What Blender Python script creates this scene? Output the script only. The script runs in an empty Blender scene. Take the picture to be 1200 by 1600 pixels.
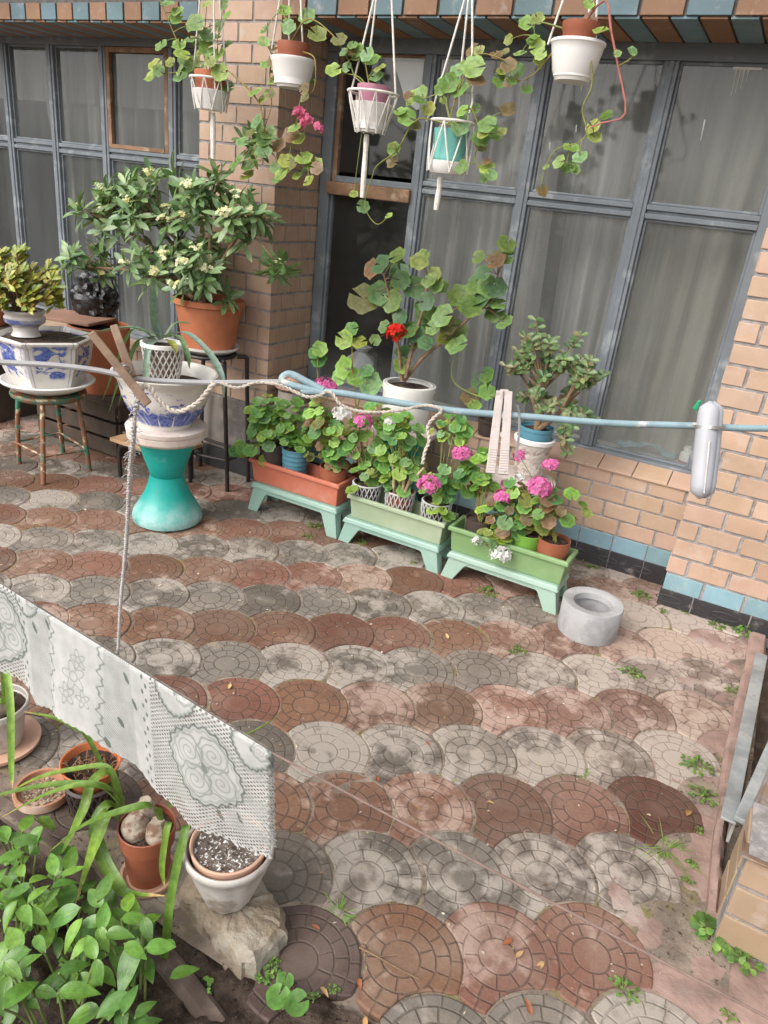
import bpy, math, random
import numpy as np
from mathutils import Vector, Matrix

sc = bpy.context.scene
# ---------------------------------------------------------------- camera
cam_d = bpy.data.cameras.new('camera')
cam = bpy.data.objects.new('camera', cam_d)
sc.collection.objects.link(cam)
cam_d.sensor_fit = 'VERTICAL'
cam_d.sensor_height = 24.0
cam_d.lens = 24.0 * 1138.0 / 1600.0
cam_d.clip_start = 0.02
cam_d.clip_end = 500
RT = Vector((0.87134844, 0.47934847, 0.10477084))
UP = Vector((-0.27736111, 0.30505283, 0.91105081))
FW = Vector((-0.40475017, 0.82290207, -0.39875993))
m = Matrix((RT, UP, -FW)).transposed().to_4x4()
m.translation = Vector((0, 0, 1.65))
cam.matrix_world = m
sc.camera = cam
# ---------------------------------------------------------------- overcast sky, soft sun, exposure
SUN_EL, SUN_AZ = math.radians(44), math.radians(206)      # azimuth measured from +Y, clockwise
world = bpy.data.worlds.new('World')
sc.world = world
world.use_nodes = True
wn = world.node_tree
wn.nodes.clear()
w_sky = wn.nodes.new('ShaderNodeTexSky')
w_sky.sky_type = 'NISHITA'
w_sky.sun_disc = False
w_sky.sun_elevation = SUN_EL
w_sky.sun_rotation = SUN_AZ
w_sky.air_density = 1.0
w_sky.dust_density = 4.0
w_sky.ozone_density = 1.0
w_hsv = wn.nodes.new('ShaderNodeHueSaturation')            # a grey overcast sky
w_hsv.inputs['Saturation'].default_value = 0.22
w_bg = wn.nodes.new('ShaderNodeBackground')
w_bg.inputs['Strength'].default_value = 0.15
w_out = wn.nodes.new('ShaderNodeOutputWorld')
wn.links.new(w_sky.outputs[0], w_hsv.inputs['Color'])
wn.links.new(w_hsv.outputs[0], w_bg.inputs['Color'])
wn.links.new(w_bg.outputs[0], w_out.inputs['Surface'])
sun_d = bpy.data.lights.new('sun', 'SUN')
sun_d.energy = 0.7
sun_d.angle = math.radians(50)
sun_d.color = (1.0, 0.95, 0.88)
sun = bpy.data.objects.new('sun', sun_d)
sc.collection.objects.link(sun)
sdir = Vector((math.sin(SUN_AZ) * math.cos(SUN_EL), math.cos(SUN_AZ) * math.cos(SUN_EL), math.sin(SUN_EL)))
sun.rotation_euler = sdir.to_track_quat('Z', 'Y').to_euler()
sc.view_settings.view_transform = 'Standard'
sc.view_settings.look = 'None'
sc.view_settings.exposure = 0.92
sc.view_settings.gamma = 1.0
sc.cycles.max_bounces = 8
sc.cycles.transparent_max_bounces = 16
sc.cycles.use_denoising = True

# ---------------------------------------------------------------- measured places (metres)
K = {
    'ped1': (-2.4857, 2.5485, 0.0),
    'ped1_prof': [(0.1821, -0.0146), (0.1779, 0.0291), (0.1439, 0.0974), (0.107, 0.1752), (0.0871, 0.2241), (0.0838, 0.238), (0.0929, 0.2862), (0.1175, 0.371), (0.1389, 0.4212), (0.1449, 0.4411)],
    'ped1_plate': [(0.1796, 0.4411), (0.1918, 0.4609), (0.1942, 0.4937), (0.1847, 0.5003)],
    'bowl2': [(0.1253, 0.4937), (0.1374, 0.5198), (0.1831, 0.5748), (0.2095, 0.6417), (0.2204, 0.6952), (0.229, 0.7201), (0.2527, 0.7449), (0.2464, 0.7511)],
    'lat1_base': (-2.5115, 2.56, 0.7565),
    'lat1_prof': [(0.0642, 0.7596), (0.0793, 0.7812), (0.0935, 0.8726), (0.099, 0.9176), (0.1018, 0.9355)],
    'dish': (-2.3878, 2.6, 0.7756),
    'aloe': (-2.5278, 2.56, 0.9296),
    'aloe_leaves': [[(-2.5278, 2.56, 0.9296), (-2.5662, 2.56, 0.997), (-2.5717, 2.56, 1.0836), (-2.5758, 2.56, 1.211)], [(-2.5483, 2.56, 0.917), (-2.6177, 2.51, 0.9692), (-2.7512, 2.46, 0.9451), (-2.9797, 2.41, 0.8649)], [(-2.5073, 2.56, 0.9481), (-2.3419, 2.53, 0.9946), (-2.1842, 2.5, 0.9409), (-2.0762, 2.46, 0.8683), (-2.0562, 2.46, 0.7725)], [(-2.548, 2.56, 0.926), (-2.501, 2.46, 0.9013), (-2.4812, 2.42, 0.7628), (-2.4844, 2.41, 0.6118)], [(-2.5075, 2.56, 0.9421), (-2.3597, 2.5, 0.9802), (-2.2701, 2.46, 0.9297), (-2.2554, 2.46, 0.8611)], [(-2.568, 2.56, 0.9374), (-2.7161, 2.58, 0.8476), (-2.8205, 2.59, 0.6991), (-2.8902, 2.56, 0.4899)], [(-2.5558, 2.56, 0.9396), (-2.7561, 2.64, 0.8648), (-2.8495, 2.66, 0.7159), (-2.9295, 2.66, 0.4963)], [(-2.5036, 2.56, 0.9339), (-2.3601, 2.46, 0.9558), (-2.3113, 2.44, 0.9244)], [(-2.5553, 2.58, 0.9376), (-2.7443, 2.66, 0.9212), (-2.8416, 2.66, 0.879), (-3.0925, 2.7, 0.488)], [(-2.5441, 2.61, 0.9365), (-2.5222, 2.66, 0.9957), (-2.4407, 2.68, 1.0077)]],
    'st1c': (-3.47, 2.66, 0),
    'st1_legs': [(-3.2838, 2.4365, 0.0), (-3.6336, 2.5493, 0.0), (-3.2696, 2.7352, 0.0), (-3.62, 2.84, 0)],
    'st1_z': 0.4638,
    'st1_r': 0.2218,
    'plate1': [(0.1429, 0.4675), (0.1995, 0.4929), (0.2452, 0.5219), (0.2343, 0.5291)],
    'bowl1': [(0.1636, 0.5147), (0.1804, 0.565), (0.2203, 0.6817), (0.2323, 0.7683), (0.2524, 0.7957), (0.2451, 0.8094)],
    'jadebowl_b': (-3.5647, 2.62, 0.7832),
    'jadebowl': [(0.0798, 0.7763), (0.0658, 0.7969), (0.069, 0.8241), (0.1067, 0.8479), (0.1099, 0.8715), (0.0995, 0.8849), (0.113, 0.905), (0.1061, 0.9117)],
    'jade': (-3.537, 2.62, 0.9127),
    'pit_b': (-2.7037, 3.1, 0.7541),
    'pit_prof': [(0.1297, 0.7891), (0.1462, 0.8586), (0.1685, 0.9779), (0.1779, 1.0281), (0.1915, 1.0348), (0.1909, 1.0613)],
    'pit_sauc': [(0.1232, 0.747), (0.1615, 0.7716), (0.1544, 0.7751)],
    'pit_stool_z': 0.7293,
    'pit_feet': [(-2.7279, 3.0927, 0.0), (-2.53, 3.2, 0), (-2.98, 3.02, 0), (-2.62, 3.26, 0)],
    'low_feet': [(-3.0827, 2.7906, 0.0), (-2.8677, 2.795, 0.0)],
    'low_top': (-3.0338, 2.79, 0.249),
    'pit_soil': (-2.7247, 3.1, 1.0482),
    'pit_blobs': [(-2.9961, 3.05, 1.4418, 0.4138, 0.1897), (-2.6528, 3.05, 1.5802, 0.2414, 0.1448), (-3.3398, 3.0, 1.405, 0.2241, 0.1655), (-2.6287, 2.98, 1.19, 0.2, 0.1655), (-3.4751, 2.95, 1.1422, 0.1379, 0.1379), (-2.9723, 2.95, 1.1597, 0.1103, 0.1379), (-3.251, 3.1, 1.5134, 0.2414, 0.1552), (-2.4489, 3.05, 1.4686, 0.1207, 0.1724), (-2.8431, 3.05, 1.2865, 0.2414, 0.1552)],
    'pit_side': (-2.1686, 2.98, 1.2536),
    'pit_side2': (-2.4237, 3.1, 1.7998),
    'bigpot_b': (-3.6056, 3.15, 0.3278),
    'bigpot': [(0.1406, 0.3443), (0.1591, 0.4581), (0.1726, 0.6169), (0.1789, 0.7139), (0.1784, 0.7408)],
    'board': (-3.7937, 3.1, 0.7517),
    'bag': (-3.7934, 3.3, 0.8454),
    'leftpot_b': (-4.5657, 3.1, 0.5726),
    'leftpot': [(0.0974, 0.5936), (0.113, 0.7379), (0.1201, 0.859), (0.1239, 0.8909)],
    'pA': (-2.1865, 3.04, 0.2146),
    'pA_p': [(0.0696, 0.2146), (0.0858, 0.3433), (0.0924, 0.3795)],
    'pB': (-2.0402, 3.03, 0.2206),
    'pB_p': [(0.0615, 0.2206), (0.0743, 0.3404), (0.0807, 0.3761)],
    'pC': (-1.8005, 3.03, 0.2154),
    'pC_p': [(0.06, 0.2154), (0.0726, 0.3119), (0.0789, 0.3471)],
    'pD': (-1.6661, 3.13, 0.2958),
    'pD_p': [(0.0599, 0.2958), (0.0792, 0.3774), (0.0888, 0.4125)],
    'pE': (-1.5991, 3.05, 0.178),
    'pE_p': [(0.0628, 0.1419), (0.0749, 0.2777), (0.0778, 0.3128)],
    'pF': (-1.4102, 3.03, 0.1885),
    'pF_p': [(0.0643, 0.1638), (0.0793, 0.2827), (0.0852, 0.324)],
    'pG': (-1.2104, 3.02, 0.219),
    'pG_p': [(0.0626, 0.181), (0.0835, 0.2873), (0.0923, 0.3277)],
    'pH': (-0.9804, 3.04, 0.1481),
    'pH_p': [(0.0553, 0.1481), (0.0695, 0.2938), (0.0724, 0.3071)],
    'pI': (-0.7466, 3.03, 0.1798),
    'pI_p': [(0.0565, 0.1798), (0.0704, 0.2857), (0.0761, 0.3118)],
    'pJ': (-0.5908, 3.02, 0.1547),
    'pJ_p': [(0.0641, 0.1713), (0.0776, 0.2759), (0.0858, 0.3176)],
    'pK': (-1.6179, 3.22, 0.3735),
    'pK_p': [(0.0505, 0.3197), (0.0765, 0.4444), (0.0797, 0.4654)],
    'ped2': (-1.5767, 3.33, 0),
    'ped2_z': 0.5554,
    'ped3': (-0.9114, 3.33, 0),
    'ped3_z': 0.4581,
    'wpot': [(0.1069, 0.5868), (0.123, 0.6386), (0.1315, 0.7406), (0.1311, 0.7674), (0.1374, 0.7874), (0.137, 0.814), (0.1239, 0.814)],
    'opot': (-0.8818, 3.33, 0.4931),
    'opot_p': [(0.0531, 0.4964), (0.0654, 0.5331), (0.083, 0.6444), (0.0918, 0.6831), (0.0915, 0.7087)],
    'opot_in': [(0.0704, 0.6863), (0.0763, 0.7087), (0.082, 0.7467)],
    'jade2': (-0.9263, 3.33, 0.7235),
    'slab2': (-1.3738, 3.33, 0.6344),
    'slab3': (-0.9209, 3.33, 0.4554),
    'chim': (-2.3311, 3.38, 0),
    'chim_p': [(0.0977, 0.2625), (0.096, 0.4568), (0.0956, 0.5024), (0.0808, 0.5062), (0.0803, 0.5701)],
    'chim_cap': [(0.091, 0.6073), (0.0908, 0.6221), (0.058, 0.6443), (0.0468, 0.7101)],
    'cyl': (-0.3751, 2.8885, 0.0),
    'cyl_p': [(0.1231, 0.0099), (0.1292, 0.1462), (0.1291, 0.1526)],
    'bigg_b': (-1.6166, 3.33, 0.7991),
    'bigg_lv': [(-1.7329, 3.3, 1.3777, 0.0434), (-1.8608, 3.3, 1.3009, 0.0476), (-1.8672, 3.3, 1.1581, 0.0741), (-1.714, 3.3, 1.1694, 0.0538), (-1.7098, 3.3, 1.3066, 0.0498), (-1.6566, 3.3, 1.2782, 0.0435), (-1.6076, 3.3, 1.2523, 0.0496), (-1.5629, 3.3, 1.3764, 0.0425), (-1.4841, 3.3, 1.3232, 0.0363), (-1.535, 3.3, 1.106, 0.0656), (-1.3774, 3.3, 1.2366, 0.0574), (-1.2754, 3.3, 1.2144, 0.0569), (-1.4043, 3.3, 1.1521, 0.052), (-1.385, 3.3, 1.0706, 0.0555), (-1.3681, 3.3, 1.0276, 0.0433), (-1.1881, 3.3, 1.1935, 0.0475), (-1.2273, 3.3, 1.3083, 0.053), (-1.3059, 3.3, 1.3197, 0.0356), (-1.1977, 3.3, 1.4245, 0.0434), (-1.1655, 3.3, 1.4506, 0.0373), (-1.174, 3.3, 1.2392, 0.0383), (-1.5609, 3.3, 1.0396, 0.0442), (-1.6275, 3.3, 0.8608, 0.0421), (-1.458, 3.3, 1.2832, 0.0364), (-1.507, 3.3, 1.2016, 0.0431), (-1.5604, 3.3, 1.163, 0.0405), (-1.7167, 3.3, 1.0439, 0.0321), (-1.5699, 3.3, 0.9749, 0.0382), (-1.2444, 3.3, 1.3708, 0.0351), (-1.4461, 3.3, 1.0905, 0.0372), (-1.4925, 3.3, 1.0049, 0.0377)],
    'bigg_fl': [(-1.636, 3.24, 1.0324, 0.0503)],
    'bigg_st': [[(-1.6097, 3.32, 0.7855), (-1.5887, 3.32, 0.9048), (-1.5466, 3.32, 0.9928), (-1.4425, 3.32, 1.1198), (-1.3691, 3.32, 1.1922)], [(-1.6073, 3.33, 0.7844), (-1.5229, 3.33, 0.9161), (-1.4309, 3.33, 1.0128), (-1.315, 3.33, 1.1404), (-1.2183, 3.33, 1.2447), (-1.1978, 3.33, 1.3622)], [(-1.612, 3.31, 0.7866), (-1.6563, 3.31, 0.9579), (-1.7264, 3.31, 1.1668), (-1.7766, 3.31, 1.2819)], [(-1.5877, 3.3, 0.8097), (-1.5609, 3.3, 1.0396), (-1.5306, 3.3, 1.198), (-1.5372, 3.3, 1.3158)]],
    'tallg_lv': [(-1.9115, 3.25, 0.999, 0.0391), (-1.9294, 3.25, 0.9472, 0.046), (-1.8526, 3.25, 0.9449, 0.0391), (-2.1186, 3.25, 0.8458, 0.044), (-2.0682, 3.25, 0.8721, 0.0403), (-2.0945, 3.25, 0.7994, 0.0407), (-1.9227, 3.25, 0.7993, 0.0566), (-1.8527, 3.25, 0.763, 0.0465), (-1.7738, 3.25, 0.7457, 0.0594), (-1.7997, 3.25, 0.8073, 0.0329), (-1.9489, 3.25, 0.7432, 0.0403)],
    'tallg_st': [[(-1.8088, 3.25, 0.5313), (-1.8607, 3.25, 0.7275), (-1.8868, 3.25, 0.906)], [(-2.053, 3.25, 0.5457), (-2.0767, 3.25, 0.6821), (-2.0919, 3.25, 0.8169)], [(-1.8281, 3.25, 0.5268), (-1.8196, 3.25, 0.6336), (-1.785, 3.25, 0.7434)]],
    'wind_lv': [(-1.2319, 3.4, 0.8351, 0.0446), (-1.2052, 3.4, 0.8793, 0.0379), (-1.2649, 3.4, 0.7625, 0.0451), (-1.1704, 3.4, 0.8158, 0.038), (-1.2248, 3.4, 0.7317, 0.0322)],
    'wind_st': [[(-1.1244, 3.38, 0.7905), (-1.2251, 3.38, 0.7814), (-1.3456, 3.38, 0.8145), (-1.3785, 3.38, 0.8891), (-1.3627, 3.38, 0.9881)]],
    'regA': [(-2.2265, 3.0, 0.5029, 0.1226, 0.1355, 34), (-2.2023, 2.95, 0.3614, 0.0968, 0.071, 10), (-2.3341, 2.93, 0.3327, 0.071, 0.0387, 6)],
    'regB': [(-2.0836, 3.0, 0.5193, 0.0903, 0.129, 22), (-1.9776, 2.97, 0.4485, 0.0806, 0.0645, 9)],
    'regC': [(-1.8521, 3.0, 0.5742, 0.129, 0.1452, 34), (-1.8583, 2.97, 0.4273, 0.0806, 0.0645, 8)],
    'regE': [(-1.6472, 3.05, 0.5459, 0.1129, 0.129, 24), (-1.6214, 2.9, 0.3062, 0.0323, 0.0258, 2)],
    'regF': [(-1.4748, 3.05, 0.5557, 0.1452, 0.1452, 44), (-1.523, 3.05, 0.6577, 0.1452, 0.0806, 16)],
    'regG': [(-1.2237, 3.1, 0.6704, 0.1032, 0.0806, 16), (-1.1587, 2.97, 0.3028, 0.0645, 0.0452, 5)],
    'regH': [(-1.0733, 3.05, 0.4829, 0.0968, 0.071, 14), (-0.9884, 3.05, 0.4584, 0.071, 0.0645, 8), (-1.0246, 3.05, 0.5756, 0.0581, 0.0645, 6)],
    'regI': [(-0.8439, 2.99, 0.3919, 0.129, 0.1161, 26), (-0.878, 2.93, 0.2737, 0.071, 0.0516, 8), (-0.8488, 3.0, 0.4819, 0.071, 0.0645, 8)],
    'regJ': [(-0.6895, 3.0, 0.4356, 0.1032, 0.129, 12), (-0.613, 3.0, 0.4895, 0.0806, 0.0968, 6), (-0.5399, 3.0, 0.4811, 0.0387, 0.0452, 2)],
    'h1': (-2.6177, 3.0, 1.9204),
    'h1_p': [(0.0631, 1.9204), (0.0807, 1.9732), (0.0864, 1.9968)],
    'h1_in': [(0.0657, 1.9784), (0.0771, 2.0357), (0.0828, 2.0615), (0.0826, 2.0769)],
    'h2': (-2.1596, 3.0, 2.0315),
    'h2_p': [(0.0645, 2.0266), (0.0837, 2.0754), (0.0915, 2.1188), (0.0969, 2.1284), (0.0968, 2.1379)],
    'h2_in': [(0.0666, 2.1188), (0.0744, 2.1665), (0.0771, 2.1759), (0.0769, 2.1948)],
    'h3': (-1.7465, 3.0, 1.8805),
    'h3_p': [(0.0542, 1.8781), (0.0699, 1.943), (0.0829, 1.9856)],
    'h3_in': [(0.059, 1.9549), (0.0691, 2.0254), (0.0743, 2.0417), (0.0742, 2.051)],
    'h4': (-1.3682, 3.0, 1.7911),
    'h4_p': [(0.06, 1.7911), (0.0693, 1.9052), (0.0729, 1.9257)],
    'h4_s': [(0.0655, 1.7483), (0.0811, 1.7673), (0.0861, 1.7863), (0.0808, 1.7887)],
    'h5': (-0.9175, 3.0, 2.0967),
    'h5_p': [(0.0609, 2.0926), (0.0769, 2.1251), (0.09, 2.1852), (0.0943, 2.205), (0.0989, 2.2089), (0.0988, 2.2168)],
    'h5_in': [(0.0622, 2.1991), (0.0663, 2.2442), (0.0708, 2.252), (0.0729, 2.2753)],
    'h1_lv': [(-2.8401, 2.98, 2.2968, 0.0353), (-2.8204, 2.98, 2.3116, 0.0293), (-2.7515, 2.98, 2.2598, 0.0292), (-2.6454, 2.98, 2.253, 0.0404), (-2.6189, 2.98, 2.2164, 0.0347), (-2.5815, 2.98, 2.2045, 0.0345), (-2.7987, 2.98, 2.1765, 0.0326), (-2.811, 2.98, 2.1303, 0.0299), (-2.7327, 2.98, 2.1319, 0.0355), (-2.562, 2.98, 2.1429, 0.0347), (-2.5234, 2.98, 2.0687, 0.0378), (-2.6636, 2.98, 2.1535, 0.0293), (-2.6183, 2.98, 2.1668, 0.0349), (-2.862, 2.98, 2.1653, 0.0299), (-2.9417, 2.98, 2.0431, 0.0398), (-2.8119, 2.98, 2.0524, 0.0332), (-2.8881, 2.98, 2.0659, 0.0273), (-2.6017, 2.98, 2.3258, 0.0227), (-2.5473, 2.98, 2.3375, 0.0226), (-2.7133, 2.98, 2.2029, 0.0293), (-2.7524, 2.98, 2.0697, 0.0239), (-2.6752, 2.98, 2.1984, 0.0262), (-2.599, 2.98, 2.1171, 0.0262), (-2.5406, 2.98, 2.1854, 0.0258)],
    'h1_st': [[(-2.6172, 2.98, 2.0583), (-2.7134, 2.98, 2.0709), (-2.8101, 2.98, 2.2017), (-2.9057, 2.98, 2.3514)], [(-2.6172, 2.98, 2.0583), (-2.6446, 2.98, 2.1539), (-2.6378, 2.98, 2.2408)], [(-2.6172, 2.98, 2.0583), (-2.5692, 2.98, 2.1303), (-2.5631, 2.98, 2.2047)], [(-2.6286, 2.98, 2.0579), (-2.7524, 2.98, 2.0697), (-2.9128, 2.98, 2.0546)], [(-2.5982, 2.98, 2.0588), (-2.5425, 2.98, 2.0933), (-2.4791, 2.98, 2.07)]],
    'h2_lv': [(-2.2269, 2.98, 2.3132, 0.0299), (-2.1075, 2.98, 2.2972, 0.0348), (-2.1361, 2.98, 2.24, 0.0298), (-2.0474, 2.98, 2.2293, 0.0375), (-2.3042, 2.98, 2.2386, 0.0221), (-2.2777, 2.98, 2.1892, 0.025), (-2.2262, 2.98, 2.1257, 0.0334), (-2.2733, 2.98, 2.1052, 0.028), (-2.2531, 2.98, 2.0521, 0.0253), (-2.179, 2.98, 2.0788, 0.0195), (-2.3027, 2.98, 1.9883, 0.0343), (-2.3352, 2.98, 1.9996, 0.0315), (-2.2904, 2.98, 1.8823, 0.0318), (-2.2742, 2.98, 1.8445, 0.0347), (-2.2326, 2.98, 1.803, 0.0347), (-2.2556, 2.98, 1.7622, 0.035), (-2.3329, 2.98, 1.778, 0.0382), (-2.3965, 2.98, 1.7977, 0.0296), (-2.4272, 2.98, 1.7041, 0.036), (-2.3631, 2.98, 1.7009, 0.0328), (-2.1294, 2.98, 1.843, 0.037), (-2.0904, 2.98, 1.8276, 0.0312), (-2.1469, 2.98, 1.7359, 0.0347), (-2.0574, 2.98, 1.753, 0.0371), (-2.0181, 2.98, 1.7327, 0.037), (-1.983, 2.98, 1.7199, 0.0284), (-2.1503, 2.98, 1.6776, 0.0349), (-2.0058, 2.98, 1.6634, 0.0286), (-2.0707, 2.98, 2.022, 0.0248), (-2.0447, 2.98, 1.9866, 0.0221), (-2.1043, 2.98, 1.7287, 0.0288), (-2.1949, 2.98, 1.7059, 0.0262)],
    'h2_st': [[(-2.1577, 2.98, 2.1675), (-2.2564, 2.98, 2.1129), (-2.2629, 2.98, 2.0395), (-2.2513, 2.98, 1.9529), (-2.2823, 2.98, 1.8622), (-2.2977, 2.98, 1.73)], [(-2.4791, 2.98, 2.07), (-2.3825, 2.98, 2.0129), (-2.319, 2.98, 1.9574), (-2.2907, 2.98, 1.8874), (-2.2575, 2.98, 1.7988), (-2.1818, 2.98, 1.7254), (-2.0433, 2.98, 1.7488)], [(-2.1577, 2.98, 2.1675), (-2.0576, 2.98, 2.153), (-2.0288, 2.98, 2.1185), (-2.031, 2.98, 2.0235), (-2.0948, 2.98, 1.9845)], [(-2.1577, 2.98, 2.1675), (-2.1801, 2.98, 2.2558), (-2.2169, 2.98, 2.3132)], [(-2.1749, 2.98, 2.1743), (-2.0835, 2.98, 2.2791), (-1.9514, 2.98, 2.2235), (-1.8647, 2.98, 2.134)]],
    'h2_fl': [(-2.0839, 2.96, 1.9332, 0.0306), (-2.0544, 2.96, 1.8977, 0.0362), (-1.983, 2.96, 1.8819, 0.0221)],
    'h3_lv': [(-1.9091, 2.98, 2.2059, 0.0317), (-1.9076, 2.98, 2.0914, 0.0321), (-1.8357, 2.98, 2.1528, 0.0263), (-1.7827, 2.98, 2.1427, 0.0366), (-1.8287, 2.98, 2.1733, 0.0262), (-1.7147, 2.98, 2.0765, 0.0288), (-1.7595, 2.98, 2.1521, 0.0287), (-1.867, 2.98, 2.1567, 0.0211), (-1.7605, 2.98, 1.5869, 0.028)],
    'h3_st': [[(-1.7528, 2.98, 2.0385), (-1.8279, 2.98, 2.0775), (-1.8647, 2.98, 2.134), (-1.9514, 2.98, 2.2235)], [(-1.7528, 2.98, 2.0385), (-1.7794, 2.98, 2.1133), (-1.7892, 2.98, 2.147)], [(-1.7619, 2.98, 2.0381), (-1.8125, 2.98, 2.078), (-1.9076, 2.98, 2.0914)]],
    'h4_lv': [(-1.5645, 2.98, 2.0137, 0.031), (-1.5234, 2.98, 2.0312, 0.0282), (-1.4958, 2.98, 1.9985, 0.0256), (-1.5609, 2.98, 1.9428, 0.0365), (-1.5361, 2.98, 1.9117, 0.0261), (-1.4727, 2.98, 1.9769, 0.0256), (-1.3938, 2.98, 2.0691, 0.0351), (-1.3505, 2.98, 2.0554, 0.0349), (-1.2884, 2.98, 2.1197, 0.0441), (-1.3821, 2.98, 2.1172, 0.0273), (-1.3458, 2.98, 2.1438, 0.0246), (-1.3264, 2.98, 2.1885, 0.0293), (-1.2322, 2.98, 2.1735, 0.0217), (-1.2023, 2.98, 2.0926, 0.0291), (-1.1474, 2.98, 2.1298, 0.0287), (-1.1512, 2.98, 2.0816, 0.0217), (-1.3091, 2.98, 1.9177, 0.0328), (-1.2935, 2.98, 1.9898, 0.0275), (-1.3099, 2.98, 1.9735, 0.0251), (-1.1947, 2.98, 1.9308, 0.0347), (-1.1856, 2.98, 1.9092, 0.0298), (-1.14, 2.98, 1.9926, 0.0293), (-1.2212, 2.98, 1.8824, 0.0326), (-1.1907, 2.98, 1.7845, 0.0304), (-1.1587, 2.98, 1.7571, 0.0253), (-1.2807, 2.98, 1.7774, 0.0257), (-1.6234, 2.98, 1.8235, 0.0267), (-1.6202, 2.98, 1.7729, 0.0269), (-1.4263, 2.98, 2.046, 0.0227), (-1.5941, 2.98, 1.5627, 0.0165), (-1.2374, 2.98, 1.8656, 0.0252)],
    'h4_st': [[(-1.3656, 2.98, 1.9235), (-1.4964, 2.98, 1.9416), (-1.5498, 2.98, 1.9039), (-1.5984, 2.98, 1.818), (-1.6833, 2.98, 1.7558), (-1.7034, 2.98, 1.712), (-1.7288, 2.98, 1.5953), (-1.6627, 2.98, 1.5242), (-1.6034, 2.98, 1.5617)], [(-1.3656, 2.98, 1.9235), (-1.3953, 2.98, 2.0251), (-1.2884, 2.98, 2.0403)], [(-1.3656, 2.98, 1.9235), (-1.2928, 2.98, 1.9854), (-1.2358, 2.98, 1.8883), (-1.2441, 2.98, 1.808), (-1.1701, 2.98, 1.7445)], [(-1.3795, 2.98, 1.9228), (-1.3475, 2.98, 2.0707), (-1.2887, 2.98, 2.1682), (-1.15, 2.98, 2.1442)], [(-1.3656, 2.98, 1.9235), (-1.423, 2.98, 2.024), (-1.506, 2.98, 2.0094)]],
    'h5_lv': [(-1.1242, 2.98, 2.2721, 0.028), (-1.0914, 2.98, 2.2919, 0.0232), (-1.0597, 2.98, 2.1929, 0.0281), (-1.0705, 2.98, 2.2228, 0.0187), (-1.1174, 2.98, 2.1716, 0.0237), (-1.1328, 2.98, 2.1198, 0.0287), (-1.1301, 2.98, 2.0781, 0.0217), (-0.8902, 2.98, 2.2865, 0.027), (-0.8301, 2.98, 2.241, 0.0247), (-0.8855, 2.98, 2.3168, 0.0179), (-0.8127, 2.98, 1.9564, 0.0257), (-0.8003, 2.98, 1.9216, 0.0258), (-0.8779, 2.98, 1.8784, 0.0286), (-0.8173, 2.98, 1.8461, 0.0261), (-0.8716, 2.98, 1.8138, 0.0289), (-0.9594, 2.98, 1.7239, 0.0222), (-0.7049, 2.98, 2.1817, 0.0178), (-0.9397, 2.98, 1.8041, 0.0122), (-1.0302, 2.98, 2.1673, 0.0211)],
    'h5_st': [[(-0.9441, 2.98, 2.2477), (-0.9973, 2.98, 2.184), (-1.056, 2.98, 2.1117), (-1.137, 2.98, 2.0737)], [(-0.9114, 2.96, 2.2497), (-0.8399, 2.96, 2.3344), (-0.7964, 2.96, 2.2411), (-0.7433, 2.96, 2.1272), (-0.6899, 2.96, 1.9951), (-0.7671, 2.96, 1.9627), (-0.805, 2.96, 1.9441)], [(-0.8708, 2.96, 2.2213), (-0.8292, 2.96, 2.0853), (-0.8464, 2.96, 2.0038), (-0.8144, 2.96, 1.9332), (-0.835, 2.96, 1.8963), (-0.9097, 2.96, 1.87), (-0.9386, 2.96, 1.829), (-0.9519, 2.96, 1.7438)], [(-0.9441, 2.98, 2.2477), (-1.0754, 2.98, 2.2723), (-1.0778, 2.98, 2.2227)], [(-0.7522, 2.96, 2.1367), (-0.7118, 2.96, 2.1627), (-0.6967, 2.96, 2.182)], [(-0.9079, 2.98, 1.8329), (-0.8923, 2.98, 1.8297), (-0.871, 2.98, 1.8226)]],
    'cords1': [[(-2.7316, 3.0, 1.9924), (-2.6863, 3.0, 2.3547)], [(-2.5571, 2.96, 1.9803), (-2.57, 2.96, 2.3448)], [(-2.5125, 3.0, 2.0008), (-2.5719, 3.0, 2.354)]],
    'cords2': [[(-2.2828, 3.0, 2.1303), (-2.2439, 3.0, 2.3521)], [(-2.1054, 3.0, 2.1249), (-2.135, 3.0, 2.3514)], [(-2.2244, 3.06, 2.1569), (-2.2379, 3.06, 2.3658)]],
    'cords3': [[(-1.8559, 3.0, 2.0188), (-1.7814, 3.0, 2.3493)], [(-1.8091, 3.05, 2.1821), (-1.7991, 3.05, 2.3609)], [(-1.6416, 3.0, 2.0272), (-1.6996, 3.0, 2.3488)]],
    'cords4': [[(-1.4875, 3.0, 1.933), (-1.4614, 3.0, 1.9915), (-1.3846, 3.0, 2.3469)], [(-1.3678, 3.05, 1.9569), (-1.3854, 3.05, 2.1026), (-1.3916, 3.05, 2.3584)], [(-1.3078, 3.0, 1.9426), (-1.297, 3.0, 2.01), (-1.353, 3.0, 2.3467)]],
    'cords5': [[(-1.0298, 3.0, 2.2072), (-1.0006, 3.0, 2.3446)], [(-0.9059, 3.05, 2.278), (-0.9207, 3.05, 2.3556)], [(-0.8543, 3.0, 2.206), (-0.8783, 3.0, 2.3438)]],
    'tas': [[(-2.602, 3.0, 1.9105), (-2.5992, 3.0, 1.7149)], [(-1.7611, 3.0, 1.8699), (-1.7593, 3.0, 1.7964), (-1.7564, 3.0, 1.6219)], [(-1.3946, 3.0, 1.7365), (-1.3936, 3.0, 1.6906), (-1.3963, 3.0, 1.609)]],
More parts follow.
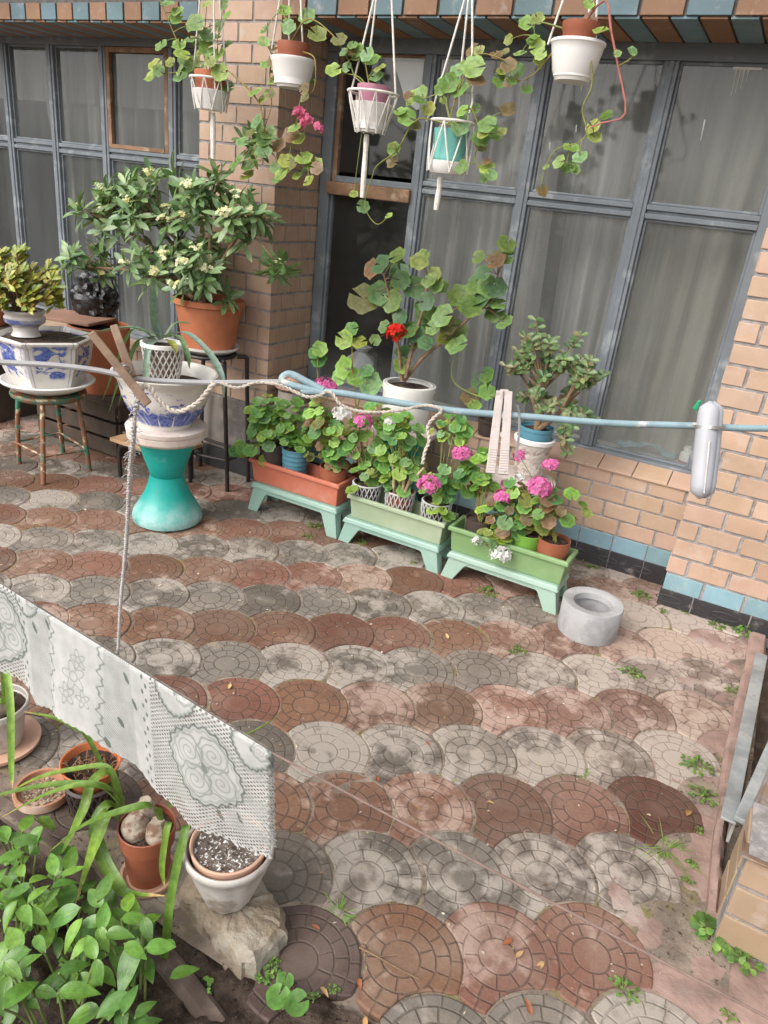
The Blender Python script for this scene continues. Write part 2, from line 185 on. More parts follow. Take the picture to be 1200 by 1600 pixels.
    'line1': [(-0.6002, 0.3774, 1.4832), (-0.5711, 0.3924, 1.4847), (-0.5277, 0.4151, 1.4873), (-0.4931, 0.4319, 1.4869), (-0.4651, 0.4442, 1.484), (-0.4288, 0.463, 1.4858), (-0.3954, 0.4811, 1.4893), (-0.3552, 0.5035, 1.4947)],
    'line1b': [(-0.3543, 0.5025, 1.4917), (-0.3577, 0.5038, 1.498), (-0.3524, 0.5082, 1.5017), (-0.3329, 0.5142, 1.4943), (-0.3245, 0.5166, 1.4907), (-0.3411, 0.5075, 1.4887), (-0.3072, 0.5251, 1.4907), (-0.2573, 0.5486, 1.4884), (-0.2177, 0.5676, 1.4875), (-0.1788, 0.5875, 1.4891), (-0.1058, 0.6247, 1.4917), (-0.0626, 0.6477, 1.4954), (-0.0338, 0.663, 1.4978), (-0.0049, 0.6782, 1.4998), (0.057, 0.712, 1.5067)],
    'line1c': [(-0.3411, 0.5075, 1.4887), (-0.3172, 0.5204, 1.491), (-0.2873, 0.5346, 1.49), (-0.2573, 0.5486, 1.4884), (-0.2177, 0.5676, 1.4875), (-0.1788, 0.5875, 1.4891), (-0.1058, 0.6247, 1.4917), (-0.0626, 0.6477, 1.4954), (-0.0338, 0.663, 1.4978), (-0.0049, 0.6782, 1.4998), (0.057, 0.712, 1.5067)],
    'loop': [(-0.3167, 0.5199, 1.4895), (-0.3369, 0.5108, 1.4912), (-0.3524, 0.5043, 1.4935), (-0.3576, 0.5029, 1.4959), (-0.3572, 0.5049, 1.4996), (-0.3518, 0.5083, 1.5013), (-0.3386, 0.5126, 1.4967), (-0.3248, 0.517, 1.4917)],
    'twine': [(-0.3993, 0.4733, 1.4898), (-0.3863, 0.4785, 1.4873), (-0.3734, 0.4876, 1.4929), (-0.359, 0.495, 1.4936), (-0.3496, 0.4987, 1.4917), (-0.343, 0.5008, 1.4894), (-0.3324, 0.5047, 1.4866), (-0.3233, 0.5102, 1.4887), (-0.3195, 0.5138, 1.4922), (-0.3142, 0.5157, 1.4908), (-0.3074, 0.516, 1.4845), (-0.2964, 0.5195, 1.4807), (-0.2817, 0.5266, 1.4804), (-0.2632, 0.5373, 1.4837), (-0.2455, 0.549, 1.4899), (-0.2358, 0.5538, 1.49), (-0.2302, 0.5554, 1.4877), (-0.2349, 0.5497, 1.4805), (-0.2367, 0.5455, 1.4736), (-0.2324, 0.5424, 1.4629), (-0.233, 0.5383, 1.4552), (-0.2319, 0.534, 1.4451)],
    'twine2': [(-0.404, 0.4707, 1.4892), (-0.4069, 0.4662, 1.4827), (-0.4113, 0.4593, 1.473), (-0.4209, 0.4505, 1.4647), (-0.4307, 0.4457, 1.4646), (-0.4428, 0.4435, 1.4723), (-0.4499, 0.4435, 1.4796), (-0.4555, 0.4419, 1.482)],
    'string': [(-0.4599, 0.4439, 1.478), (-0.4741, 0.4495, 1.4539), (-0.4976, 0.4673, 1.4142), (-0.5425, 0.5038, 1.3595), (-0.631, 0.5758, 1.2217), (-0.7383, 0.6579, 1.0487), (-0.8007, 0.7032, 0.9046)],
    'pinwood': [(-0.486, 0.416, 1.5221), (-0.4438, 0.4349, 1.4681), (-0.4951, 0.4482, 1.5226), (-0.4531, 0.4389, 1.4608)],
    'pinpink': [(-0.1901, 0.5905, 1.5068), (-0.1756, 0.5651, 1.4396)],
    'pingrey': [(-0.033, 0.6621, 1.5201), (-0.0179, 0.6331, 1.4449)],
    'green': (-0.0412, 0.6897, 1.5102),
    'wire2': [(-1.4666, 0.734, 0.9486), (-1.2652, 0.7171, 0.9458), (-1.0879, 0.7022, 0.9432), (-0.8942, 0.6859, 0.9405), (-0.7257, 0.6718, 0.9381), (-0.5779, 0.6594, 0.936), (-0.4471, 0.6484, 0.9341), (-0.3113, 0.6395, 0.9404), (-0.1554, 0.6294, 0.9476), (0.0077, 0.6187, 0.9551), (0.1684, 0.6083, 0.9625), (0.2592, 0.6023, 0.9667)],
    'lace_len': [(-0.1, 0.2048), (0, 0.1812), (0.09, 0.1901), (0.12, 0.2139), (0.25, 0.1776), (0.36, 0.1801), (0.43, 0.2009), (0.56, 0.2329), (0.7, 0.2439), (0.85, 0.2361), (1.0, 0.2155)],
    'bulb': (-1.015, 0.9553, 0.02),
    'bulb_p': [(0.0472, 0.0109), (0.0617, 0.1352), (0.0677, 0.161), (0.069, 0.178)],
    'bulb_s': [(0.0571, -0.0029), (0.0682, 0.0154), (0.065, 0.0177)],
    'rockpot': (-0.789, 0.9901, 0.08),
    'rockpot_p': [(0.0573, 0.0712), (0.075, 0.1235), (0.0937, 0.1829), (0.1035, 0.214), (0.1046, 0.2284)],
    'rockpot_in': [(0.0887, 0.2037), (0.0941, 0.2325), (0.0939, 0.2407)],
    'latp': (-1.3026, 1.0339, 0.0),
    'latp_p': [(0.0537, -0.0), (0.0652, 0.0753), (0.0695, 0.1439)],
    'latp_in': [(0.0665, 0.1098), (0.078, 0.1619), (0.0793, 0.1841)],
    'sauc': (-1.444, 0.9841, 0.0),
    'sauc_p': [(0.0596, -0.0071), (0.0756, 0.0119), (0.0771, 0.0309), (0.0717, 0.0333)],
    'wp': (-1.7171, 1.0489, 0.02),
    'wp_p': [(0.0622, 0.0076), (0.0766, 0.093), (0.0874, 0.1335), (0.0909, 0.1524)],
    'wp_s': [(0.0976, -0.0123), (0.1127, 0.0125), (0.1088, 0.015)],
    'rock': [(-0.8996, 0.9418, 0.0), (-0.916, 1.0051, 0.0), (-0.8684, 1.0597, 0.0), (-0.7739, 1.0842, 0.0), (-0.6617, 1.0407, 0.0), (-0.6221, 0.9916, 0.0), (-0.6356, 0.9022, 0.0), (-0.6813, 0.8904, 0.0), (-0.7724, 0.9126, 0.0)],
    'strap': [(0.02, [(-1.1331, 0.98, 0.1459), (-1.0988, 0.95, 0.2254), (-1.1218, 0.92, 0.2699), (-1.1877, 0.9, 0.257), (-1.2894, 0.88, 0.2095), (-1.4406, 0.86, 0.1094), (-1.5629, 0.86, 0.0113)]), (0.02, [(-1.1467, 1.0, 0.1208), (-1.1935, 1.0, 0.223), (-1.2935, 0.98, 0.1838), (-1.4188, 0.95, 0.1049), (-1.5432, 0.92, -0.0111)]), (0.018, [(-1.0939, 0.95, 0.1946), (-1.1193, 0.9, 0.2915), (-1.2211, 0.86, 0.246), (-1.3869, 0.82, 0.0979)]), (0.022, [(-0.9656, 0.95, 0.2294), (-0.9542, 0.92, 0.3045), (-0.9929, 0.88, 0.3061), (-1.1043, 0.85, 0.2174), (-1.2012, 0.82, 0.1003)]), (0.032, [(-1.0948, 0.95, 0.1771), (-1.1077, 0.92, 0.2204), (-1.1045, 0.88, 0.1863), (-1.0646, 0.86, 0.129), (-0.9916, 0.84, 0.1021), (-0.9567, 0.84, 0.0986), (-0.8458, 0.84, 0.172)]), (0.022, [(-1.1562, 1.0, 0.1152), (-1.1872, 1.0, 0.2136), (-1.1923, 0.95, 0.2226), (-1.172, 0.9, 0.1806), (-1.1951, 0.86, 0.0817), (-1.218, 0.85, 0.0344)]), (0.028, [(-1.0848, 0.93, 0.1686), (-1.0856, 0.9, 0.2216), (-1.0781, 0.86, 0.1792), (-1.0963, 0.8, 0.0124)]), (0.018, [(-0.8812, 0.95, 0.2644), (-0.8592, 0.92, 0.2851), (-0.8444, 0.86, 0.1519), (-0.83, 0.82, -0.0053), (-0.8358, 0.8, -0.1555)]), (0.014, [(-0.9289, 0.95, 0.2456), (-0.9116, 0.92, 0.2687), (-0.91, 0.9, 0.1703), (-0.9056, 0.9, 0.095)]), (0.016, [(-1.6455, 1.03, 0.1987), (-1.5726, 1.0, 0.3668), (-1.4891, 0.95, 0.3313), (-1.4394, 0.9, 0.177), (-1.4166, 0.88, 0.131)]), (0.014, [(-1.2094, 1.05, 0.0342), (-1.3189, 1.05, 0.2169), (-1.3717, 1.05, 0.2341), (-1.4587, 1.05, 0.2263), (-1.5918, 1.05, 0.184)]), (0.014, [(-1.0487, 1.05, 0.1069), (-1.0934, 1.2, 0.1528), (-0.9098, 1.2, 0.3389), (-0.8402, 1.2, 0.4148), (-0.8064, 1.2, 0.473)])],
    'bl': [(-1.1913, 0.7343, 0.13, 0.0644, -0.935, 0.353), (-1.1423, 0.7849, 0.13, 0.0753, -0.859, 0.511), (-1.1162, 0.7321, 0.155, 0.0532, 0.183, 0.983), (-1.3126, 0.7816, 0.13, 0.0626, -0.935, 0.355), (-1.2952, 0.8333, 0.13, 0.0745, -0.557, 0.83), (-1.2421, 0.7987, 0.13, 0.0776, 0.647, 0.762), (-1.1601, 0.6973, 0.13, 0.0676, -0.751, -0.661), (-1.0959, 0.7138, 0.13, 0.0575, 0.206, 0.979), (-1.072, 0.7626, 0.13, 0.0635, 0.562, 0.827), (-1.1114, 0.6716, 0.13, 0.0707, -0.999, 0.051), (-1.0266, 0.7027, 0.13, 0.0937, -0.583, -0.813), (-1.0623, 0.6196, 0.13, 0.0815, -0.971, 0.24), (-0.9715, 0.6848, 0.13, 0.0778, 0.034, -0.999), (-0.9581, 0.7295, 0.13, 0.07, -0.834, -0.551), (-0.9435, 0.7575, 0.13, 0.0708, -0.688, 0.726), (-0.9332, 0.8152, 0.13, 0.0824, -0.725, 0.689), (-0.8785, 0.7879, 0.13, 0.066, 0.765, 0.645), (-0.8591, 0.8194, 0.13, 0.0715, -0.143, 0.99), (-0.8409, 0.7822, 0.13, 0.0606, 0.872, -0.489), (-0.875, 0.7421, 0.13, 0.069, 0.886, 0.465), (-0.9082, 0.6916, 0.13, 0.0678, -0.897, 0.442), (-0.9264, 0.6741, 0.13, 0.0585, -0.075, -0.997), (-1.0256, 0.5875, 0.13, 0.0749, -0.487, -0.873), (-0.9843, 0.5646, 0.155, 0.0556, 1.0, -0.017), (-0.9787, 0.6016, 0.13, 0.0526, 0.388, 0.922), (-0.9042, 0.6499, 0.13, 0.0706, 0.461, 0.887), (-0.8455, 0.6517, 0.155, 0.0562, 0.809, -0.587), (-0.8251, 0.7011, 0.13, 0.12, 0.302, -0.953), (-0.8518, 0.6158, 0.13, 0.0897, 0.837, 0.547), (-0.9484, 0.5589, 0.13, 0.0892, -0.02, 1.0), (-0.9754, 0.5365, 0.13, 0.0634, 0.68, -0.733), (-0.7838, 0.6296, 0.13, 0.0802, -0.463, -0.886), (-0.7554, 0.6577, 0.13, 0.0681, -0.27, 0.963), (-0.7189, 0.6614, 0.13, 0.0549, 0.196, 0.981), (-0.7864, 0.771, 0.13, 0.0685, 0.772, 0.636), (-0.9992, 0.6379, 0.13, 0.0585, 0.969, -0.249), (-0.9933, 0.8084, 0.13, 0.0784, -0.312, 0.95), (-0.9997, 0.7777, 0.13, 0.0725, -0.971, 0.237), (-1.2393, 0.7338, 0.13, 0.0752, -0.462, -0.887), (-1.2219, 0.7102, 0.13, 0.0642, -0.701, 0.713), (-1.0704, 0.6617, 0.13, 0.0696, 0.966, -0.257), (-1.0768, 0.7265, 0.13, 0.0624, 0.108, -0.994), (-1.0883, 0.7999, 0.13, 0.0599, 0.521, 0.853), (-1.1241, 0.6445, 0.13, 0.0699, 0.118, -0.993), (-1.2853, 0.7846, 0.13, 0.0571, 0.605, 0.796), (-0.824, 0.7352, 0.13, 0.0633, 0.993, 0.122), (-1.0561, 0.6772, 0.13, 0.0652, 0.992, 0.128), (-1.2433, 0.8055, 0.13, 0.0727, 0.175, -0.985), (-0.9048, 0.7168, 0.13, 0.0641, 0.892, -0.453)],
    'weeds': [(0.1613, 2.2651, 0.0, 24, 'b'), (0.1953, 2.1299, 0.0, 22, 'b'), (0.1274, 1.8385, 0.0, 38, 'g'), (0.2928, 1.6212, 0.0, 36, 'l'), (0.3539, 1.5837, 0.0, 24, 'l'), (-0.5576, 1.1404, 0.0, 26, 'g'), (0.1108, 1.337, 0.0, 22, 'b'), (-1.8633, 2.9883, 0.0, 14, 'b'), (-1.8267, 2.8566, 0.0, 10, 'b'), (-1.5806, 2.973, 0.0, 12, 'b'), (-0.8532, 2.9242, 0.0, 18, 'b'), (-0.1417, 2.6792, 0.0, 20, 'b'), (-0.5687, 2.5574, 0.0, 14, 'b'), (-0.2365, 3.3868, 0.0, 16, 'b'), (-1.262, 2.9514, 0.0, 8, 'b'), (0.2387, 2.8303, 0.0, 12, 'b'), (0.2303, 3.3619, 0.0, 24, 'b'), (0.123, 3.3249, 0.0, 14, 'b'), (-0.1159, 3.2965, 0.0, 10, 'b'), (-0.5069, 3.5239, 0.0, 9, 'l'), (-0.5823, 3.5799, 0.0, 9, 'l'), (0.2105, 1.9651, 0.0, 9, 'b'), (-0.0244, 3.3694, 0.0, 10, 'b'), (-0.1632, 2.0075, 0.0, 14, 'g'), (0.202, 1.747, 0.0, 12, 'b'), (0.201, 1.8218, 0.0, 10, 'l'), (-0.5871, 2.5149, 0.0, 8, 'b'), (0.3383, 1.4098, 0.0, 12, 'b'), (-0.6166, 0.9541, 0.0, 9, 'l'), (-0.6139, 0.9023, 0.0, 13, 'l'), (-0.6091, 0.9318, 0.0, 14, 'l'), (-0.4658, 0.9666, 0.0, 10, 'b'), (-0.4926, 0.9291, 0.0, 10, 'b'), (-0.7095, 0.815, 0.0, 12, 'l'), (0.2215, 2.8075, 0.0, 8, 'b'), (-0.2273, 2.5481, 0.0, 8, 'g'), (-0.3715, 2.1443, 0.0, 6, 'g')],
    'penny': [(-0.5437, 0.8635, 0.05, 0.027), (-0.5005, 0.8735, 0.05, 0.027), (-0.5526, 0.8991, 0.05, 0.02)],
    'curb': [(0.2621, 3.2889, 0.0), (0.257, 3.0124, 0.0), (0.2436, 2.6802, 0.0), (0.2317, 2.3407, -0.0), (0.2362, 2.1683, 0.0), (0.2516, 1.7558, 0.0)],
    'hatch0': (0.3367, 1.6126, 0.0),
    'leafs': [(0.1632, 2.0007, 0.0), (-0.5338, 1.5475, 0.0), (-0.6475, 1.8264, 0.0), (-0.5693, 1.071, 0.0), (-0.159, 1.3095, 0.0), (-0.3753, 0.9551, 0.0), (-0.059, 1.1566, 0.0), (-0.4924, 0.9546, 0.0), (-0.4305, 1.0205, 0.0), (-0.3778, 1.6942, 0.0), (-0.6887, 1.5716, 0.0), (-0.1354, 1.2663, -0.0), (-0.0728, 1.2974, -0.0), (-1.3539, 1.6822, -0.0), (-0.8388, 2.4357, 0.0), (-2.2952, 3.3405, 0.0)],
    'twig': [(-0.4651, 1.0834, 0.008), (-0.4174, 1.0861, 0.008), (-0.3666, 1.0876, 0.008), (-0.3101, 1.0918, 0.008)],
    'paperwhite': [(-2.2062, 3.78, 2.296), (-1.9557, 3.78, 2.301), (-1.986, 3.78, 2.1228)],
    'gap': [(-1.2199, 3.9, 2.1655), (-1.1312, 3.9, 1.1552)],
    'sack': (-2.171, 3.86, 0.6225),
    'jar': (-0.2209, 3.84, 0.5737),
    'cloth': (-0.4252, 3.86, 0.5495),
    'hd': {'C': [(-1.8441, 2.95, 0.7705, 19, 'pink'), (-1.7349, 2.95, 0.6609, 17, 'white'), (-1.6181, 2.95, 0.6466, 16, 'pink')], 'G': [(-1.2232, 2.92, 0.4465, 18, 'pink'), (-1.1324, 3.05, 0.5851, 16, 'pink')], 'F': [(-1.4962, 3.0, 0.6585, 12, 'white')], 'H': [(-0.875, 2.95, 0.4742, 15, 'pink'), (-0.8855, 3.0, 0.5151, 9, 'pink')], 'I': [(-0.8198, 2.9, 0.22, 17, 'white'), (-0.9469, 2.92, 0.2386, 9, 'white'), (-0.828, 3.0, 0.5651, 9, 'white')], 'J': [(-0.7273, 2.98, 0.5536, 20, 'pink'), (-0.71, 3.02, 0.652, 12, 'pink'), (-0.8741, 3.1, 0.6271, 11, 'pink')]},
}
rnd = random.Random(7)
V = Vector
TAU = 2 * math.pi
# ---------------------------------------------------------------- helpers
def newobj(name, data):
    o = bpy.data.objects.new(name, data)
    sc.collection.objects.link(o)
    return o

def tag(o, label, cat, group=None, kind=None):
    if label: o['label'] = label
    if cat: o['category'] = cat
    if group: o['group'] = group
    if kind: o['kind'] = kind
    return o

def thing(name, label, cat, loc, group=None):
    o = newobj(name, None)
    o.location = loc
    o.empty_display_size = 0.05
    return tag(o, label, cat, group)

def root_loc(p):
    while p is not None and p.parent is not None:
        p = p.parent
    return V(p.location) if p is not None else V((0, 0, 0))

def spl(pts, n=6):
    P = [V(p) for p in pts]
    if len(P) < 3:
        return [P[0].lerp(P[-1], i / n) for i in range(n + 1)]
    P = [P[0] * 2 - P[1]] + P + [P[-1] * 2 - P[-2]]
    out = []
    for i in range(1, len(P) - 2):
        a, b, c, d = P[i - 1], P[i], P[i + 1], P[i + 2]
        for k in range(n):
            t = k / n
            out.append(0.5 * ((2 * b) + (c - a) * t + (2 * a - 5 * b + 4 * c - d) * t * t + (3 * b - a - 3 * c + d) * t ** 3))
    out.append(P[-2])
    return out

class MB:
    def __init__(s):
        s.v, s.f, s.c, s.u = [], [], [], []
    def add(s, vs, fs, col=(1, 1, 1), uv=None):
        o = len(s.v)
        s.v += [tuple(p) for p in vs]
        s.f += [tuple(i + o for i in f) for f in fs]
        if isinstance(col, list): s.c += col
        else: s.c += [col] * len(vs)
        s.u += uv if uv else [(0, 0)] * len(vs)
    def box(s, c, d, rz=0.0, col=(1, 1, 1), top=(1, 1), M=None):
        vs = []
        for z in (-.5, .5):
            k = top if z > 0 else (1, 1)
            for x, y in ((-.5, -.5), (.5, -.5), (.5, .5), (-.5, .5)):
                p = V((x * d[0] * k[0], y * d[1] * k[1], z * d[2]))
                if M is not None: p = M @ p
                elif rz: p = V((p.x * math.cos(rz) - p.y * math.sin(rz), p.x * math.sin(rz) + p.y * math.cos(rz), p.z))
                vs.append(p + V(c))
        s.add(vs, [(0, 3, 2, 1), (4, 5, 6, 7), (0, 1, 5, 4), (1, 2, 6, 5), (2, 3, 7, 6), (3, 0, 4, 7)], col)
    def bb(s, x0, x1, y0, y1, z0, z1, col=(1, 1, 1)):
        s.box(((x0 + x1) / 2, (y0 + y1) / 2, (z0 + z1) / 2), (x1 - x0, y1 - y0, z1 - z0), col=col)
    def tube(s, pts, r, n=8, col=(1, 1, 1), cap=True, flat=1.0):
        P = [V(p) for p in pts]
        R = r if isinstance(r, (list, tuple)) else [r] * len(P)
        if len(R) != len(P):
            R = [R[0] + (R[-1] - R[0]) * i / (len(P) - 1) for i in range(len(P))]
        t0 = (P[1] - P[0]).normalized()
        nrm = t0.orthogonal().normalized()
        vs, fs = [], []
        for i, p in enumerate(P):
            t = (P[min(i + 1, len(P) - 1)] - P[max(i - 1, 0)])
            if t.length < 1e-9: t = t0
            t.normalize()
            nrm = (nrm - t * nrm.dot(t))
            if nrm.length < 1e-6: nrm = t.orthogonal()
            nrm.normalize()
            b = t.cross(nrm)
            for k in range(n):
                a = TAU * k / n
                vs.append(p + nrm * (math.cos(a) * R[i]) + b * (math.sin(a) * R[i] * flat))
        for i in range(len(P) - 1):
            for k in range(n):
                fs.append((i * n + k, i * n + (k + 1) % n, (i + 1) * n + (k + 1) % n, (i + 1) * n + k))
        if cap:
            fs.append(tuple(range(n - 1, -1, -1)))
            fs.append(tuple((len(P) - 1) * n + k for k in range(n)))
        s.add(vs, fs, col)
    def lathe(s, cx, cy, prof, n=36, ph=0.0, col=(1, 1, 1), cap0=True, cap1=False, wob=None):
        vs, fs, uv = [], [], []
        for j, (r, z) in enumerate(prof):
            for k in range(n):
                a = ph + TAU * k / n
                rr = r * (wob(a, j) if wob else 1)
                vs.append((cx + rr * math.cos(a), cy + rr * math.sin(a), z)); uv.append((k / n, z))
        for j in range(len(prof) - 1):
            for k in range(n):
                fs.append((j * n + k, j * n + (k + 1) % n, (j + 1) * n + (k + 1) % n, (j + 1) * n + k))
        if cap0: fs.append(tuple(range(n - 1, -1, -1)))
        if cap1: fs.append(tuple((len(prof) - 1) * n + k for k in range(n)))
        s.add(vs, fs, col, uv)
    def ball(s, c, r, n=8, col=(1, 1, 1), sq=(1, 1, 1)):
        vs, fs = [], []
        m_ = n // 2
        for i in range(m_ + 1):
            th = math.pi * i / m_
            for k in range(n):
                a = TAU * k / n
                vs.append((c[0] + r * sq[0] * math.sin(th) * math.cos(a), c[1] + r * sq[1] * math.sin(th) * math.sin(a), c[2] + r * sq[2] * math.cos(th)))
        for i in range(m_):
            for k in range(n):
                fs.append((i * n + k, (i + 1) * n + k, (i + 1) * n + (k + 1) % n, i * n + (k + 1) % n))
        s.add(vs, fs, col)
    def build(s, name, mat, parent=None, smooth=True, bevel=0.0, label=None, ang=40, loc=None):
        off = root_loc(parent) if parent is not None else V(loc or (0, 0, 0))
        me = bpy.data.meshes.new(name)
        me.from_pydata([(p[0] - off.x, p[1] - off.y, p[2] - off.z) for p in s.v], [], s.f)
        ca = me.color_attributes.new('Col', 'FLOAT_COLOR', 'POINT')
        ca.data.foreach_set('color', np.array([tuple(c[:3]) + (1.0,) for c in s.c], dtype=np.float32).ravel())
        ua = me.attributes.new('uvp', 'FLOAT_VECTOR', 'POINT')
        ua.data.foreach_set('vector', np.array([(u[0], u[1], 0.0) for u in s.u], dtype=np.float32).ravel())
        me.materials.append(mat)
        if smooth:
            me.shade_smooth()
            me.set_sharp_from_angle(angle=math.radians(ang))
        me.update()
        o = newobj(name, me)
        if parent is not None: o.parent = parent
        else: o.location = off
        if bevel:
            b = o.modifiers.new('bevel', 'BEVEL')
            b.width = bevel; b.segments = 2; b.limit_method = 'ANGLE'; b.angle_limit = math.radians(40)
        if label: o['label'] = label
        return o

# ---------------------------------------------------------------- materials
class NT:
    """tiny wrapper for writing node expressions"""
    def __init__(s, name):
        s.m = bpy.data.materials.new(name)
        s.m.use_nodes = True
        s.t = s.m.node_tree
        s.t.nodes.clear()
        s.out = s.t.nodes.new('ShaderNodeOutputMaterial')
    def n(s, typ, **kw):
        o = s.t.nodes.new(typ)
        for k, v in kw.items(): setattr(o, k, v)
        return o
    def link(s, a, b): s.t.links.new(a, b)
    def set(s, sock, v):
        if hasattr(v, 'is_output'): s.link(v, sock)
        elif isinstance(v, (tuple, list)) and len(v) == 3 and sock.type == 'RGBA': sock.default_value = tuple(v) + (1,)
        else: sock.default_value = v
    def math(s, op, a, b=0.0, c=0.0, clamp=False):
        o = s.n('ShaderNodeMath', operation=op, use_clamp=clamp)
        s.set(o.inputs[0], a); s.set(o.inputs[1], b)
        if len(o.inputs) > 2: s.set(o.inputs[2], c)
        return o.outputs[0]
    def mix(s, fac, a, b, blend='MIX'):
        o = s.n('ShaderNodeMix', data_type='RGBA', blend_type=blend)
        s.set(o.inputs[0], fac); s.set(o.inputs[6], a); s.set(o.inputs[7], b)
        return o.outputs[2]
    def attr(s, name):
        return s.n('ShaderNodeAttribute', attribute_name=name)
    def co(s, kind='Object'):
        return s.n('ShaderNodeTexCoord').outputs[kind]
    def geo(s): return s.n('ShaderNodeNewGeometry').outputs['Position']
    def noise(s, vec, scale, detail=5, rough=.55, dist=0.0):
        o = s.n('ShaderNodeTexNoise')
        s.link(vec, o.inputs['Vector'])
        o.inputs['Scale'].default_value = scale
        o.inputs['Detail'].default_value = detail
        o.inputs['Roughness'].default_value = rough
        o.inputs['Distortion'].default_value = dist
        return o.outputs[0]
    def step(s, x, a, b):
        o = s.n('ShaderNodeMapRange', interpolation_type='SMOOTHSTEP')
        s.set(o.inputs[0], x)
        o.inputs[1].default_value = a; o.inputs[2].default_value = b
        o.inputs[3].default_value = 0; o.inputs[4].default_value = 1
        return o.outputs[0]
    def bump(s, h, strength=.3, dist=.002):
        o = s.n('ShaderNodeBump')
        o.inputs['Strength'].default_value = strength
        o.inputs['Distance'].default_value = dist
        s.set(o.inputs['Height'], h)
        return o.outputs[0]
    def sep(s, v):
        o = s.n('ShaderNodeSeparateXYZ'); s.link(v, o.inputs[0]); return o.outputs
    def bsdf(s, col, rough=.6, metal=0.0, spec=.4, normal=None, **kw):
        o = s.n('ShaderNodeBsdfPrincipled')
        s.set(o.inputs['Base Color'], col)
        s.set(o.inputs['Roughness'], rough)
        s.set(o.inputs['Metallic'], metal)
        s.set(o.inputs['Specular IOR Level'], spec)
        if normal is not None: s.link(normal, o.inputs['Normal'])
        for k, v in kw.items(): s.set(o.inputs[k], v)
        return o.outputs[0]
    def end(s, sh):
        s.link(sh, s.out.inputs[0]); return s.m

def mul(c, k): return tuple(max(0, min(1, x * k)) for x in c)

def mat(name, col, rough=.6, var=.22, scale=9, col2=None, thr=(.52, .66), sc2=4, bump=.25, bsc=70, bdist=.002, metal=0.0, spec=.4, attr=False, col3=None, thr3=(.6, .7), sc3=30):
    t = NT(name)
    co = t.co()
    n1 = t.noise(co, scale, 6)
    c = t.mix(t.step(n1, .25, .75), mul(col, 1 - var), mul(col, 1 + var))
    if col2:
        c = t.mix(t.step(t.noise(co, sc2, 8, .62), *thr), c, col2)
    if col3:
        c = t.mix(t.step(t.noise(co, sc3, 8, .65), *thr3), c, col3)
    if attr:
        c = t.mix(1.0, c, t.attr('Col').outputs['Color'], 'MULTIPLY')
    nb = t.noise(co, bsc, 6, .6)
    rg = t.math('MULTIPLY_ADD', n1, .25, max(0, rough - .12))
    return t.end(t.bsdf(c, rg, metal, spec, t.bump(nb, bump, bdist)))

def leafmat(name, round_leaf=True, gloss=.38, trans=.22, vein=.18):
    t = NT(name)
    a = t.attr('Col').outputs['Color']
    u = t.attr('uvp').outputs['Vector']
    x, y, _ = t.sep(u)
    co = t.co()
    nz = t.noise(co, 60, 4)
    c = t.mix(t.step(nz, .3, .7), t.mix(1.0, a, (.75, .78, .7), 'MULTIPLY'), t.mix(1.0, a, (1.2, 1.18, 1.2), 'MULTIPLY'))
    if round_leaf:
        th = t.math('ARCTAN2', x, y)
        w = t.math('ABSOLUTE', t.math('SINE', t.math('MULTIPLY', th, 3.5)))
        v = t.math('SUBTRACT', 1.0, t.step(w, 0.0, .25))
        r = t.math('SQRT', t.math('ADD', t.math('MULTIPLY', x, x), t.math('MULTIPLY', y, y)))
        c = t.mix(t.math('MULTIPLY', t.step(r, .88, 1.04), t.step(t.noise(co, 22, 3), .52, .7)), c, t.mix(1.0, c, (1.35, .85, .6), 'MULTIPLY'))
        zone = t.math('MULTIPLY', t.step(r, .42, .52), t.math('SUBTRACT', 1.0, t.step(r, .6, .75)))
        c = t.mix(t.math('MULTIPLY', zone, .35), c, t.mix(1.0, c, (.62, .6, .5), 'MULTIPLY'))
    else:
        mid = t.math('SUBTRACT', 1.0, t.step(t.math('ABSOLUTE', x), .0, .12))
        par = t.math('MULTIPLY', t.step(t.math('SINE', t.math('MULTIPLY', x, 28)), .6, 1.0), .4)
        v = t.math('MAXIMUM', mid, par)
    c = t.mix(t.math('MULTIPLY', t.step(t.noise(co, 17, 5, .6), .48, .66), .45), c, t.mix(1.0, c, (1.45, 1.25, .9), 'MULTIPLY'))
    c = t.mix(t.math('MULTIPLY', t.step(t.noise(co, 42, 6, .7), .66, .74), .5), c, (.13, .085, .035))
    c = t.mix(t.math('MULTIPLY', v, vein), c, t.mix(1.0, c, (1.7, 1.55, 1.4), 'MULTIPLY'))
    h = t.math('ADD', t.math('MULTIPLY', v, -.6), t.noise(co, 130, 3))
    p = t.bsdf(c, gloss, 0, .45, t.bump(h, .35, .0012))
    tr = t.n('ShaderNodeBsdfTranslucent')
    t.set(tr.inputs[0], t.mix(1.0, c, (1.3, 1.35, .7), 'MULTIPLY'))
    ms = t.n('ShaderNodeMixShader')
    ms.inputs[0].default_value = trans
    t.link(p, ms.inputs[1]); t.link(tr.outputs[0], ms.inputs[2])
    return t.end(ms.outputs[0])

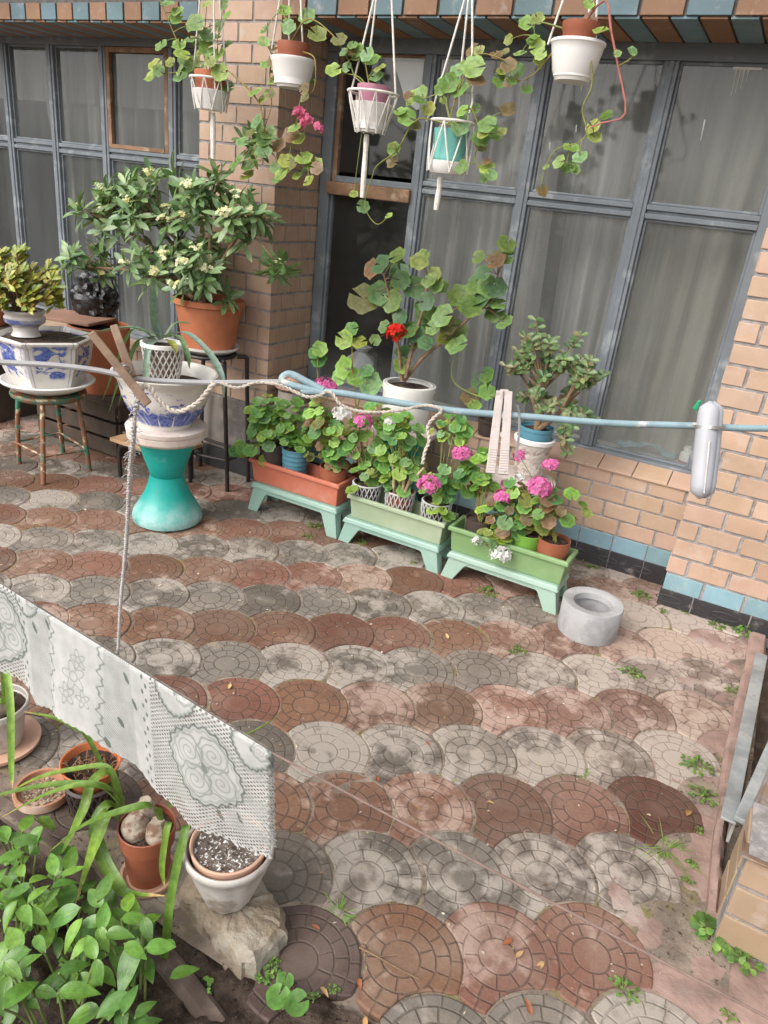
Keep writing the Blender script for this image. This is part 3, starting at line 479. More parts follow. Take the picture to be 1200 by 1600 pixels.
M_ROUND = leafmat('geranium_leaf', True, .5, .25)
M_LONG = leafmat('long_leaf', False, .33, .2, .3)
M_GLOSS = leafmat('glossy_leaf', False, .28, .15, .15)
def petalmat(name, col):
    t = NT(name)
    c = t.mix(t.step(t.noise(t.co(), 90, 4), .3, .7), mul(col, .8), mul(col, 1.15))
    c = t.mix(1.0, c, t.attr('Col').outputs['Color'], 'MULTIPLY')
    p = t.bsdf(c, .6, 0, .2)
    tr = t.n('ShaderNodeBsdfTranslucent'); t.set(tr.inputs[0], c)
    ms = t.n('ShaderNodeMixShader'); ms.inputs[0].default_value = .35
    t.link(p, ms.inputs[1]); t.link(tr.outputs[0], ms.inputs[2])
    return t.end(ms.outputs[0])
M_PET = {'pink': petalmat('pink_petal', (.85, .22, .5)), 'white': petalmat('white_petal', (.85, .85, .8)), 'red': petalmat('red_petal', (.75, .03, .02)), 'cream': petalmat('cream_petal', (.85, .82, .52)), 'rose': petalmat('rose_petal', (.82, .2, .34))}
M_STEM = mat('green_stem', (.16, .2, .06), .6, .3, 20, attr=True)
M_WOODY = mat('woody_stem', (.2, .13, .075), .8, .35, 40, bump=.6)
M_SOIL = mat('soil', (.055, .036, .026), .95, .6, 30, col2=(.14, .09, .06), sc2=45, bump=1.0, bsc=90, bdist=.01)
M_TERRA = mat('terracotta', (.42, .14, .065), .7, .15, 7, col2=(.52, .26, .16), thr=(.6, .75), bump=.15)
M_BROWNPOT = mat('brown_plastic', (.3, .095, .05), .5, .12, 7, col2=(.36, .17, .1), thr=(.6, .8), bump=.1)
M_WHITE = mat('white_plastic', (.74, .72, .69), .4, .05, 5, col2=(.5, .44, .36), thr=(.66, .8), sc2=6, bump=.06)
M_ENAMEL = mat('white_glaze', (.76, .74, .7), .22, .05, 5, col2=(.5, .36, .24), thr=(.66, .76), sc2=9, bump=.05)
M_CEMENT = mat('cement', (.36, .34, .32), .9, .22, 9, col2=(.24, .22, .2), sc2=5, bump=.5, bsc=120)
M_WOOD = mat('bare_wood', (.42, .26, .14), .8, .3, 14, col2=(.25, .14, .08), sc2=10, bump=.5)
M_DARKMETAL = mat('dark_metal', (.035, .03, .028), .45, .3, 20, col2=(.12, .06, .035), thr=(.6, .75), metal=.3)
M_CORD = mat('cotton_cord', (.7, .66, .6), .9, .15, 60, bump=.6, bsc=300)
M_TWINE = mat('natural_twine', (.5, .44, .37), .95, .25, 60, bump=.9, bsc=260)
# ---------------------------------------------------------------- the ground
def grid(x0, x1, y0, y1, nx, ny, zf):
    vs = [(x0 + (x1 - x0) * i / nx, y0 + (y1 - y0) * j / ny, 0) for j in range(ny + 1) for i in range(nx + 1)]
    vs = [(x, y, zf(x, y)) for x, y, _ in vs]
    fs = [(j * (nx + 1) + i, j * (nx + 1) + i + 1, (j + 1) * (nx + 1) + i + 1, (j + 1) * (nx + 1) + i) for j in range(ny) for i in range(nx)]
    return vs, fs

from mathutils import noise as mnoise
def fbm(x, y, s, o=4, seed=0.0):
    return mnoise.fractal(V((x * s, y * s, seed)), 1.0, 2.1, o)

M_EARTH = mat('earth', (.11, .08, .06), .95, .5, 6, col2=(.19, .15, .12), sc2=14, bump=.8, bsc=60, bdist=.01)
b = MB(); b.add(*grid(-150, 150, -150, 150, 2, 2, lambda x, y: -.06)); tag(b.build('ground', M_EARTH, smooth=False), None, None, kind='structure')

# soil bed in front: lumps, clods
def soil_z(x, y):
    e = min(1, max(0, (.86 - y) / .06))
    z = -.03 + .035 * fbm(x, y, 5, 5) + .018 * fbm(x, y, 22, 4, 3.1) + .006 * fbm(x, y, 75, 3, 7.7)
    z += .045 * math.exp(-((x + .62) ** 2 + (y - .70) ** 2) / .012) + .03 * math.exp(-((x + .74) ** 2 + (y - .68) ** 2) / .006)
    return z * (.4 + .6 * e) - .012 + (.018 if (x > -.62 and y > .78) else 0)
def bedmat():
    t = NT('bed_soil')
    g = t.geo()
    c = t.mix(t.step(t.noise(g, 14, 8, .65), .35, .68), (.045, .031, .024), (.15, .11, .085))
    c = t.mix(t.step(t.noise(g, 160, 5, .7), .62, .7), c, (.26, .2, .15))
    c = t.mix(t.step(t.noise(g, 90, 3, .6), .3, .4), (.02, .014, .011), c)
    return t.end(t.bsdf(c, .95, 0, .15, t.bump(t.noise(g, 120, 8, .7), 1.0, .012)))
b = MB(); b.add(*grid(-2.6, -.27, -.2, .9, 240, 110, soil_z)); b.add(*grid(-.66, -.27, .9, .95, 60, 12, soil_z)); tag(b.build('soil', bedmat(), ang=180), None, None, kind='structure')

# the sandy bed under the pavers
def jointmat():
    t = NT('joint_sand')
    g = t.geo()
    c = t.mix(t.step(t.noise(g, 9, 8, .62), .4, .62), (.19, .15, .12), (.33, .265, .205))
    c = t.mix(t.step(t.noise(g, 5, 6, .6), .52, .66), c, (.22, .19, .07))
    c = t.mix(t.step(t.noise(g, 60, 5, .7), .55, .66), c, (.07, .05, .04))
    return t.end(t.bsdf(c, .95, 0, .15, t.bump(t.noise(g, 140, 6, .7), .9, .006)))
def bed_z(x, y): return -.0042 + .0035 * fbm(x, y, 9, 4) - (.06 if (-.66 < x < -.30 and y < .945) else 0)
b = MB(); b.add(*grid(-8, .33, .88, 3.9, 160, 60, bed_z)); b.add(*grid(-.30, 1.3, .1, .879, 40, 20, bed_z))
M_JOINT = jointmat()
tag(b.build('paving_bed', M_JOINT, ang=180), None, None, kind='structure')

# cement patch along the kerb, pinkish and worn
M_PINKCEM = mat('pink_cement', (.30, .2, .165), .92, .3, 9, col2=(.36, .29, .25), sc2=5, bump=.7, bsc=60, bdist=.006, col3=(.18, .13, .1), thr3=(.58, .7), sc3=12)
def patch_z(x, y): return -.004 + .007 * fbm(x, y, 7, 5, 2.2) - .03 * max(0, (.02 - x) / .1)
b = MB(); b.add(*grid(-.06, .26, 1.32, 3.3, 40, 160, patch_z)); b.add(*grid(.10, .9, 1.1, 1.62, 80, 60, lambda x, y: -.008 + .010 * fbm(x, y, 6, 5, 4)))
tag(b.build('cement_strip', M_PINKCEM, ang=180), None, None, kind='structure')

# fish-scale pavers
TH = math.radians(34)
E1, E2 = (math.cos(TH), math.sin(TH)), (-math.sin(TH), math.cos(TH))
AV, BV, RR = (.2405, 0.0), (-.057, .2295), .15
def tile_r(th):
    c, s = math.cos(th), math.sin(th)
    r = RR
    for cx, cy in ((-AV[0], -AV[1]), (-BV[0], -BV[1])):
        q = cx * c + cy * s
        dsc = q * q - (cx * cx + cy * cy - RR * RR)
        if dsc > 0 and q > 0: r = min(r, q - math.sqrt(dsc))
    return r
NTL = 72
TILE_R = [tile_r(TAU * k / NTL) - .0024 for k in range(NTL)]
def pavermat():
    t = NT('paver')
    g = t.geo()
    col = t.attr('Col').outputs['Color']
    u = t.attr('uvp').outputs['Vector']
    ux, uy, _ = t.sep(u)
    fx = t.math('SUBTRACT', t.math('FRACT', ux), .5)     # local tile coordinate, packed with the tile's own random number
    fy = t.math('SUBTRACT', t.math('FRACT', uy), .5)
    rx = t.math('DIVIDE', t.math('FLOOR', ux), 64)
    ry = t.math('DIVIDE', t.math('FLOOR', uy), 64)       # rx: wear, ry: wetness
    r = t.math('MULTIPLY', t.math('SQRT', t.math('ADD', t.math('MULTIPLY', fx, fx), t.math('MULTIPLY', fy, fy))), 2.5)
    ang = t.math('DIVIDE', t.math('ARCTAN2', fy, fx), TAU)
    wob = t.math('MULTIPLY', t.math('SUBTRACT', t.noise(g, 30, 3), .5), .03)
    r = t.math('ADD', r, wob)
    rings = None
    for k in (.31, .56, .80):
        d = t.math('ABSOLUTE', t.math('SUBTRACT', r, k))
        rings = d if rings is None else t.math('MINIMUM', rings, d)
    for lo, hi, n, ph in ((.31, .56, 9, .13), (.56, .80, 14, .4), (.80, 1.2, 18, .7)):
        fr = t.math('FRACT', t.math('MULTIPLY_ADD', ang, n, 10 + ph))
        d = t.math('MULTIPLY', t.math('ABSOLUTE', t.math('SUBTRACT', fr, .5)), r)
        d = t.math('MULTIPLY', d, TAU / n)
        off = t.math('ADD', t.math('GREATER_THAN', lo, r), t.math('GREATER_THAN', r, hi))
        rings = t.math('MINIMUM', rings, t.math('ADD', d, off))
    line = t.math('MULTIPLY', t.math('SUBTRACT', 1.0, t.step(rings, .006, .026)), t.step(t.noise(g, 11, 5, .6), .28, .52))
    n1 = t.noise(g, 6.5, 8, .6, .4)
    n2 = t.noise(g, 17, 7, .62)
    n3 = t.noise(g, 120, 6, .7)
    n4 = t.noise(g, 2.1, 4, .5)
    w = t.math('ADD', t.math('MULTIPLY', n1, .55), t.math('MULTIPLY', n2, .45))
    w = t.math('ADD', w, t.math('MULTIPLY', t.math('SUBTRACT', rx, .5), .42))
    w = t.math('ADD', w, t.math('MULTIPLY', t.math('SUBTRACT', n4, .5), .28))
    wear = t.step(w, .48, .62)
    red = t.sep(col)
    pale = t.mix(.72, (.50, .44, .385), t.mix(1.0, col, (1.75, 1.8, 1.8), 'MULTIPLY'))
    pale = t.mix(.35, pale, (.42, .355, .30))
    c = t.mix(t.math('MULTIPLY', t.step(n3, .3, .75), .5), t.mix(1.0, col, (.72, .7, .68), 'MULTIPLY'), t.mix(1.0, col, (1.25, 1.22, 1.2), 'MULTIPLY'))
    c = t.mix(t.math('MULTIPLY', wear, .75), c, pale)
    dustf = t.step(t.noise(g, 3.2, 7, .65, .5), .40, .68)
    c = t.mix(t.math('MULTIPLY', dustf, .36), c, (.34, .275, .22))
    wet = t.step(t.math('ADD', t.math('MULTIPLY', t.noise(g, 4.3, 5, .5), .6), t.math('MULTIPLY', ry, .5)), .50, .60)
    wet = t.math('MULTIPLY', wet, t.math('SUBTRACT', 1.0, wear))
    c = t.mix(t.math('MULTIPLY', wet, .55), c, t.mix(1.0, c, (.52, .48, .46), 'MULTIPLY'))
    fade = t.math('MULTIPLY', line, t.math('SUBTRACT', 1.0, t.math('MULTIPLY', wear, .72)))
    c = t.mix(t.math('MULTIPLY', fade, .6), c, (.085, .065, .05))
    c = t.mix(t.math('MULTIPLY', t.step(t.noise(g, 48, 6, .7), .62, .72), .5), c, (.10, .08, .06))
    h = t.math('ADD', t.math('MULTIPLY', line, -1.0), t.math('MULTIPLY', n3, .5))
    return t.end(t.bsdf(c, t.math('MULTIPLY_ADD', wet, -.25, .85), 0, .3, t.bump(h, .8, .003)))

b = MB()
prng = random.Random(3)
for j in range(-9, 22):
    for i in range(-40, 22):
        lx, ly = i * AV[0] + j * BV[0], j * BV[1]
        cx = -.724 + lx * E1[0] + ly * E2[0] + prng.uniform(-.004, .004)
        cy = 1.432 + lx * E1[1] + ly * E2[1] + prng.uniform(-.004, .004)
        if cx < -7.5 or cx > 1.0 or cy > 3.72 or cy < .6: continue
        if cy < .965 and cx < -.40: continue
        if cx > .2 and cy > 1.34: continue
        if cx > .55: continue
        if cy < .83: continue
        sh = prng.uniform(.86, 1.14)
        far = min(1, max(0, (cy - 1.2) / 2.2))
        rgt = min(1, max(0, (cx + .9) / 1.0)) * far
        if j % 2 == 0:
            base = (.235 * sh, .115 * sh * prng.uniform(.95, 1.1), .078 * sh)
        else:
            base = (.20 * sh, .178 * sh, .152 * sh)
        base = tuple(base[k] * (1 - .75 * rgt) + (.40, .30, .26)[k] * .75 * rgt for k in range(3))
        wear = min(.98, max(0, prng.gauss(.42 + .12 * (j % 2) + .40 * rgt, .13)))
        wet = min(.98, max(0, prng.gauss(.42 - .1 * rgt, .25)))
        if cy < 1.25 and j % 2 == 0: wear *= .75
        if math.hypot(cx - .116, cy - 2.036) < .14: base, wear, wet = (.15, .062, .044), .02, .95
        if cx < -.45 and cy < 1.08 and j % 2 == 0: base, wear, wet = (.115, .075, .068), .1, .9
        sd = prng.uniform(0, 99)
        tx, ty = prng.uniform(-.008, .008), prng.uniform(-.008, .008)
        z0 = prng.uniform(-.0025, .0025)
        vs, uv, fs = [(cx, cy, z0)], [(.5, .5)], []
        kw, kt = int(wear * 64), int(wet * 64)
        for ring, (ins, dz) in enumerate(((.005, 0), (.0, -.003), (.0, -.03))):
            for k in range(NTL):
                a = TAU * k / NTL
                r = TILE_R[k] - ins + .0035 * mnoise.noise(V((math.cos(a) * 1.7, math.sin(a) * 1.7, sd))) - .006 * max(0, mnoise.noise(V((math.cos(a) * 4, math.sin(a) * 4, sd + 50))) - .35)
                x, y = r * math.cos(a), r * math.sin(a)
                vs.append((cx + x * E1[0] + y * E2[0], cy + x * E1[1] + y * E2[1], z0 + dz + tx * x + ty * y))
                uv.append((x / RR / 2.5 + .5, y / RR / 2.5 + .5))
        uv = [(q[0] + kw, q[1] + kt) for q in uv]
        for k in range(NTL):
            k2 = (k + 1) % NTL
            fs.append((0, 1 + k, 1 + k2))
            for q in (0, 1):
                fs.append((1 + q * NTL + k, 1 + (q + 1) * NTL + k, 1 + (q + 1) * NTL + k2, 1 + q * NTL + k2))
        b.add(vs, fs, base, uv)
tag(b.build('paving', pavermat(), ang=30), None, None, kind='structure')

# ---------------------------------------------------------------- the brick house
house = thing('brick_house', 'tan brick house with blue brick bands and grey framed windows', 'house', (-1.2, 3.4, 0))
def brickmat():
    t = NT('glazed_brick')
    g = t.geo()
    c = t.mix(t.step(t.noise(g, 3.1, 6, .6), .3, .7), (.86, .83, .8), (1.1, 1.1, 1.1))
    c = t.mix(1.0, t.attr('Col').outputs['Color'], c, 'MULTIPLY')
    c = t.mix(t.math('MULTIPLY', t.step(t.noise(g, 55, 6, .7), .62, .74), .55), c, (.3, .2, .12))
    c = t.mix(t.math('MULTIPLY', t.step(t.noise(g, 170, 4, .7), .6, .7), .25), c, (.2, .16, .13))
    c = t.mix(t.math('MULTIPLY', t.step(t.noise(g, 12, 7, .65), .55, .72), .35), c, (.5, .44, .4))
    c = t.mix(t.math('MULTIPLY', t.step(t.noise(g, 2.3, 8, .7, .6), .52, .72), .3), c, t.mix(1.0, c, (.62, .58, .55), 'MULTIPLY'))
    return t.end(t.bsdf(c, .5, 0, .35, t.bump(t.noise(g, 90, 5, .6), .22, .002)))
M_BRICK = brickmat()
M_MORTAR = mat('mortar', (.29, .265, .255), .95, .3, 20, col2=(.36, .33, .3), sc2=40, bump=1.0, bsc=160, bdist=.004)
BT, BL_, BK, BO = (.455, .315, .228), (.21, .335, .385), (.035, .033, .036), (.25, .135, .075)  # BO, the cornice orange, is toned down to carry shade
brng = random.Random(11)
def bcol(c, s=.07):
    k = 1 + brng.uniform(-s, s)
    return (c[0] * k, c[1] * k * (1 + brng.uniform(-.03, .03)), c[2] * k * (1 + brng.uniform(-.05, .05)))
def course(mb, axis, fix, out, a0, a1, z0, z1, pitch, off, colf, gap=.0135, depth=.05):
    """one course of bricks on a plane; axis 'x' runs along x at y=fix, 'y' runs along y at x=fix; out = sign of the facing side"""
    n = int((a1 - a0) / pitch) + 3
    for k in range(-1, n):
        s = a0 - off + k * pitch + gap / 2; e = s + pitch - gap
        s, e = max(s, a0), min(e, a1)
        if e - s < .012: continue
        j = brng.uniform(-.0012, .0012)
        c = colf(k)
        if axis == 'x':
            ys = sorted((fix + j * out, fix + j * out - out * depth))
            mb.bb(s, e, ys[0], ys[1], z0, z1, c)
        else:
            xs = sorted((fix + j * out, fix + j * out - out * depth))
            mb.bb(xs[0], xs[1], s, e, z0, z1, c)
PITCH, CH, JT = .1775, .0895, .0135
# right pier
b = MB()
PX0, PX1, PY = -.155, 1.6, 3.36
course(b, 'x', PY, -1, PX0, PX1, .0, .081, .25, .1, lambda k: bcol(BK, .2), .006)
course(b, 'x', PY, -1, PX0, PX1, .0845, .165, PITCH, .0, lambda k: bcol(BL_))
for r in range(28):
    z = .172 + r * CH
    course(b, 'x', PY, -1, PX0, PX1, z + JT * .3, z + CH - JT * .7, PITCH, .0 if r % 2 else .089, lambda k: bcol(BT))
    course(b, 'y', PX0, -1, PY + .052, 3.72, z + JT * .3, z + CH - JT * .7, .115, .03 if r % 2 else .0, lambda k: bcol(BT))
b.build('brick_pier', M_BRICK, house, smooth=False, bevel=.0025)
b = MB(); b.bb(PX0 + .006, PX1, PY + .006, 3.9, -.05, 2.8); b.build('pier_mortar', M_MORTAR, house, smooth=False)
# wall under the right window
WY = 3.57
b = MB(); WX0, WX1 = -2.45, -.16
course(b, 'x', WY, -1, WX0, WX1, .0, .098, .172, .06, lambda k: bcol(BK, .2), .004)
course(b, 'x', WY, -1, WX0, WX1, .101, .184, .172, .06, lambda k: bcol(BL_), .005)
for r in range(4):
    z = .188 + r * CH * .94
    course(b, 'x', WY, -1, WX0, WX1, z + .004, z + CH * .94 - .006, PITCH, .03 if r % 2 else .115, lambda k: bcol(BT), .011)
# sill: sloping header bricks
k = 0; x = WX0
while x < WX1:
    c = bcol(BT, .05)
    x2 = min(x + .168, WX1)
    b.add([(x + .002, WY - .012, .512), (x2 - .002, WY - .012, .512), (x2 - .002, 3.69, .548), (x + .002, 3.69, .548),
           (x + .002, WY - .012, .470 + .055), (x2 - .002, WY - .012, .525), (x2 - .002, 3.69, .56), (x + .002, 3.69, .56)],
          [(0, 1, 5, 4), (4, 5, 6, 7), (1, 2, 6, 5), (0, 4, 7, 3), (0, 3, 2, 1)], c)
    x = x2
b.build('window_wall', M_BRICK, house, smooth=False, bevel=.0022)
b = MB(); b.bb(WX0 + .001, WX1, WY + .005, 3.76, -.05, .512); b.build('window_wall_mortar', M_MORTAR, house, smooth=False)
# black base tiles carry a raised oval: low relief
M_BLACKT = mat('black_tile', (.045, .042, .045), .45, .2, 10)
for k in range(14):
    cx = WX0 + .03 + k * .172 + .08
    if cx < WX1 - .06:
        b = MB(); b.tube([(cx + .05 * math.cos(TAU * q / 24), WY - .002, .05 + .014 * math.sin(TAU * q / 24)) for q in range(25)], .0022, 5); b.build('oval_relief', M_BLACKT, house)
for k in range(7):
    cx = PX0 + .03 + k * .25
    b = MB(); b.tube([(cx + .06 * math.cos(TAU * q / 24) + .02, PY - .002, .042 + .016 * math.sin(TAU * q / 24)) for q in range(25)], .0022, 5); b.build('oval_relief', M_BLACKT, house)
# pillar
QX0, QX1, QY = -2.955, -2.45, 3.30
b = MB()
for r in range(27):
    z = .46 + r * CH
    if z > 2.78: break
    course(b, 'x', QY, -1, QX0, QX1, z + .004, z + CH - .0085, PITCH, .02 if r % 2 else .108, lambda k: bcol(BT), .0115)
    course(b, 'y', QX1, 1, QY + .052, 3.72, z + .004, z + CH - .0085, .124, .02 if r % 2 else .07, lambda k: bcol(mul(BT, .97)), .009)
    course(b, 'y', QX0, -1, QY + .052, 3.72, z + .004, z + CH - .0085, .124, .02 if r % 2 else .07, lambda k: bcol(BT), .009)
b.build('brick_pillar', M_BRICK, house, smooth=False, bevel=.0022)
b = MB(); b.bb(QX0 + .005, QX1 - .005, QY + .005, 3.74, .45, 2.8); b.build('pillar_mortar', M_MORTAR, house, smooth=False)
M_RENDER = mat('grey_render', (.2, .175, .155), .9, .25, 6, col2=(.1, .09, .085), sc2=4, bump=.5)
b = MB(); b.bb(QX0 - .006, QX1 + .006, QY - .008, 3.73, .13, .458); b.build('pillar_plinth', M_RENDER, house, smooth=False, bevel=.006)
b = MB(); b.bb(QX0 - .012, QX1 + .012, QY - .014, 3.73, -.05, .128, (.5, .5, .5)); b.build('pillar_base', M_BLACKT, house, smooth=False, bevel=.004)
# wall under the left window
LX0, LX1 = -5.75, QX0
b = MB()
course(b, 'x', WY, -1, LX0, LX1, .0, .098, .172, .0, lambda k: bcol(BK, .2), .004)
for r in range(5):
    z = .102 + r * .082
    course(b, 'x', WY, -1, LX0, LX1, z + .004, z + .076, PITCH, .03 if r % 2 else .115, lambda k: bcol(BT if r else BL_), .011)
b.bb(LX0, LX1, WY - .01, 3.69, .513, .545, bcol(BT))
b.build('window_wall', M_BRICK, house, smooth=False, bevel=.0022)
b = MB(); b.bb(LX0, LX1, WY + .005, 3.76, -.05, .512); b.build('window_wall_mortar', M_MORTAR, house, smooth=False)
b = MB()
for r in range(28):
    z = .05 + r * CH
    course(b, 'x', QY, -1, -7.2, LX0, z + .004, z + CH - .0085, PITCH, .02 if r % 2 else .108, lambda k: bcol(BT), .0115)
    course(b, 'y', LX0, 1, QY + .052, 3.72, z + .004, z + CH - .0085, .124, .02 if r % 2 else .07, lambda k: bcol(BT), .009)
b.build('brick_pillar', M_BRICK, house, smooth=False, bevel=.0022)
b = MB(); b.bb(-7.2, LX0 - .005, QY + .005, 3.74, -.05, 2.8); b.build('pillar_mortar', M_MORTAR, house, smooth=False)
# cornice band over the windows: upright blue and orange bricks, soffit bricks underneath
SZ = 2.358
M_DARKJ = mat('dark_joint', (.12, .11, .1), .95, .3, 30, bump=.8, bsc=150)
for x0, x1, fy in ((QX1 + .004, PX0 - .004, 3.288), (LX0 + .004, QX0 - .004, 3.295)):
    SZ = 2.358 if x0 > -3 else 2.335
    b = MB()
    k = 0; x = x0 - .03
    pw = .168 if x0 > -3 else .128
    while x < x1:
        a, e = max(x + .006, x0), min(x + pw - .006, x1)
        if e - a > .015: b.bb(a, e, fy + brng.uniform(-.001, .001), fy + .06, SZ + .004, SZ + .083, bcol(mul(BL_, .55) if k % 2 else BO))  # blue and orange darkened: shade over the windows put into the colour
        k += 1; x += pw
    k = 0; x = x0 - .02
    pw = .105 if x0 > -3 else .088
    while x < x1:
        a, e = max(x + .005, x0), min(x + pw - .005, x1)
        if e - a > .015: b.bb(a, e, fy + .012, 3.69, SZ - .006, SZ + .003, bcol(mul(BL_, .9) if k % 2 else mul(BO, 1.35)))  # soffit colours lifted, painting in light where only bounce reaches
        k += 1; x += pw
    for r in range(4):
        z = SZ + .088 + r * .088
        yy = fy + .05 * (r == 0) + .06 * (r > 0)
        course(b, 'x', yy, -1, x0, x1, z + .005, z + .08, pw * (1 if r else 1.02), .05 * r, lambda k: bcol(mul(BT, .6) if r else BO), .012)
    b.build('cornice', M_BRICK, house, smooth=False, bevel=.002)
    b = MB(); b.bb(x0, x1, fy + .012, 3.9, SZ + .0035, 2.8); b.build('cornice_mortar', M_DARKJ, house, smooth=False)
# unseen eave, cut back for more sky light; pots hang from the beam
M_EAVE = mat('grey_eave', (.3, .29, .28), .8, .2, 5)
b = MB(); b.bb(-7.2, 1.6, 3.24, 4.4, 2.81, 2.9); b.build('eave', M_EAVE, house, smooth=False)
b = MB(); b.bb(-7.2, 1.6, 2.98, 3.03, 2.76, 2.809); b.build('beam', M_WOOD, house, smooth=False)
for k in range(8):
    b = MB(); b.bb(-7.0 + k * 1.2, -6.95 + k * 1.2, 2.9, 3.29, 2.8095, 2.87); b.build('rafter', M_WOOD, house, smooth=False)
# room behind the windows
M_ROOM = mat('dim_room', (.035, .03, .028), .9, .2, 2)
b = MB()
b.bb(-7.0, 1.2, 5.6, 5.7, .3, 2.75); b.bb(-7.0, 1.2, 3.91, 5.6, .3, .4); b.bb(-7.0, 1.2, 3.91, 5.6, 2.7, 2.8)
b.bb(-7.0, -6.9, 3.91, 5.6, .4, 2.7); b.bb(1.1, 1.2, 3.91, 5.6, .4, 2.7); b.bb(-2.75, -2.68, 3.91, 5.6, .4, 2.7)
b.build('room', M_ROOM, house, smooth=False)

# ---------------------------------------------------------------- windows
M_FRAME = mat('grey_blue_paint', (.165, .185, .205), .5, .12, 6, col2=(.27, .295, .31), sc2=9, bump=.3, bsc=50, col3=(.2, .12, .08), thr3=(.68, .73), sc3=16)
M_RAWWOOD = mat('weathered_wood', (.25, .145, .085), .8, .4, 7, col2=(.4, .29, .2), sc2=12, bump=.8, bsc=60, bdist=.004)
def glassmat(name, lo, hi, band=0.0, tint=(.42, .41, .4)):
    t = NT(name)
    g = t.geo()
    px, py, pz = t.sep(g)
    cx = t.n('ShaderNodeCombineXYZ')
    t.set(cx.inputs[0], t.math('MULTIPLY', px, 9)); t.set(cx.inputs[1], py); t.set(cx.inputs[2], t.math('MULTIPLY', pz, .6))
    streak = t.noise(cx.outputs[0], 1.6, 5, .6)
    cloud = t.noise(g, 3, 5, .6)
    drop = t.step(t.noise(g, 210, 2, .5), .58, .66)
    bandm = t.step(t.noise(cx.outputs[0], .8, 2), .5, .6)
    f = t.math('MULTIPLY_ADD', t.math('ADD', t.math('MULTIPLY', streak, .5), t.math('MULTIPLY', cloud, .5)), hi - lo, lo)
    f = t.math('ADD', f, t.math('MULTIPLY', t.math('MULTIPLY', drop, bandm), band))
    low = t.math('MULTIPLY', t.math('SUBTRACT', 1.0, t.step(pz, .57, .85)), .10)
    f = t.math('ADD', f, low, clamp=True)
    d = t.n('ShaderNodeBsdfDiffuse'); t.set(d.inputs[0], tint)
    tr = t.n('ShaderNodeBsdfTransparent'); t.set(tr.inputs[0], (.95, .96, .955))
    m1 = t.n('ShaderNodeMixShader'); t.set(m1.inputs[0], f); t.link(tr.outputs[0], m1.inputs[1]); t.link(d.outputs[0], m1.inputs[2])
    gl = t.n('ShaderNodeBsdfGlossy'); gl.inputs['Roughness'].default_value = .06; t.set(gl.inputs[0], (.9, .9, .9))
    fr = t.n('ShaderNodeFresnel'); fr.inputs[0].default_value = 1.5
    m2 = t.n('ShaderNodeMixShader'); t.set(m2.inputs[0], t.math('MULTIPLY', fr.outputs[0], t.math('SUBTRACT', 1.0, t.n('ShaderNodeNewGeometry').outputs['Backfacing']))); t.link(m1.outputs[0], m2.inputs[1]); t.link(gl.outputs[0], m2.inputs[2])
    return t.end(m2.outputs[0])
M_GLASS_D = glassmat('dusty_glass', .0, .27, .26, (.36, .37, .355))
M_GLASS_C = glassmat('clear_glass', .0, .05, .0)
M_GLASS_B = glassmat('dim_glass', .03, .16, .08, (.34, .36, .36))
M_DRIP = mat('paint_drip', (.75, .74, .72), .6)
FY = 3.70          # frame front
Z0, ZB, ZT, ZH = .545, 1.70, 2.29, 2.357
def window(xs, x0, x1, name, special):
    """xs = mullion centres, x0 and x1 outer edges"""
    fr = MB()
    fr.bb(x0, x1, FY, FY + .07, ZT, ZH); fr.bb(x0, x1, FY - .015, FY + .07, Z0 - .02, Z0 + .028)
    edges = [x0] + xs + [x1]
    fr.bb(x0, x0 + .065, FY + .002, FY + .07, Z0 + .0285, ZT - .0005); fr.bb(x1 - .045, x1, FY + .002, FY + .07, Z0 + .0285, ZT - .0005)
    for x in xs:
        fr.bb(x - .030, x - .002, FY + .003, FY + .07, Z0 + .0285, ZT - .0005); fr.bb(x + .002, x + .030, FY + .003, FY + .07, Z0 + .0285, ZT - .0005)
        fr.bb(x - .012, x + .012, FY - .004, FY + .0028, Z0 + .03, ZT)
    f = fr.build('window', M_FRAME, house, smooth=False, bevel=.004)
    cells = []
    for i in range(len(edges) - 1):
        a = edges[i] + (.0655 if i == 0 else .0305); e = edges[i + 1] - (.0455 if i == len(edges) - 2 else .0305)
        cells.append((a, e))
    bars = MB(); wood = MB()
    for i, (a, e) in enumerate(cells):
        if special.get(i) == 'wood': continue
        bars.bb(a, e, FY + .006, FY + .03, ZB - .030, ZB - .007); bars.bb(a, e, FY + .006, FY + .03, ZB + .007, ZB + .030); bars.bb(a, e, FY + .02, FY + .04, ZB - .0069, ZB + .0069, (.3, .3, .3))
        for z0, z1 in ((Z0 + .0285, ZB - .0305), (ZB + .0305, ZT - .0005)):
            for p, q in ((a, a + .012), (e - .012, e)): bars.bb(p, q, FY + .022, FY + .05, z0, z1)
            bars.bb(a + .0122, e - .0122, FY + .022, FY + .05, z0, z0 + .012); bars.bb(a + .0122, e - .0122, FY + .022, FY + .05, z1 - .012, z1)
    bars.build('sash', M_FRAME, f, smooth=False, bevel=.003)
    return f, cells

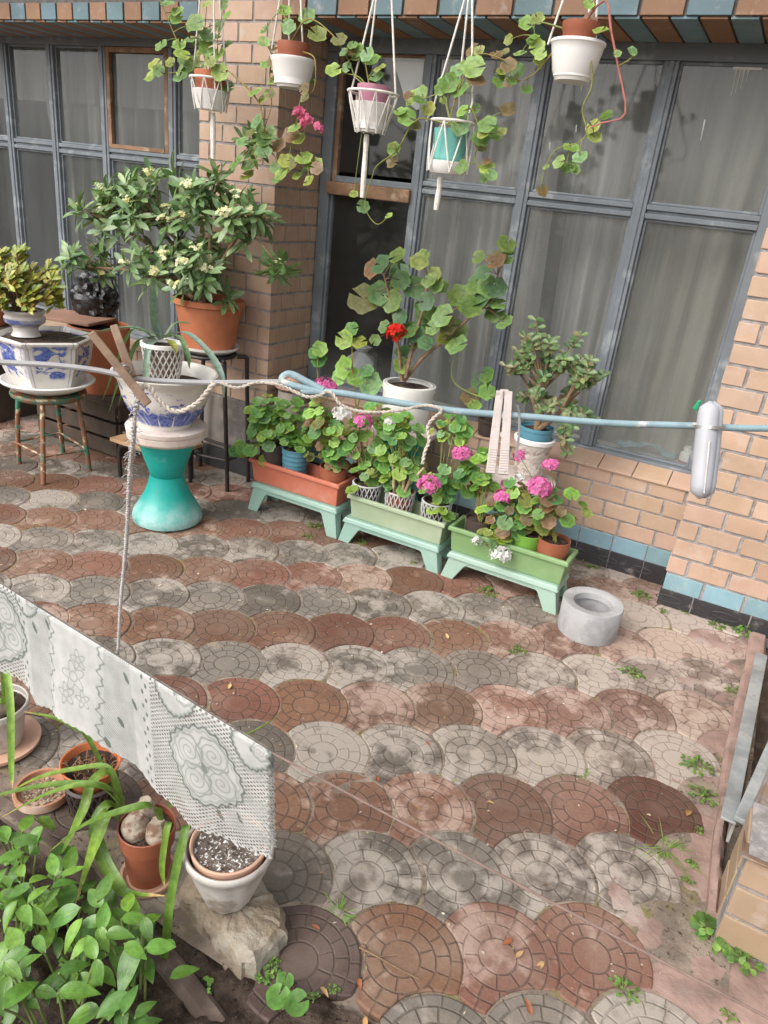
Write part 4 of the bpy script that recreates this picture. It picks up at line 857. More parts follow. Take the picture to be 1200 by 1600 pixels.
RWX = [-1.85, -1.275, -.712]
wf, cells = window(RWX, -2.448, -.16, 'window', {0: 'wood'})
a, e = cells[0]
b = MB()        # the casement with bare wood: transom and inner frame
b.bb(a - .01, e + .004, FY - .02, FY + .045, ZB - .085, ZB - .02)
b.build('transom', M_RAWWOOD, wf, smooth=False, bevel=.006)
b = MB(); b.bb(a + .001, a + .028, FY + .02, FY + .05, ZB - .0195, ZT - .001); b.bb(a + .03, e - .001, FY + .03, FY + .05, ZT - .014, ZT - .001)
b.build('inner_frame', M_RAWWOOD, wf, smooth=False, bevel=.003)
b = MB(); b.bb(a + .0285, e, FY + .01, FY + .045, ZB - .0195, ZB + .012); b.bb(e - .012, e - .0005, FY + .02, FY + .05, ZB + .0125, ZT - .016)
b.bb(a, a + .014, FY + .02, FY + .05, Z0 + .029, ZB - .086); b.bb(e - .012, e, FY + .02, FY + .05, Z0 + .029, ZB - .086)
b.build('sash', M_FRAME, wf, smooth=False, bevel=.003)
for i, (a, e) in enumerate(cells):
    for z0, z1 in ((Z0 + .03, ZB - .032), (ZB + .032, ZT - .002)):
        b = MB(); b.bb(a + .002, e - .002, FY + .034, FY + .037, z0, z1)
        b.build('pane', M_GLASS_C if i == 0 else M_GLASS_D, wf, smooth=False)
for x, z, l in ((-.455, 2.285, .11), (-.44, 2.285, .10), (-.425, 2.285, .085), (-.41, 2.285, .06), (-.53, 2.08, .08), (-1.09, 2.25, .09), (-.19, 2.08, .06), (-1.08, 2.03, .03), (-1.19, 1.95, .03), (-.74, 2.17, .07)):
    b = MB(); b.tube([(x, FY + .031, z), (x + .004, FY + .031, z - l)], [.004, .0015], 6, flat=.5); b.build('paint_drip', M_DRIP, wf)
b = MB(); b.bb(-.47, -.36, FY + .0295, FY + .0325, 2.268, 2.286); b.build('paint_smear', M_DRIP, wf, smooth=False)
LWX = [-5.02, -4.57, -4.10, -3.53]
wl_, cellsL = window(LWX, LX0, QX0 - .002, 'window', {})
for i, (a, e) in enumerate(cellsL):
    for z0, z1 in ((Z0 + .03, ZB - .032), (ZB + .032, ZT - .002)):
        b = MB(); b.bb(a + .002, e - .002, FY + .034, FY + .037, z0, z1)
        b.build('pane', M_GLASS_B, wl_, smooth=False)
a, e = cellsL[3]
b = MB(); b.bb(a + .001, a + .03, FY + .004, FY + .03, ZB + .031, ZT - .002); b.bb(e - .03, e - .001, FY + .004, FY + .03, ZB + .031, ZT - .002)
b.bb(a + .031, e - .031, FY + .004, FY + .03, ZT - .03, ZT - .002); b.bb(a + .031, e - .031, FY + .002, FY + .03, ZB + .031, ZB + .055)
b.build('inner_frame', M_RAWWOOD, wl_, smooth=False, bevel=.003)

# ---------------------------------------------------------------- curtains and things inside the windows
def curtmat(name, c):
    t = NT(name)
    g = t.geo()
    px, py, pz = t.sep(g)
    cx = t.n('ShaderNodeCombineXYZ'); t.set(cx.inputs[0], t.math('MULTIPLY', px, 14)); t.set(cx.inputs[2], t.math('MULTIPLY', pz, .5))
    col = t.mix(t.step(t.noise(cx.outputs[0], .55, 4, .6), .36, .62), mul(c, .5), mul(c, 1.15))
    d = t.bsdf(col, .9, 0, .1)
    tr = t.n('ShaderNodeBsdfTranslucent'); t.set(tr.inputs[0], col)
    ms = t.n('ShaderNodeMixShader'); ms.inputs[0].default_value = .4; t.link(d, ms.inputs[1]); t.link(tr.outputs[0], ms.inputs[2])
    return t.end(ms.outputs[0])
M_CURT = curtmat('net_curtain', (.56, .54, .53)); M_CURT2 = curtmat('brown_curtain', (.36, .34, .29)); M_CURT3 = curtmat('grey_curtain', (.30, .30, .275))
def curtain(name, x0f, x1f, z0, z1, y, nfold, amp, mtl, label, seed):
    r = random.Random(seed)
    ph = [r.uniform(0, TAU) for _ in range(4)]
    vs, fs = [], []
    NX, NZ = 90, 24
    for j in range(NZ + 1):
        z = z0 + (z1 - z0) * j / NZ
        a, e = x0f(j / NZ), x1f(j / NZ)
        for i in range(NX + 1):
            s = i / NX
            yy = y + amp * math.sin(TAU * nfold * s + ph[0] + .4 * math.sin(3 * z + ph[1])) + amp * .5 * math.sin(TAU * nfold * 2.3 * s + ph[2])
            vs.append((a + (e - a) * s, yy, z))
    for j in range(NZ):
        for i in range(NX):
            k = j * (NX + 1) + i
            fs.append((k, k + 1, k + NX + 2, k + NX + 1))
    b = MB(); b.add(vs, fs)
    return tag(b.build(name, mtl, ang=180), label, 'curtain', 'curtains behind the windows')
curtain('curtain', lambda t: -1.93, lambda t: -1.135 - .085 * t, .5, 2.45, 3.93, 5, .03, M_CURT, 'pale grey net curtain left of the dark gap in the right window', 1)
curtain('curtain', lambda t: -1.05 - .085 * t, lambda t: -.70, .5, 2.45, 3.94, 2, .03, M_CURT, 'narrow pale grey net curtain right of the dark gap', 2)
curtain('curtain', lambda t: -.72, lambda t: .12, .5, 2.45, 3.91, 3, .028, M_CURT2, 'brown olive curtain behind the large pane beside the brick pier', 3)
curtain('curtain', lambda t: -4.98 + .28 * (1 - t) ** 1.0, lambda t: -4.30 + .05 * t - .12 * (1 - t), .5, 2.45, 3.9, 3, .035, M_CURT3, 'dim grey curtain drawn aside in the left window', 4)
curtain('curtain', lambda t: -4.28 + .1 * (1 - t), lambda t: -2.95, .5, 2.45, 3.95, 7, .034, M_CURT3, 'wide dim grey curtain beside the brick pillar in the left window', 5)
curtain('valance', lambda t: -5.7, lambda t: -2.96, 1.98, 2.42, 3.86, 14, .012, M_CURT3, 'short grey valance across the top of the left window', 6)
b = MB()
p = K['paperwhite']
pts = [(-2.12 + 0.0, 2.285), (-1.80, 2.285), (-1.80, 2.16), (-1.86, 2.08), (-1.95, 2.06), (-2.02, 2.10), (-2.06, 2.18)]
b.add([(x, 3.80, z) for x, z in pts] + [(x, 3.806, z) for x, z in pts], [tuple(range(7)), tuple(range(13, 6, -1))] + [(i, i + 7, (i + 1) % 7 + 7, (i + 1) % 7) for i in range(7)])
tag(b.build('white_card', M_WHITE, smooth=False), 'white rounded card inside the dark upper pane beside the pillar', 'card')
M_SACK = mat('plastic_sack', (.5, .5, .52), .4, .2, 12, bump=.9, bsc=25, bdist=.01)
s = K['sack']; b = MB()
b.lathe(s[0], s[1], [(.02, s[2] - .10), (.10, s[2] - .09), (.105, s[2]), (.09, s[2] + .09), (.03, s[2] + .14), (.06, s[2] + .17), (.03, s[2] + .18)], 24, wob=lambda a, j: 1 + .10 * math.sin(5 * a + j) + .05 * math.sin(11 * a + 2 * j))
tag(b.build('plastic_sack', M_SACK, loc=s), 'translucent grey plastic sack on the inside sill behind the geraniums', 'sack')
j_ = K['jar']; b = MB()
jar = thing('jar', 'glass jar with red label on the inside sill beside the pier', 'jar', (j_[0], j_[1], j_[2] - .06))
b.lathe(j_[0], j_[1], [(.045, j_[2] - .07), (.047, j_[2] + .04), (.035, j_[2] + .055), (.035, j_[2] + .06)], 24); b.build('jar_body', M_WHITE, jar)
b = MB(); b.lathe(j_[0], j_[1], [(.0476, j_[2] - .03), (.0476, j_[2] + .01)], 24, cap0=False); b.build('paper_label', mat('red_label', (.4, .06, .12), .6), jar)
b = MB(); b.lathe(j_[0], j_[1], [(.038, j_[2] + .0605), (.038, j_[2] + .075), (.0, j_[2] + .076)], 24); b.build('lid', M_WHITE, jar)
c_ = K['cloth']; b = MB()
b.add(*grid(c_[0] - .16, c_[0] + .14, 3.79, 3.88, 30, 10, lambda x, y: .585 + .022 * fbm(x, y, 14, 4) + .03 * math.exp(-((x - c_[0]) / .08) ** 2)))
tag(b.build('folded_cloth', mat('blue_cloth', (.16, .33, .38), .9, .3, 9), ang=180), 'crumpled blue green cloth lying on the inside sill', 'cloth')
b = MB(); b.bb(-2.44, -.165, 3.771, 3.905, .50, .56); b.bb(LX0, QX0, 3.771, 3.905, .50, .56); b.build('inside_sill', M_WHITE, house, smooth=False)
# ---------------------------------------------------------------- leaves, flowers, pots
GER = [(.085, .19, .035), (.12, .25, .045), (.15, .29, .05), (.075, .18, .06), (.10, .22, .045), (.18, .31, .06)]
GER_LIGHT = [(.13, .29, .07), (.18, .35, .09), (.22, .38, .08), (.10, .25, .07), (.25, .37, .07), (.15, .27, .11)]
RED_T = [(.17, .12, .05), (.2, .12, .065), (.15, .15, .05)]
YEL_T = [(.27, .31, .06), (.24, .29, .08)]
PITT = [(.11, .19, .07), (.15, .25, .10), (.19, .29, .13), (.12, .21, .095), (.23, .31, .15), (.08, .15, .05)]
def frame(n, d):
    n = V(n).normalized(); d = V(d); d = d - n * d.dot(n)
    if d.length < 1e-5: d = n.orthogonal()
    d.normalize()
    return n, d, n.cross(d)
def leaf_round(mb, p, n, d, size, col, r, lobes=7, deep=.07):
    n, d, e = frame(n, d)
    NS = 22
    vs, uv, fs = [V(p)], [(0, 0)], []
    cup = r.uniform(-.02, .22); ph = r.uniform(0, TAU); wv = r.uniform(.03, .1)
    for q, rr in ((0, .55), (1, 1.0)):
        for k in range(NS):
            a = -math.pi + .18 + (TAU - .36) * k / (NS - 1)
            R = rr * (1 + (deep * math.cos(lobes * a) + .02 * math.sin(13 * a) if q else 0)) * (1 - .12 * (abs(a) / math.pi) ** 4)
            x, y = R * math.sin(a), R * math.cos(a)
            z = cup * R * R + wv * R * R * math.sin(3 * a + ph) - .06 * (1 - R) * 0
            vs.append(V(p) + (e * x + d * y) * size + n * (z * size)); uv.append((x, y))
    for k in range(NS - 1):
        fs.append((0, 1 + k, 2 + k)); fs.append((1 + k, 1 + NS + k, 2 + NS + k, 2 + k))
    c2 = mul(col, r.uniform(.8, 1.2))
    cs = [mul(c2, .9)] * (1 + NS) + [mul(c2, 1.12)] * NS
    mb.add(vs, fs, cs, uv)
def leaf_long(mb, p, d, n, L, Wd, col, r, bend=.3, shape='oval', nseg=7, fold=.12):
    n, d, e = frame(n, d)
    vs, uv, fs = [], [], []
    for i in range(nseg + 1):
        t = i / nseg
        if shape == 'oval': w = math.sin(math.pi * min(1, t * .97 + .02)) ** .8
        elif shape == 'obov': w = (math.sin(math.pi * t ** 1.55) ** .75 if 0 < t < 1 else 0) + .10 * (1 - t)
        else: w = math.sin(math.pi * (t ** .75)) ** .9 if t < 1 else 0
        w *= Wd / 2
        c = V(p) + d * (L * (t - .12 * bend * bend * t * t)) - n * (L * bend * t * t * .6)
        for k in (-1, 0, 1):
            vs.append(c + e * (w * k) + n * (abs(k) * w * fold * 2)); uv.append((float(k), t))
    for i in range(nseg):
        for k in (0, 1):
            a = i * 3 + k
            fs.append((a, a + 1, a + 4, a + 3))
    mb.add(vs, fs, mul(col, r.uniform(.82, 1.2)), uv)
def strap(mb, pts, width, col, r, seg=6, tip=True):
    P = spl(pts, seg)
    vs, uv, fs = [], [], []
    side = None
    for i, p in enumerate(P):
        t = i / (len(P) - 1)
        d = (P[min(i + 1, len(P) - 1)] - P[max(i - 1, 0)]).normalized()
        e = d.cross(V((0, 0, 1)))
        if e.length < .25: e = side if side is not None else V((1, .3, 0))
        e = (e - d * e.dot(d)).normalized()
        if side is not None:
            if e.dot(side) < 0: e = -e
            e = (side * .6 + e * .4).normalized(); e = (e - d * e.dot(d)).normalized()
        side = e
        n = e.cross(d)
        w = width / 2 * (min(1, .65 + t * 1.2) * (1 - max(0, (t - .6) / .4) ** 2 * .92))
        for k in (-1, -.5, 0, .5, 1):
            vs.append(p + e * (w * k) + n * (w * .35 * k * k)); uv.append((k * .9 + .02, t))
    for i in range(len(P) - 1):
        for k in range(4):
            a = i * 5 + k; fs.append((a, a + 1, a + 6, a + 5))
    cs = []
    for i in range(len(P)):
        t = i / (len(P) - 1)
        c = mul(col, .9 + .25 * t)
        if tip and t > .93: c = (.5, .36, .16)
        cs += [c] * 5
    mb.add(vs, fs, cs, uv)
def floret(mb, p, n, size, r, col=(1, 1, 1)):
    n, d, e = frame(n, (r.uniform(-1, 1), r.uniform(-1, 1), r.uniform(-1, 1)))
    a0 = r.uniform(0, TAU)
    for k in range(5):
        a = a0 + TAU * k / 5
        u_, w_ = d * math.cos(a) + e * math.sin(a), e * math.cos(a) - d * math.sin(a)
        vs = [V(p), V(p) + u_ * size * .55 - w_ * size * .36 + n * size * .12, V(p) + u_ * size + n * size * r.uniform(.05, .3), V(p) + u_ * size * .55 + w_ * size * .36 + n * size * .12]
        k_ = r.uniform(.72, 1.2)
        mb.add(vs, [(0, 1, 2, 3)], [mul(mul(col, k_), .7), mul(col, k_), mul(col, k_), mul(col, k_)])
def flower_head(name, c, rad, kind, parent, r, n=26, sq=.75):
    b = MB()
    for k in range(n):
        z = r.uniform(-.55, 1); a = r.uniform(0, TAU); q = math.sqrt(max(0, 1 - z * z))
        nn = V((q * math.cos(a), q * math.sin(a), z))
        p = V(c[:3]) + V((nn.x * rad, nn.y * rad, nn.z * rad * sq)) * r.uniform(.62, .95)
        floret(b, p, nn + V((0, 0, .2)), rad * r.uniform(.34, .5), r)
    return b.build(name, M_PET[kind], parent, smooth=False)
def pot_mesh(mb, c, prof, wall=.006, deep=.8, n=36, wob=None, ph=0.0):
    z0, z1 = prof[0][1], prof[-1][1]
    inner = [(prof[-1][0] - wall * .5, z1 + wall * .3), (prof[-1][0] - wall, z1)]
    for r_, z in reversed(prof[:-1]):
        if z > z1 - (z1 - z0) * deep: inner.append((max(.005, r_ - wall), z))
    zi = z1 - (z1 - z0) * deep
    rb = inner[-1][0] * .97
    inner += [(rb, zi), (.001, zi)]
    mb.lathe(c[0], c[1], list(prof) + inner, n, ph=ph, wob=wob)
def soil_disc(name, c, r_, z, parent, rg, mtl=None):
    vs, fs = [V((c[0], c[1], z + .006))], []
    N, RN = 24, 6
    for q in range(1, RN + 1):
        for k in range(N):
            a = TAU * k / N
            rr = r_ * q / RN
            vs.append(V((c[0] + rr * math.cos(a), c[1] + rr * math.sin(a), z + rg.uniform(-.006, .007) * (q < RN))))
    for k in range(N): fs.append((0, 1 + k, 1 + (k + 1) % N))
    for q in range(RN - 1):
        for k in range(N):
            a, e = 1 + q * N + k, 1 + q * N + (k + 1) % N
            fs.append((a, a + N, e + N, e))
    b = MB(); b.add(vs, fs); return b.build(name, mtl or M_SOIL, parent, ang=180)
UPV = V((0, 0, 1))
CAMP = V((0, 0, 1.65))
def toward(p, k=.5):
    """a leaf mostly looks at the sky and the open side of the yard"""
    return UPV * 1.0 + V((.25, -.75, .0)) * k
def ger_leaves(name, parent, regions, base, rg, pal, size=(.024, .038), red=.12, yel=.05, stems=True, sname='stems'):
    lb, sb = MB(), MB()
    for x, y, z, ru, rv, n in regions:
        for k in range(int(n * 1.35)):
            while True:
                q = V((rg.uniform(-1, 1), rg.uniform(-1, 1), rg.uniform(-1, 1)))
                if q.length < 1: break
            p = V((x + q.x * ru, y + q.y * ru * .75, z + q.z * rv))
            out = V((q.x, q.y, q.z * .6))
            nn = toward(p, .6) + out * .7 + V((rg.uniform(-.4, .4), rg.uniform(-.4, .4), rg.uniform(-.2, .2)))
            u_ = rg.random()
            col = rg.choice(RED_T) if u_ < red * (1.4 if q.z < 0 else .6) else (rg.choice(YEL_T) if u_ > 1 - yel else rg.choice(pal))
            s = rg.uniform(*size)
            leaf_round(lb, p, nn, out + V((rg.uniform(-.5, .5), rg.uniform(-.5, .5), -.2)), s, col, rg)
            if stems and rg.random() < .4:
                b0 = V(base) + V((rg.uniform(-.012, .012), rg.uniform(-.012, .012), 0))
                m_ = b0.lerp(p, .5) + V((0, 0, .02))
                sb.tube(spl([b0, m_, p - nn.normalized() * .002], 4), [.003, .0012], 5, rg.choice([(1, 1, 1), (1.6, .9, .7), (1.3, 1, .7)]))
    if sb.v: sb.build(sname, M_STEM, parent)
    return lb.build(name, M_ROUND, parent, ang=70)

def potted(name, label, cat, key, potm, rg, prof=None, group=None, soil=True, part='pot', wob=None, n=36):
    c = K[key]; prof = prof or K[key + '_p']
    t = thing(name, label, cat, (c[0], c[1], prof[0][1]), group)
    b = MB(); pot_mesh(b, c, prof, wob=wob, n=n); b.build(part, potm, t)
    if soil: soil_disc('soil', c, prof[-1][0] - .006, prof[-1][1] - .022, t, rg)
    return t

# ---------------------------------------------------------------- teal pedestals
def tealmat():
    t = NT('teal_paint')
    co = t.co()
    _, _, z = t.sep(co)
    dust = t.math('MULTIPLY', t.math('SUBTRACT', 1.0, t.step(z, .03, .17)), t.step(t.noise(co, 14, 7, .65), .2, .7))
    c = t.mix(t.step(t.noise(co, 5, 5), .3, .7), (.0, .27, .23), (.012, .36, .31))
    c = t.mix(dust, c, (.36, .52, .5))
    c = t.mix(t.math('MULTIPLY', t.step(t.noise(co, 9, 8, .7), .56, .72), .45), c, (.22, .42, .38))
    c = t.mix(t.math('MULTIPLY', t.step(t.noise(co, 33, 6, .7), .66, .74), .6), c, (.2, .16, .12))
    return t.end(t.bsdf(c, .42, 0, .45, t.bump(t.noise(co, 40, 4), .15, .002)))
M_TEAL = tealmat()
M_SLAB = mat('white_slab', (.62, .54, .49), .6, .1, 5, col2=(.42, .32, .27), thr=(.5, .75), bump=.15)
def pedestal(c, zt, label, scale=1.0, zs=1.0):
    t = thing('pedestal', label, 'pedestal', c, 'teal pedestals under the plant pots')
    p = [(.150, .0), (.171, .012), (.175, .03), (.168, .06), (.146, .095), (.112, .155), (.093, .205), (.0835, .245), (.0825, .252)]
    h = zt / .44
    b = MB(); b.lathe(c[0], c[1], [(r * scale, z * h) for r, z in p], 48, cap1=True); b.build('base', M_TEAL, t)
    q = [(.0805, .2525), (.084, .256), (.094, .295), (.113, .35), (.128, .40), (.142, .425), (.144, .4395)]
    b = MB(); b.lathe(c[0], c[1], [(r * scale, z * h) for r, z in q], 48, cap1=True); b.build('body', M_TEAL, t)
    return t
c = K['ped1']
pedestal(c, .44, 'teal waisted pedestal with dusty foot standing alone on the pavers')
b = MB(); b.lathe(c[0], c[1], [(.172, .441), (.186, .455), (.188, .482), (.184, .484), (.186, .487), (.190, .490), (.192, .508), (.184, .513)], 48, cap1=True)
tag(b.build('slab', M_SLAB, loc=(c[0], c[1], .441)), 'round white double slab on the freestanding teal pedestal', 'slab', 'white slabs on the pedestals')
c = K['ped2']; pedestal(c, K['ped2_z'] - .05, 'teal pedestal behind the sage planter box under the white flower pot', .95)
z = K['ped2_z'] - .0495; b = MB(); b.lathe(c[0], c[1], [(.16, z), (.172, z + .008), (.174, z + .035), (.165, z + .042)], 48, cap1=True)
tag(b.build('slab', M_SLAB, loc=(c[0], c[1], z)), 'round white slab under the large white geranium pot', 'slab', 'white slabs on the pedestals')
c = K['ped3']; pedestal(c, K['ped3_z'] - .05, 'teal pedestal behind the green planter box under the ornate pot', .95)
z = K['ped3_z'] - .0495; b = MB(); b.lathe(c[0], c[1], [(.155, z), (.168, z + .008), (.17, z + .035), (.16, z + .042)], 48, cap1=True)
tag(b.build('slab', M_SLAB, loc=(c[0], c[1], z)), 'round white slab under the ornate relief pot', 'slab', 'white slabs on the pedestals')

# ---------------------------------------------------------------- blue and white bowls on the left
def chinamat(name, n, kind):
    t = NT(name)
    u = t.attr('uvp').outputs['Vector']
    x, z, _ = t.sep(u)
    co = t.co()
    base = t.mix(t.step(t.noise(co, 6, 4), .3, .7), (.56, .52, .46), (.70, .67, .62))
    cell = t.math('FRACT', t.math('MULTIPLY', x, n))
    cx = t.n('ShaderNodeCombineXYZ'); t.set(cx.inputs[0], t.math('MULTIPLY', x, 9)); t.set(cx.inputs[1], t.math('MULTIPLY', z, 10))
    nz = t.noise(cx.outputs[0], 1.6, 5, .55, 1.2)
    nf = t.noise(cx.outputs[0], 7, 4, .6)
    if kind == 'panel':
        inside = t.math('MULTIPLY', t.step(cell, .12, .2), t.math('SUBTRACT', 1.0, t.step(cell, .8, .88)))
        zz = t.math('MULTIPLY', t.step(z, .545, .57), t.math('SUBTRACT', 1.0, t.step(z, .735, .75)))
        m_ = t.math('MULTIPLY', t.math('MULTIPLY', inside, zz), t.step(nz, .46, .52))
        ln = t.math('SUBTRACT', 1.0, t.step(t.math('MINIMUM', t.math('ABSOLUTE', t.math('SUBTRACT', cell, .07)), t.math('ABSOLUTE', t.math('SUBTRACT', cell, .93))), .004, .016))
        m_ = t.math('MAXIMUM', m_, t.math('MULTIPLY', ln, .6))
    else:
        low = t.math('SUBTRACT', 1.0, t.step(t.math('ADD', z, t.math('MULTIPLY', nz, .16)), .69, .72))
        cx2 = t.n('ShaderNodeCombineXYZ'); t.set(cx2.inputs[0], t.math('MULTIPLY', x, 60)); t.set(cx2.inputs[1], t.math('MULTIPLY', z, 4))
        bl = t.step(t.noise(cx2.outputs[0], 1.2, 3), .34, .42)
        m_ = t.math('MULTIPLY', t.math('MULTIPLY', low, bl), t.step(z, .53, .545))
        m_ = t.math('MAXIMUM', m_, t.math('MULTIPLY', t.step(nz, .60, .64), t.math('MULTIPLY', t.step(z, .6, .62), t.math('SUBTRACT', 1.0, t.step(z, .73, .74)))))
    blue = t.mix(t.step(nf, .35, .6), (.015, .035, .24), (.09, .16, .45))
    c = t.mix(t.math('MULTIPLY', m_, .95), base, blue)
    c = t.mix(t.math('MULTIPLY', t.step(t.noise(co, 18, 6, .7), .64, .72), .4), c, (.35, .25, .16))
    return t.end(t.bsdf(c, .18, 0, .5))
c = K['st1c']
t = thing('stool', 'small round metal stool with peeling green paint and rusty legs', 'stool', c)
M_PEEL = mat('peeling_green_paint', (.035, .17, .11), .6, .3, 10, col2=(.22, .09, .045), thr=(.44, .5), sc2=13, col3=(.5, .4, .26), thr3=(.56, .6), sc3=24, bump=.7, bsc=50)
zt = K['st1_z'] - .03
b = MB(); b.lathe(c[0], c[1], [(.0, zt - .02), (.13, zt - .02), (.18, zt - .018), (.197, zt - .006), (.20, zt + .006), (.195, zt + .016), (.0, zt + .02)], 40, cap0=False); b.build('seat', M_PEEL, t)
for k, f_ in enumerate(K['st1_legs']):
    d = (V(f_) - V(c)); top = V(c) + d.normalized() * .165 + V((0, 0, zt - .015))
    b = MB(); b.tube(spl([top, top.lerp(V(f_), .5) + d.normalized() * .006, V(f_)], 6), .0135, 10); b.build('leg', M_PEEL, t)
b = MB()
mids = [V(c) + ((V(f_) - V(c)).normalized() * .21) + V((0, 0, .13)) for f_ in K['st1_legs']]
o_ = [0, 2, 3, 1]
for q in range(4): b.tube([mids[o_[q]], mids[o_[(q + 1) % 4]]], .006, 6)
b.build('stretcher', M_PEEL, t)
dz = K['plate1'][0][1] - (zt + .021)
b = MB(); pr_ = [(r, z - dz) for r, z in K['plate1']]; b.lathe(c[0], c[1], pr_[:3] + [(pr_[2][0] + .002, pr_[2][1] + .006), (pr_[3][0], pr_[3][1] + .004), (pr_[1][0], pr_[1][1] + .012), (.0, pr_[0][1] + .012)], 44)
tag(b.build('plate', M_ENAMEL, loc=(c[0], c[1], pr_[0][1])), 'wide cream plate on the peeling green stool under the panelled bowl', 'plate')
zb = pr_[0][1] + .0125
bp = K['bowl1']; dz = bp[0][1] - zb
bp = [(r, z - dz) for r, z in bp]
hexph = math.radians(-62)
t = thing('china_bowl', 'six sided china bowl with blue flower panels on the green stool', 'bowl', (c[0], c[1], zb), 'blue and white china bowls')
b = MB()
NH = 48
def hexw(a, j):
    q = ((a - hexph) % (TAU / 6)) - TAU / 12
    return (.97 / math.cos(q)) * .95 if j < 8 else (.97 / math.cos(q)) * .95
prof = bp[:4] + [(bp[4][0], bp[4][1] - .006), (bp[4][0] + .003, bp[4][1] + .006), (bp[5][0], bp[5][1]), (bp[3][0] - .01, bp[4][1] - .008), (bp[2][0] - .012, bp[2][1]), (.001, bp[2][1])]
b.lathe(c[0], c[1], prof, NH, ph=hexph, wob=hexw); b.build('bowl', chinamat('china_panels', 6, 'panel'), t, ang=22)
soil_disc('soil', c, bp[3][0] - .012, bp[4][1] - .012, t, rnd)
# banded blue bowl with a yellow green succulent standing in it
jb = K['jadebowl_b']
zj = bp[4][1] - .004
dz = K['jadebowl'][0][1] - zj
jp = [(r * .95, z - dz) for r, z in K['jadebowl']]
t = thing('succulent_pot', 'yellow green succulent in a banded blue grey bowl set inside the panelled bowl', 'succulent', (jb[0], jb[1], zj))
M_BLUEGL = mat('blue_grey_glaze', (.36, .37, .42), .25, .15, 6, col2=(.55, .5, .45), thr=(.5, .65), sc2=7)
def bandmat():
    t_ = NT('banded_glaze'); co = t_.co(); _, _, z_ = t_.sep(co)
    k_ = t_.math('MULTIPLY', t_.step(z_, .055, .07), t_.math('SUBTRACT', 1.0, t_.step(z_, .088, .10)))
    nn = t_.noise(co, 14, 5)
    c_0 = t_.mix(t_.step(nn, .3, .7), (.52, .47, .42), (.66, .62, .58))
    return t_.end(t_.bsdf(t_.mix(t_.math('MULTIPLY', k_, t_.step(nn, .25, .55)), c_0, (.10, .13, .3)), .25, 0, .5))
b = MB(); pot_mesh(b, jb, jp); b.build('bowl', bandmat(), t)
soil_disc('soil', jb, jp[-1][0] - .008, jp[-1][1] - .02, t, rnd)
r = random.Random(21)
lb, sb = MB(), MB()
for k in range(70):
    a = r.uniform(0, TAU); q = math.sqrt(r.random()) * .24; h = r.uniform(.05, .36) * (1 - .45 * q / .22)
    tip = V((jb[0] - .02 + q * math.cos(a) * 1.0, jb[1] + q * math.sin(a) * .7, jp[-1][1] + h))
    base = V((jb[0] + r.uniform(-.03, .03), jb[1] + r.uniform(-.03, .03), jp[-1][1] - .02))
    sb.tube(spl([base, base.lerp(tip, .55) + V((r.uniform(-.02, .02), 0, .03)), tip], 5), [.008, .003], 6)
    for i in range(12):
        a2 = i * 2.4; el = r.uniform(.35, 1.25)
        d = V((math.cos(a2) * math.cos(el), math.sin(a2) * math.cos(el), math.sin(el)))
        leaf_long(lb, tip - V((0, 0, .02 * (i % 3))), d, UPV * .6 + V((r.uniform(-.5, .5), -1, 0)), r.uniform(.045, .068), .023, r.choice([(.22, .26, .035), (.28, .3, .05), (.17, .23, .035), (.36, .33, .07), (.34, .24, .05)]), r, .1, 'obov', 5, .25)
sb.build('stems', M_WOODY, t); lb.build('leaves', M_GLOSS, t, ang=70)

# white blue bowl on the pedestal
c = K['ped1']; zb = .5135
bp = K['bowl2']; dz = bp[0][1] - zb
bp = [(r * .97, z - dz) for r, z in bp]
t = thing('china_bowl', 'round china bowl painted with blue reeds on the teal pedestal', 'bowl', (c[0], c[1], zb), 'blue and white china bowls')
b = MB(); prof = bp[:7] + [(bp[6][0] + .002, bp[6][1] + .006), (bp[7][0] - .004, bp[6][1] + .008), (bp[5][0] - .008, bp[5][1]), (bp[4][0] - .01, bp[4][1]), (bp[3][0] - .012, bp[3][1]), (.001, bp[3][1])]
b.lathe(c[0], c[1], prof, 56); b.build('bowl', chinamat('china_reeds', 1, 'reed'), t)
soil_disc('soil', c, bp[4][0] - .010, bp[4][1] - .004, t, rnd)
zs = bp[4][1] + .004
q = K['dish']; b = MB(); b.lathe(q[0] + .02, q[1] - .06, [(.05, zs - .004), (.075, zs + .008), (.078, zs + .014), (.07, zs + .015), (.05, zs + .008), (.0, zs + .006)], 30)
tag(b.build('dish', M_ENAMEL, loc=(q[0], q[1], zs)), 'small white dish lying inside the reed painted bowl', 'dish')
l1 = K['lat1_base']; lp = K['lat1_prof']; dz = lp[0][1] - zs
lp = [(r * .95, z - dz) for r, z in lp]
t = thing('lattice_pot', 'pale lattice pot with a long leaved aloe standing in the reed painted bowl', 'potted plant', (l1[0], l1[1], zs))
def lattice(mb, c, prof, n=16, rows=5, rad=.003, col=(1, 1, 1)):
    z0, z1 = prof[0][1], prof[-1][1]
    def rz(f_):
        z = z0 + (z1 - z0) * f_
        for (ra, za), (rb, zb_) in zip(prof, prof[1:]):
            if za <= z <= zb_ + 1e-9: return ra + (rb - ra) * ((z - za) / max(1e-9, zb_ - za)), z
        return prof[-1]
    for k in range(n):
        for s in (1, -1):
            pts = []
            for i in range(13):
                f_ = i / 12; rr, z = rz(f_)
                a = TAU * (k + s * f_ * rows / 2) / n
                pts.append((c[0] + rr * math.cos(a), c[1] + rr * math.sin(a), z))
            mb.tube(pts, rad, 5, col, cap=False)
M_INNERD = mat('dark_inner_pot', (.11, .09, .08), .7, .2, 9)
M_GREYPL = mat('grey_white_plastic', (.55, .53, .5), .45, .1, 8)
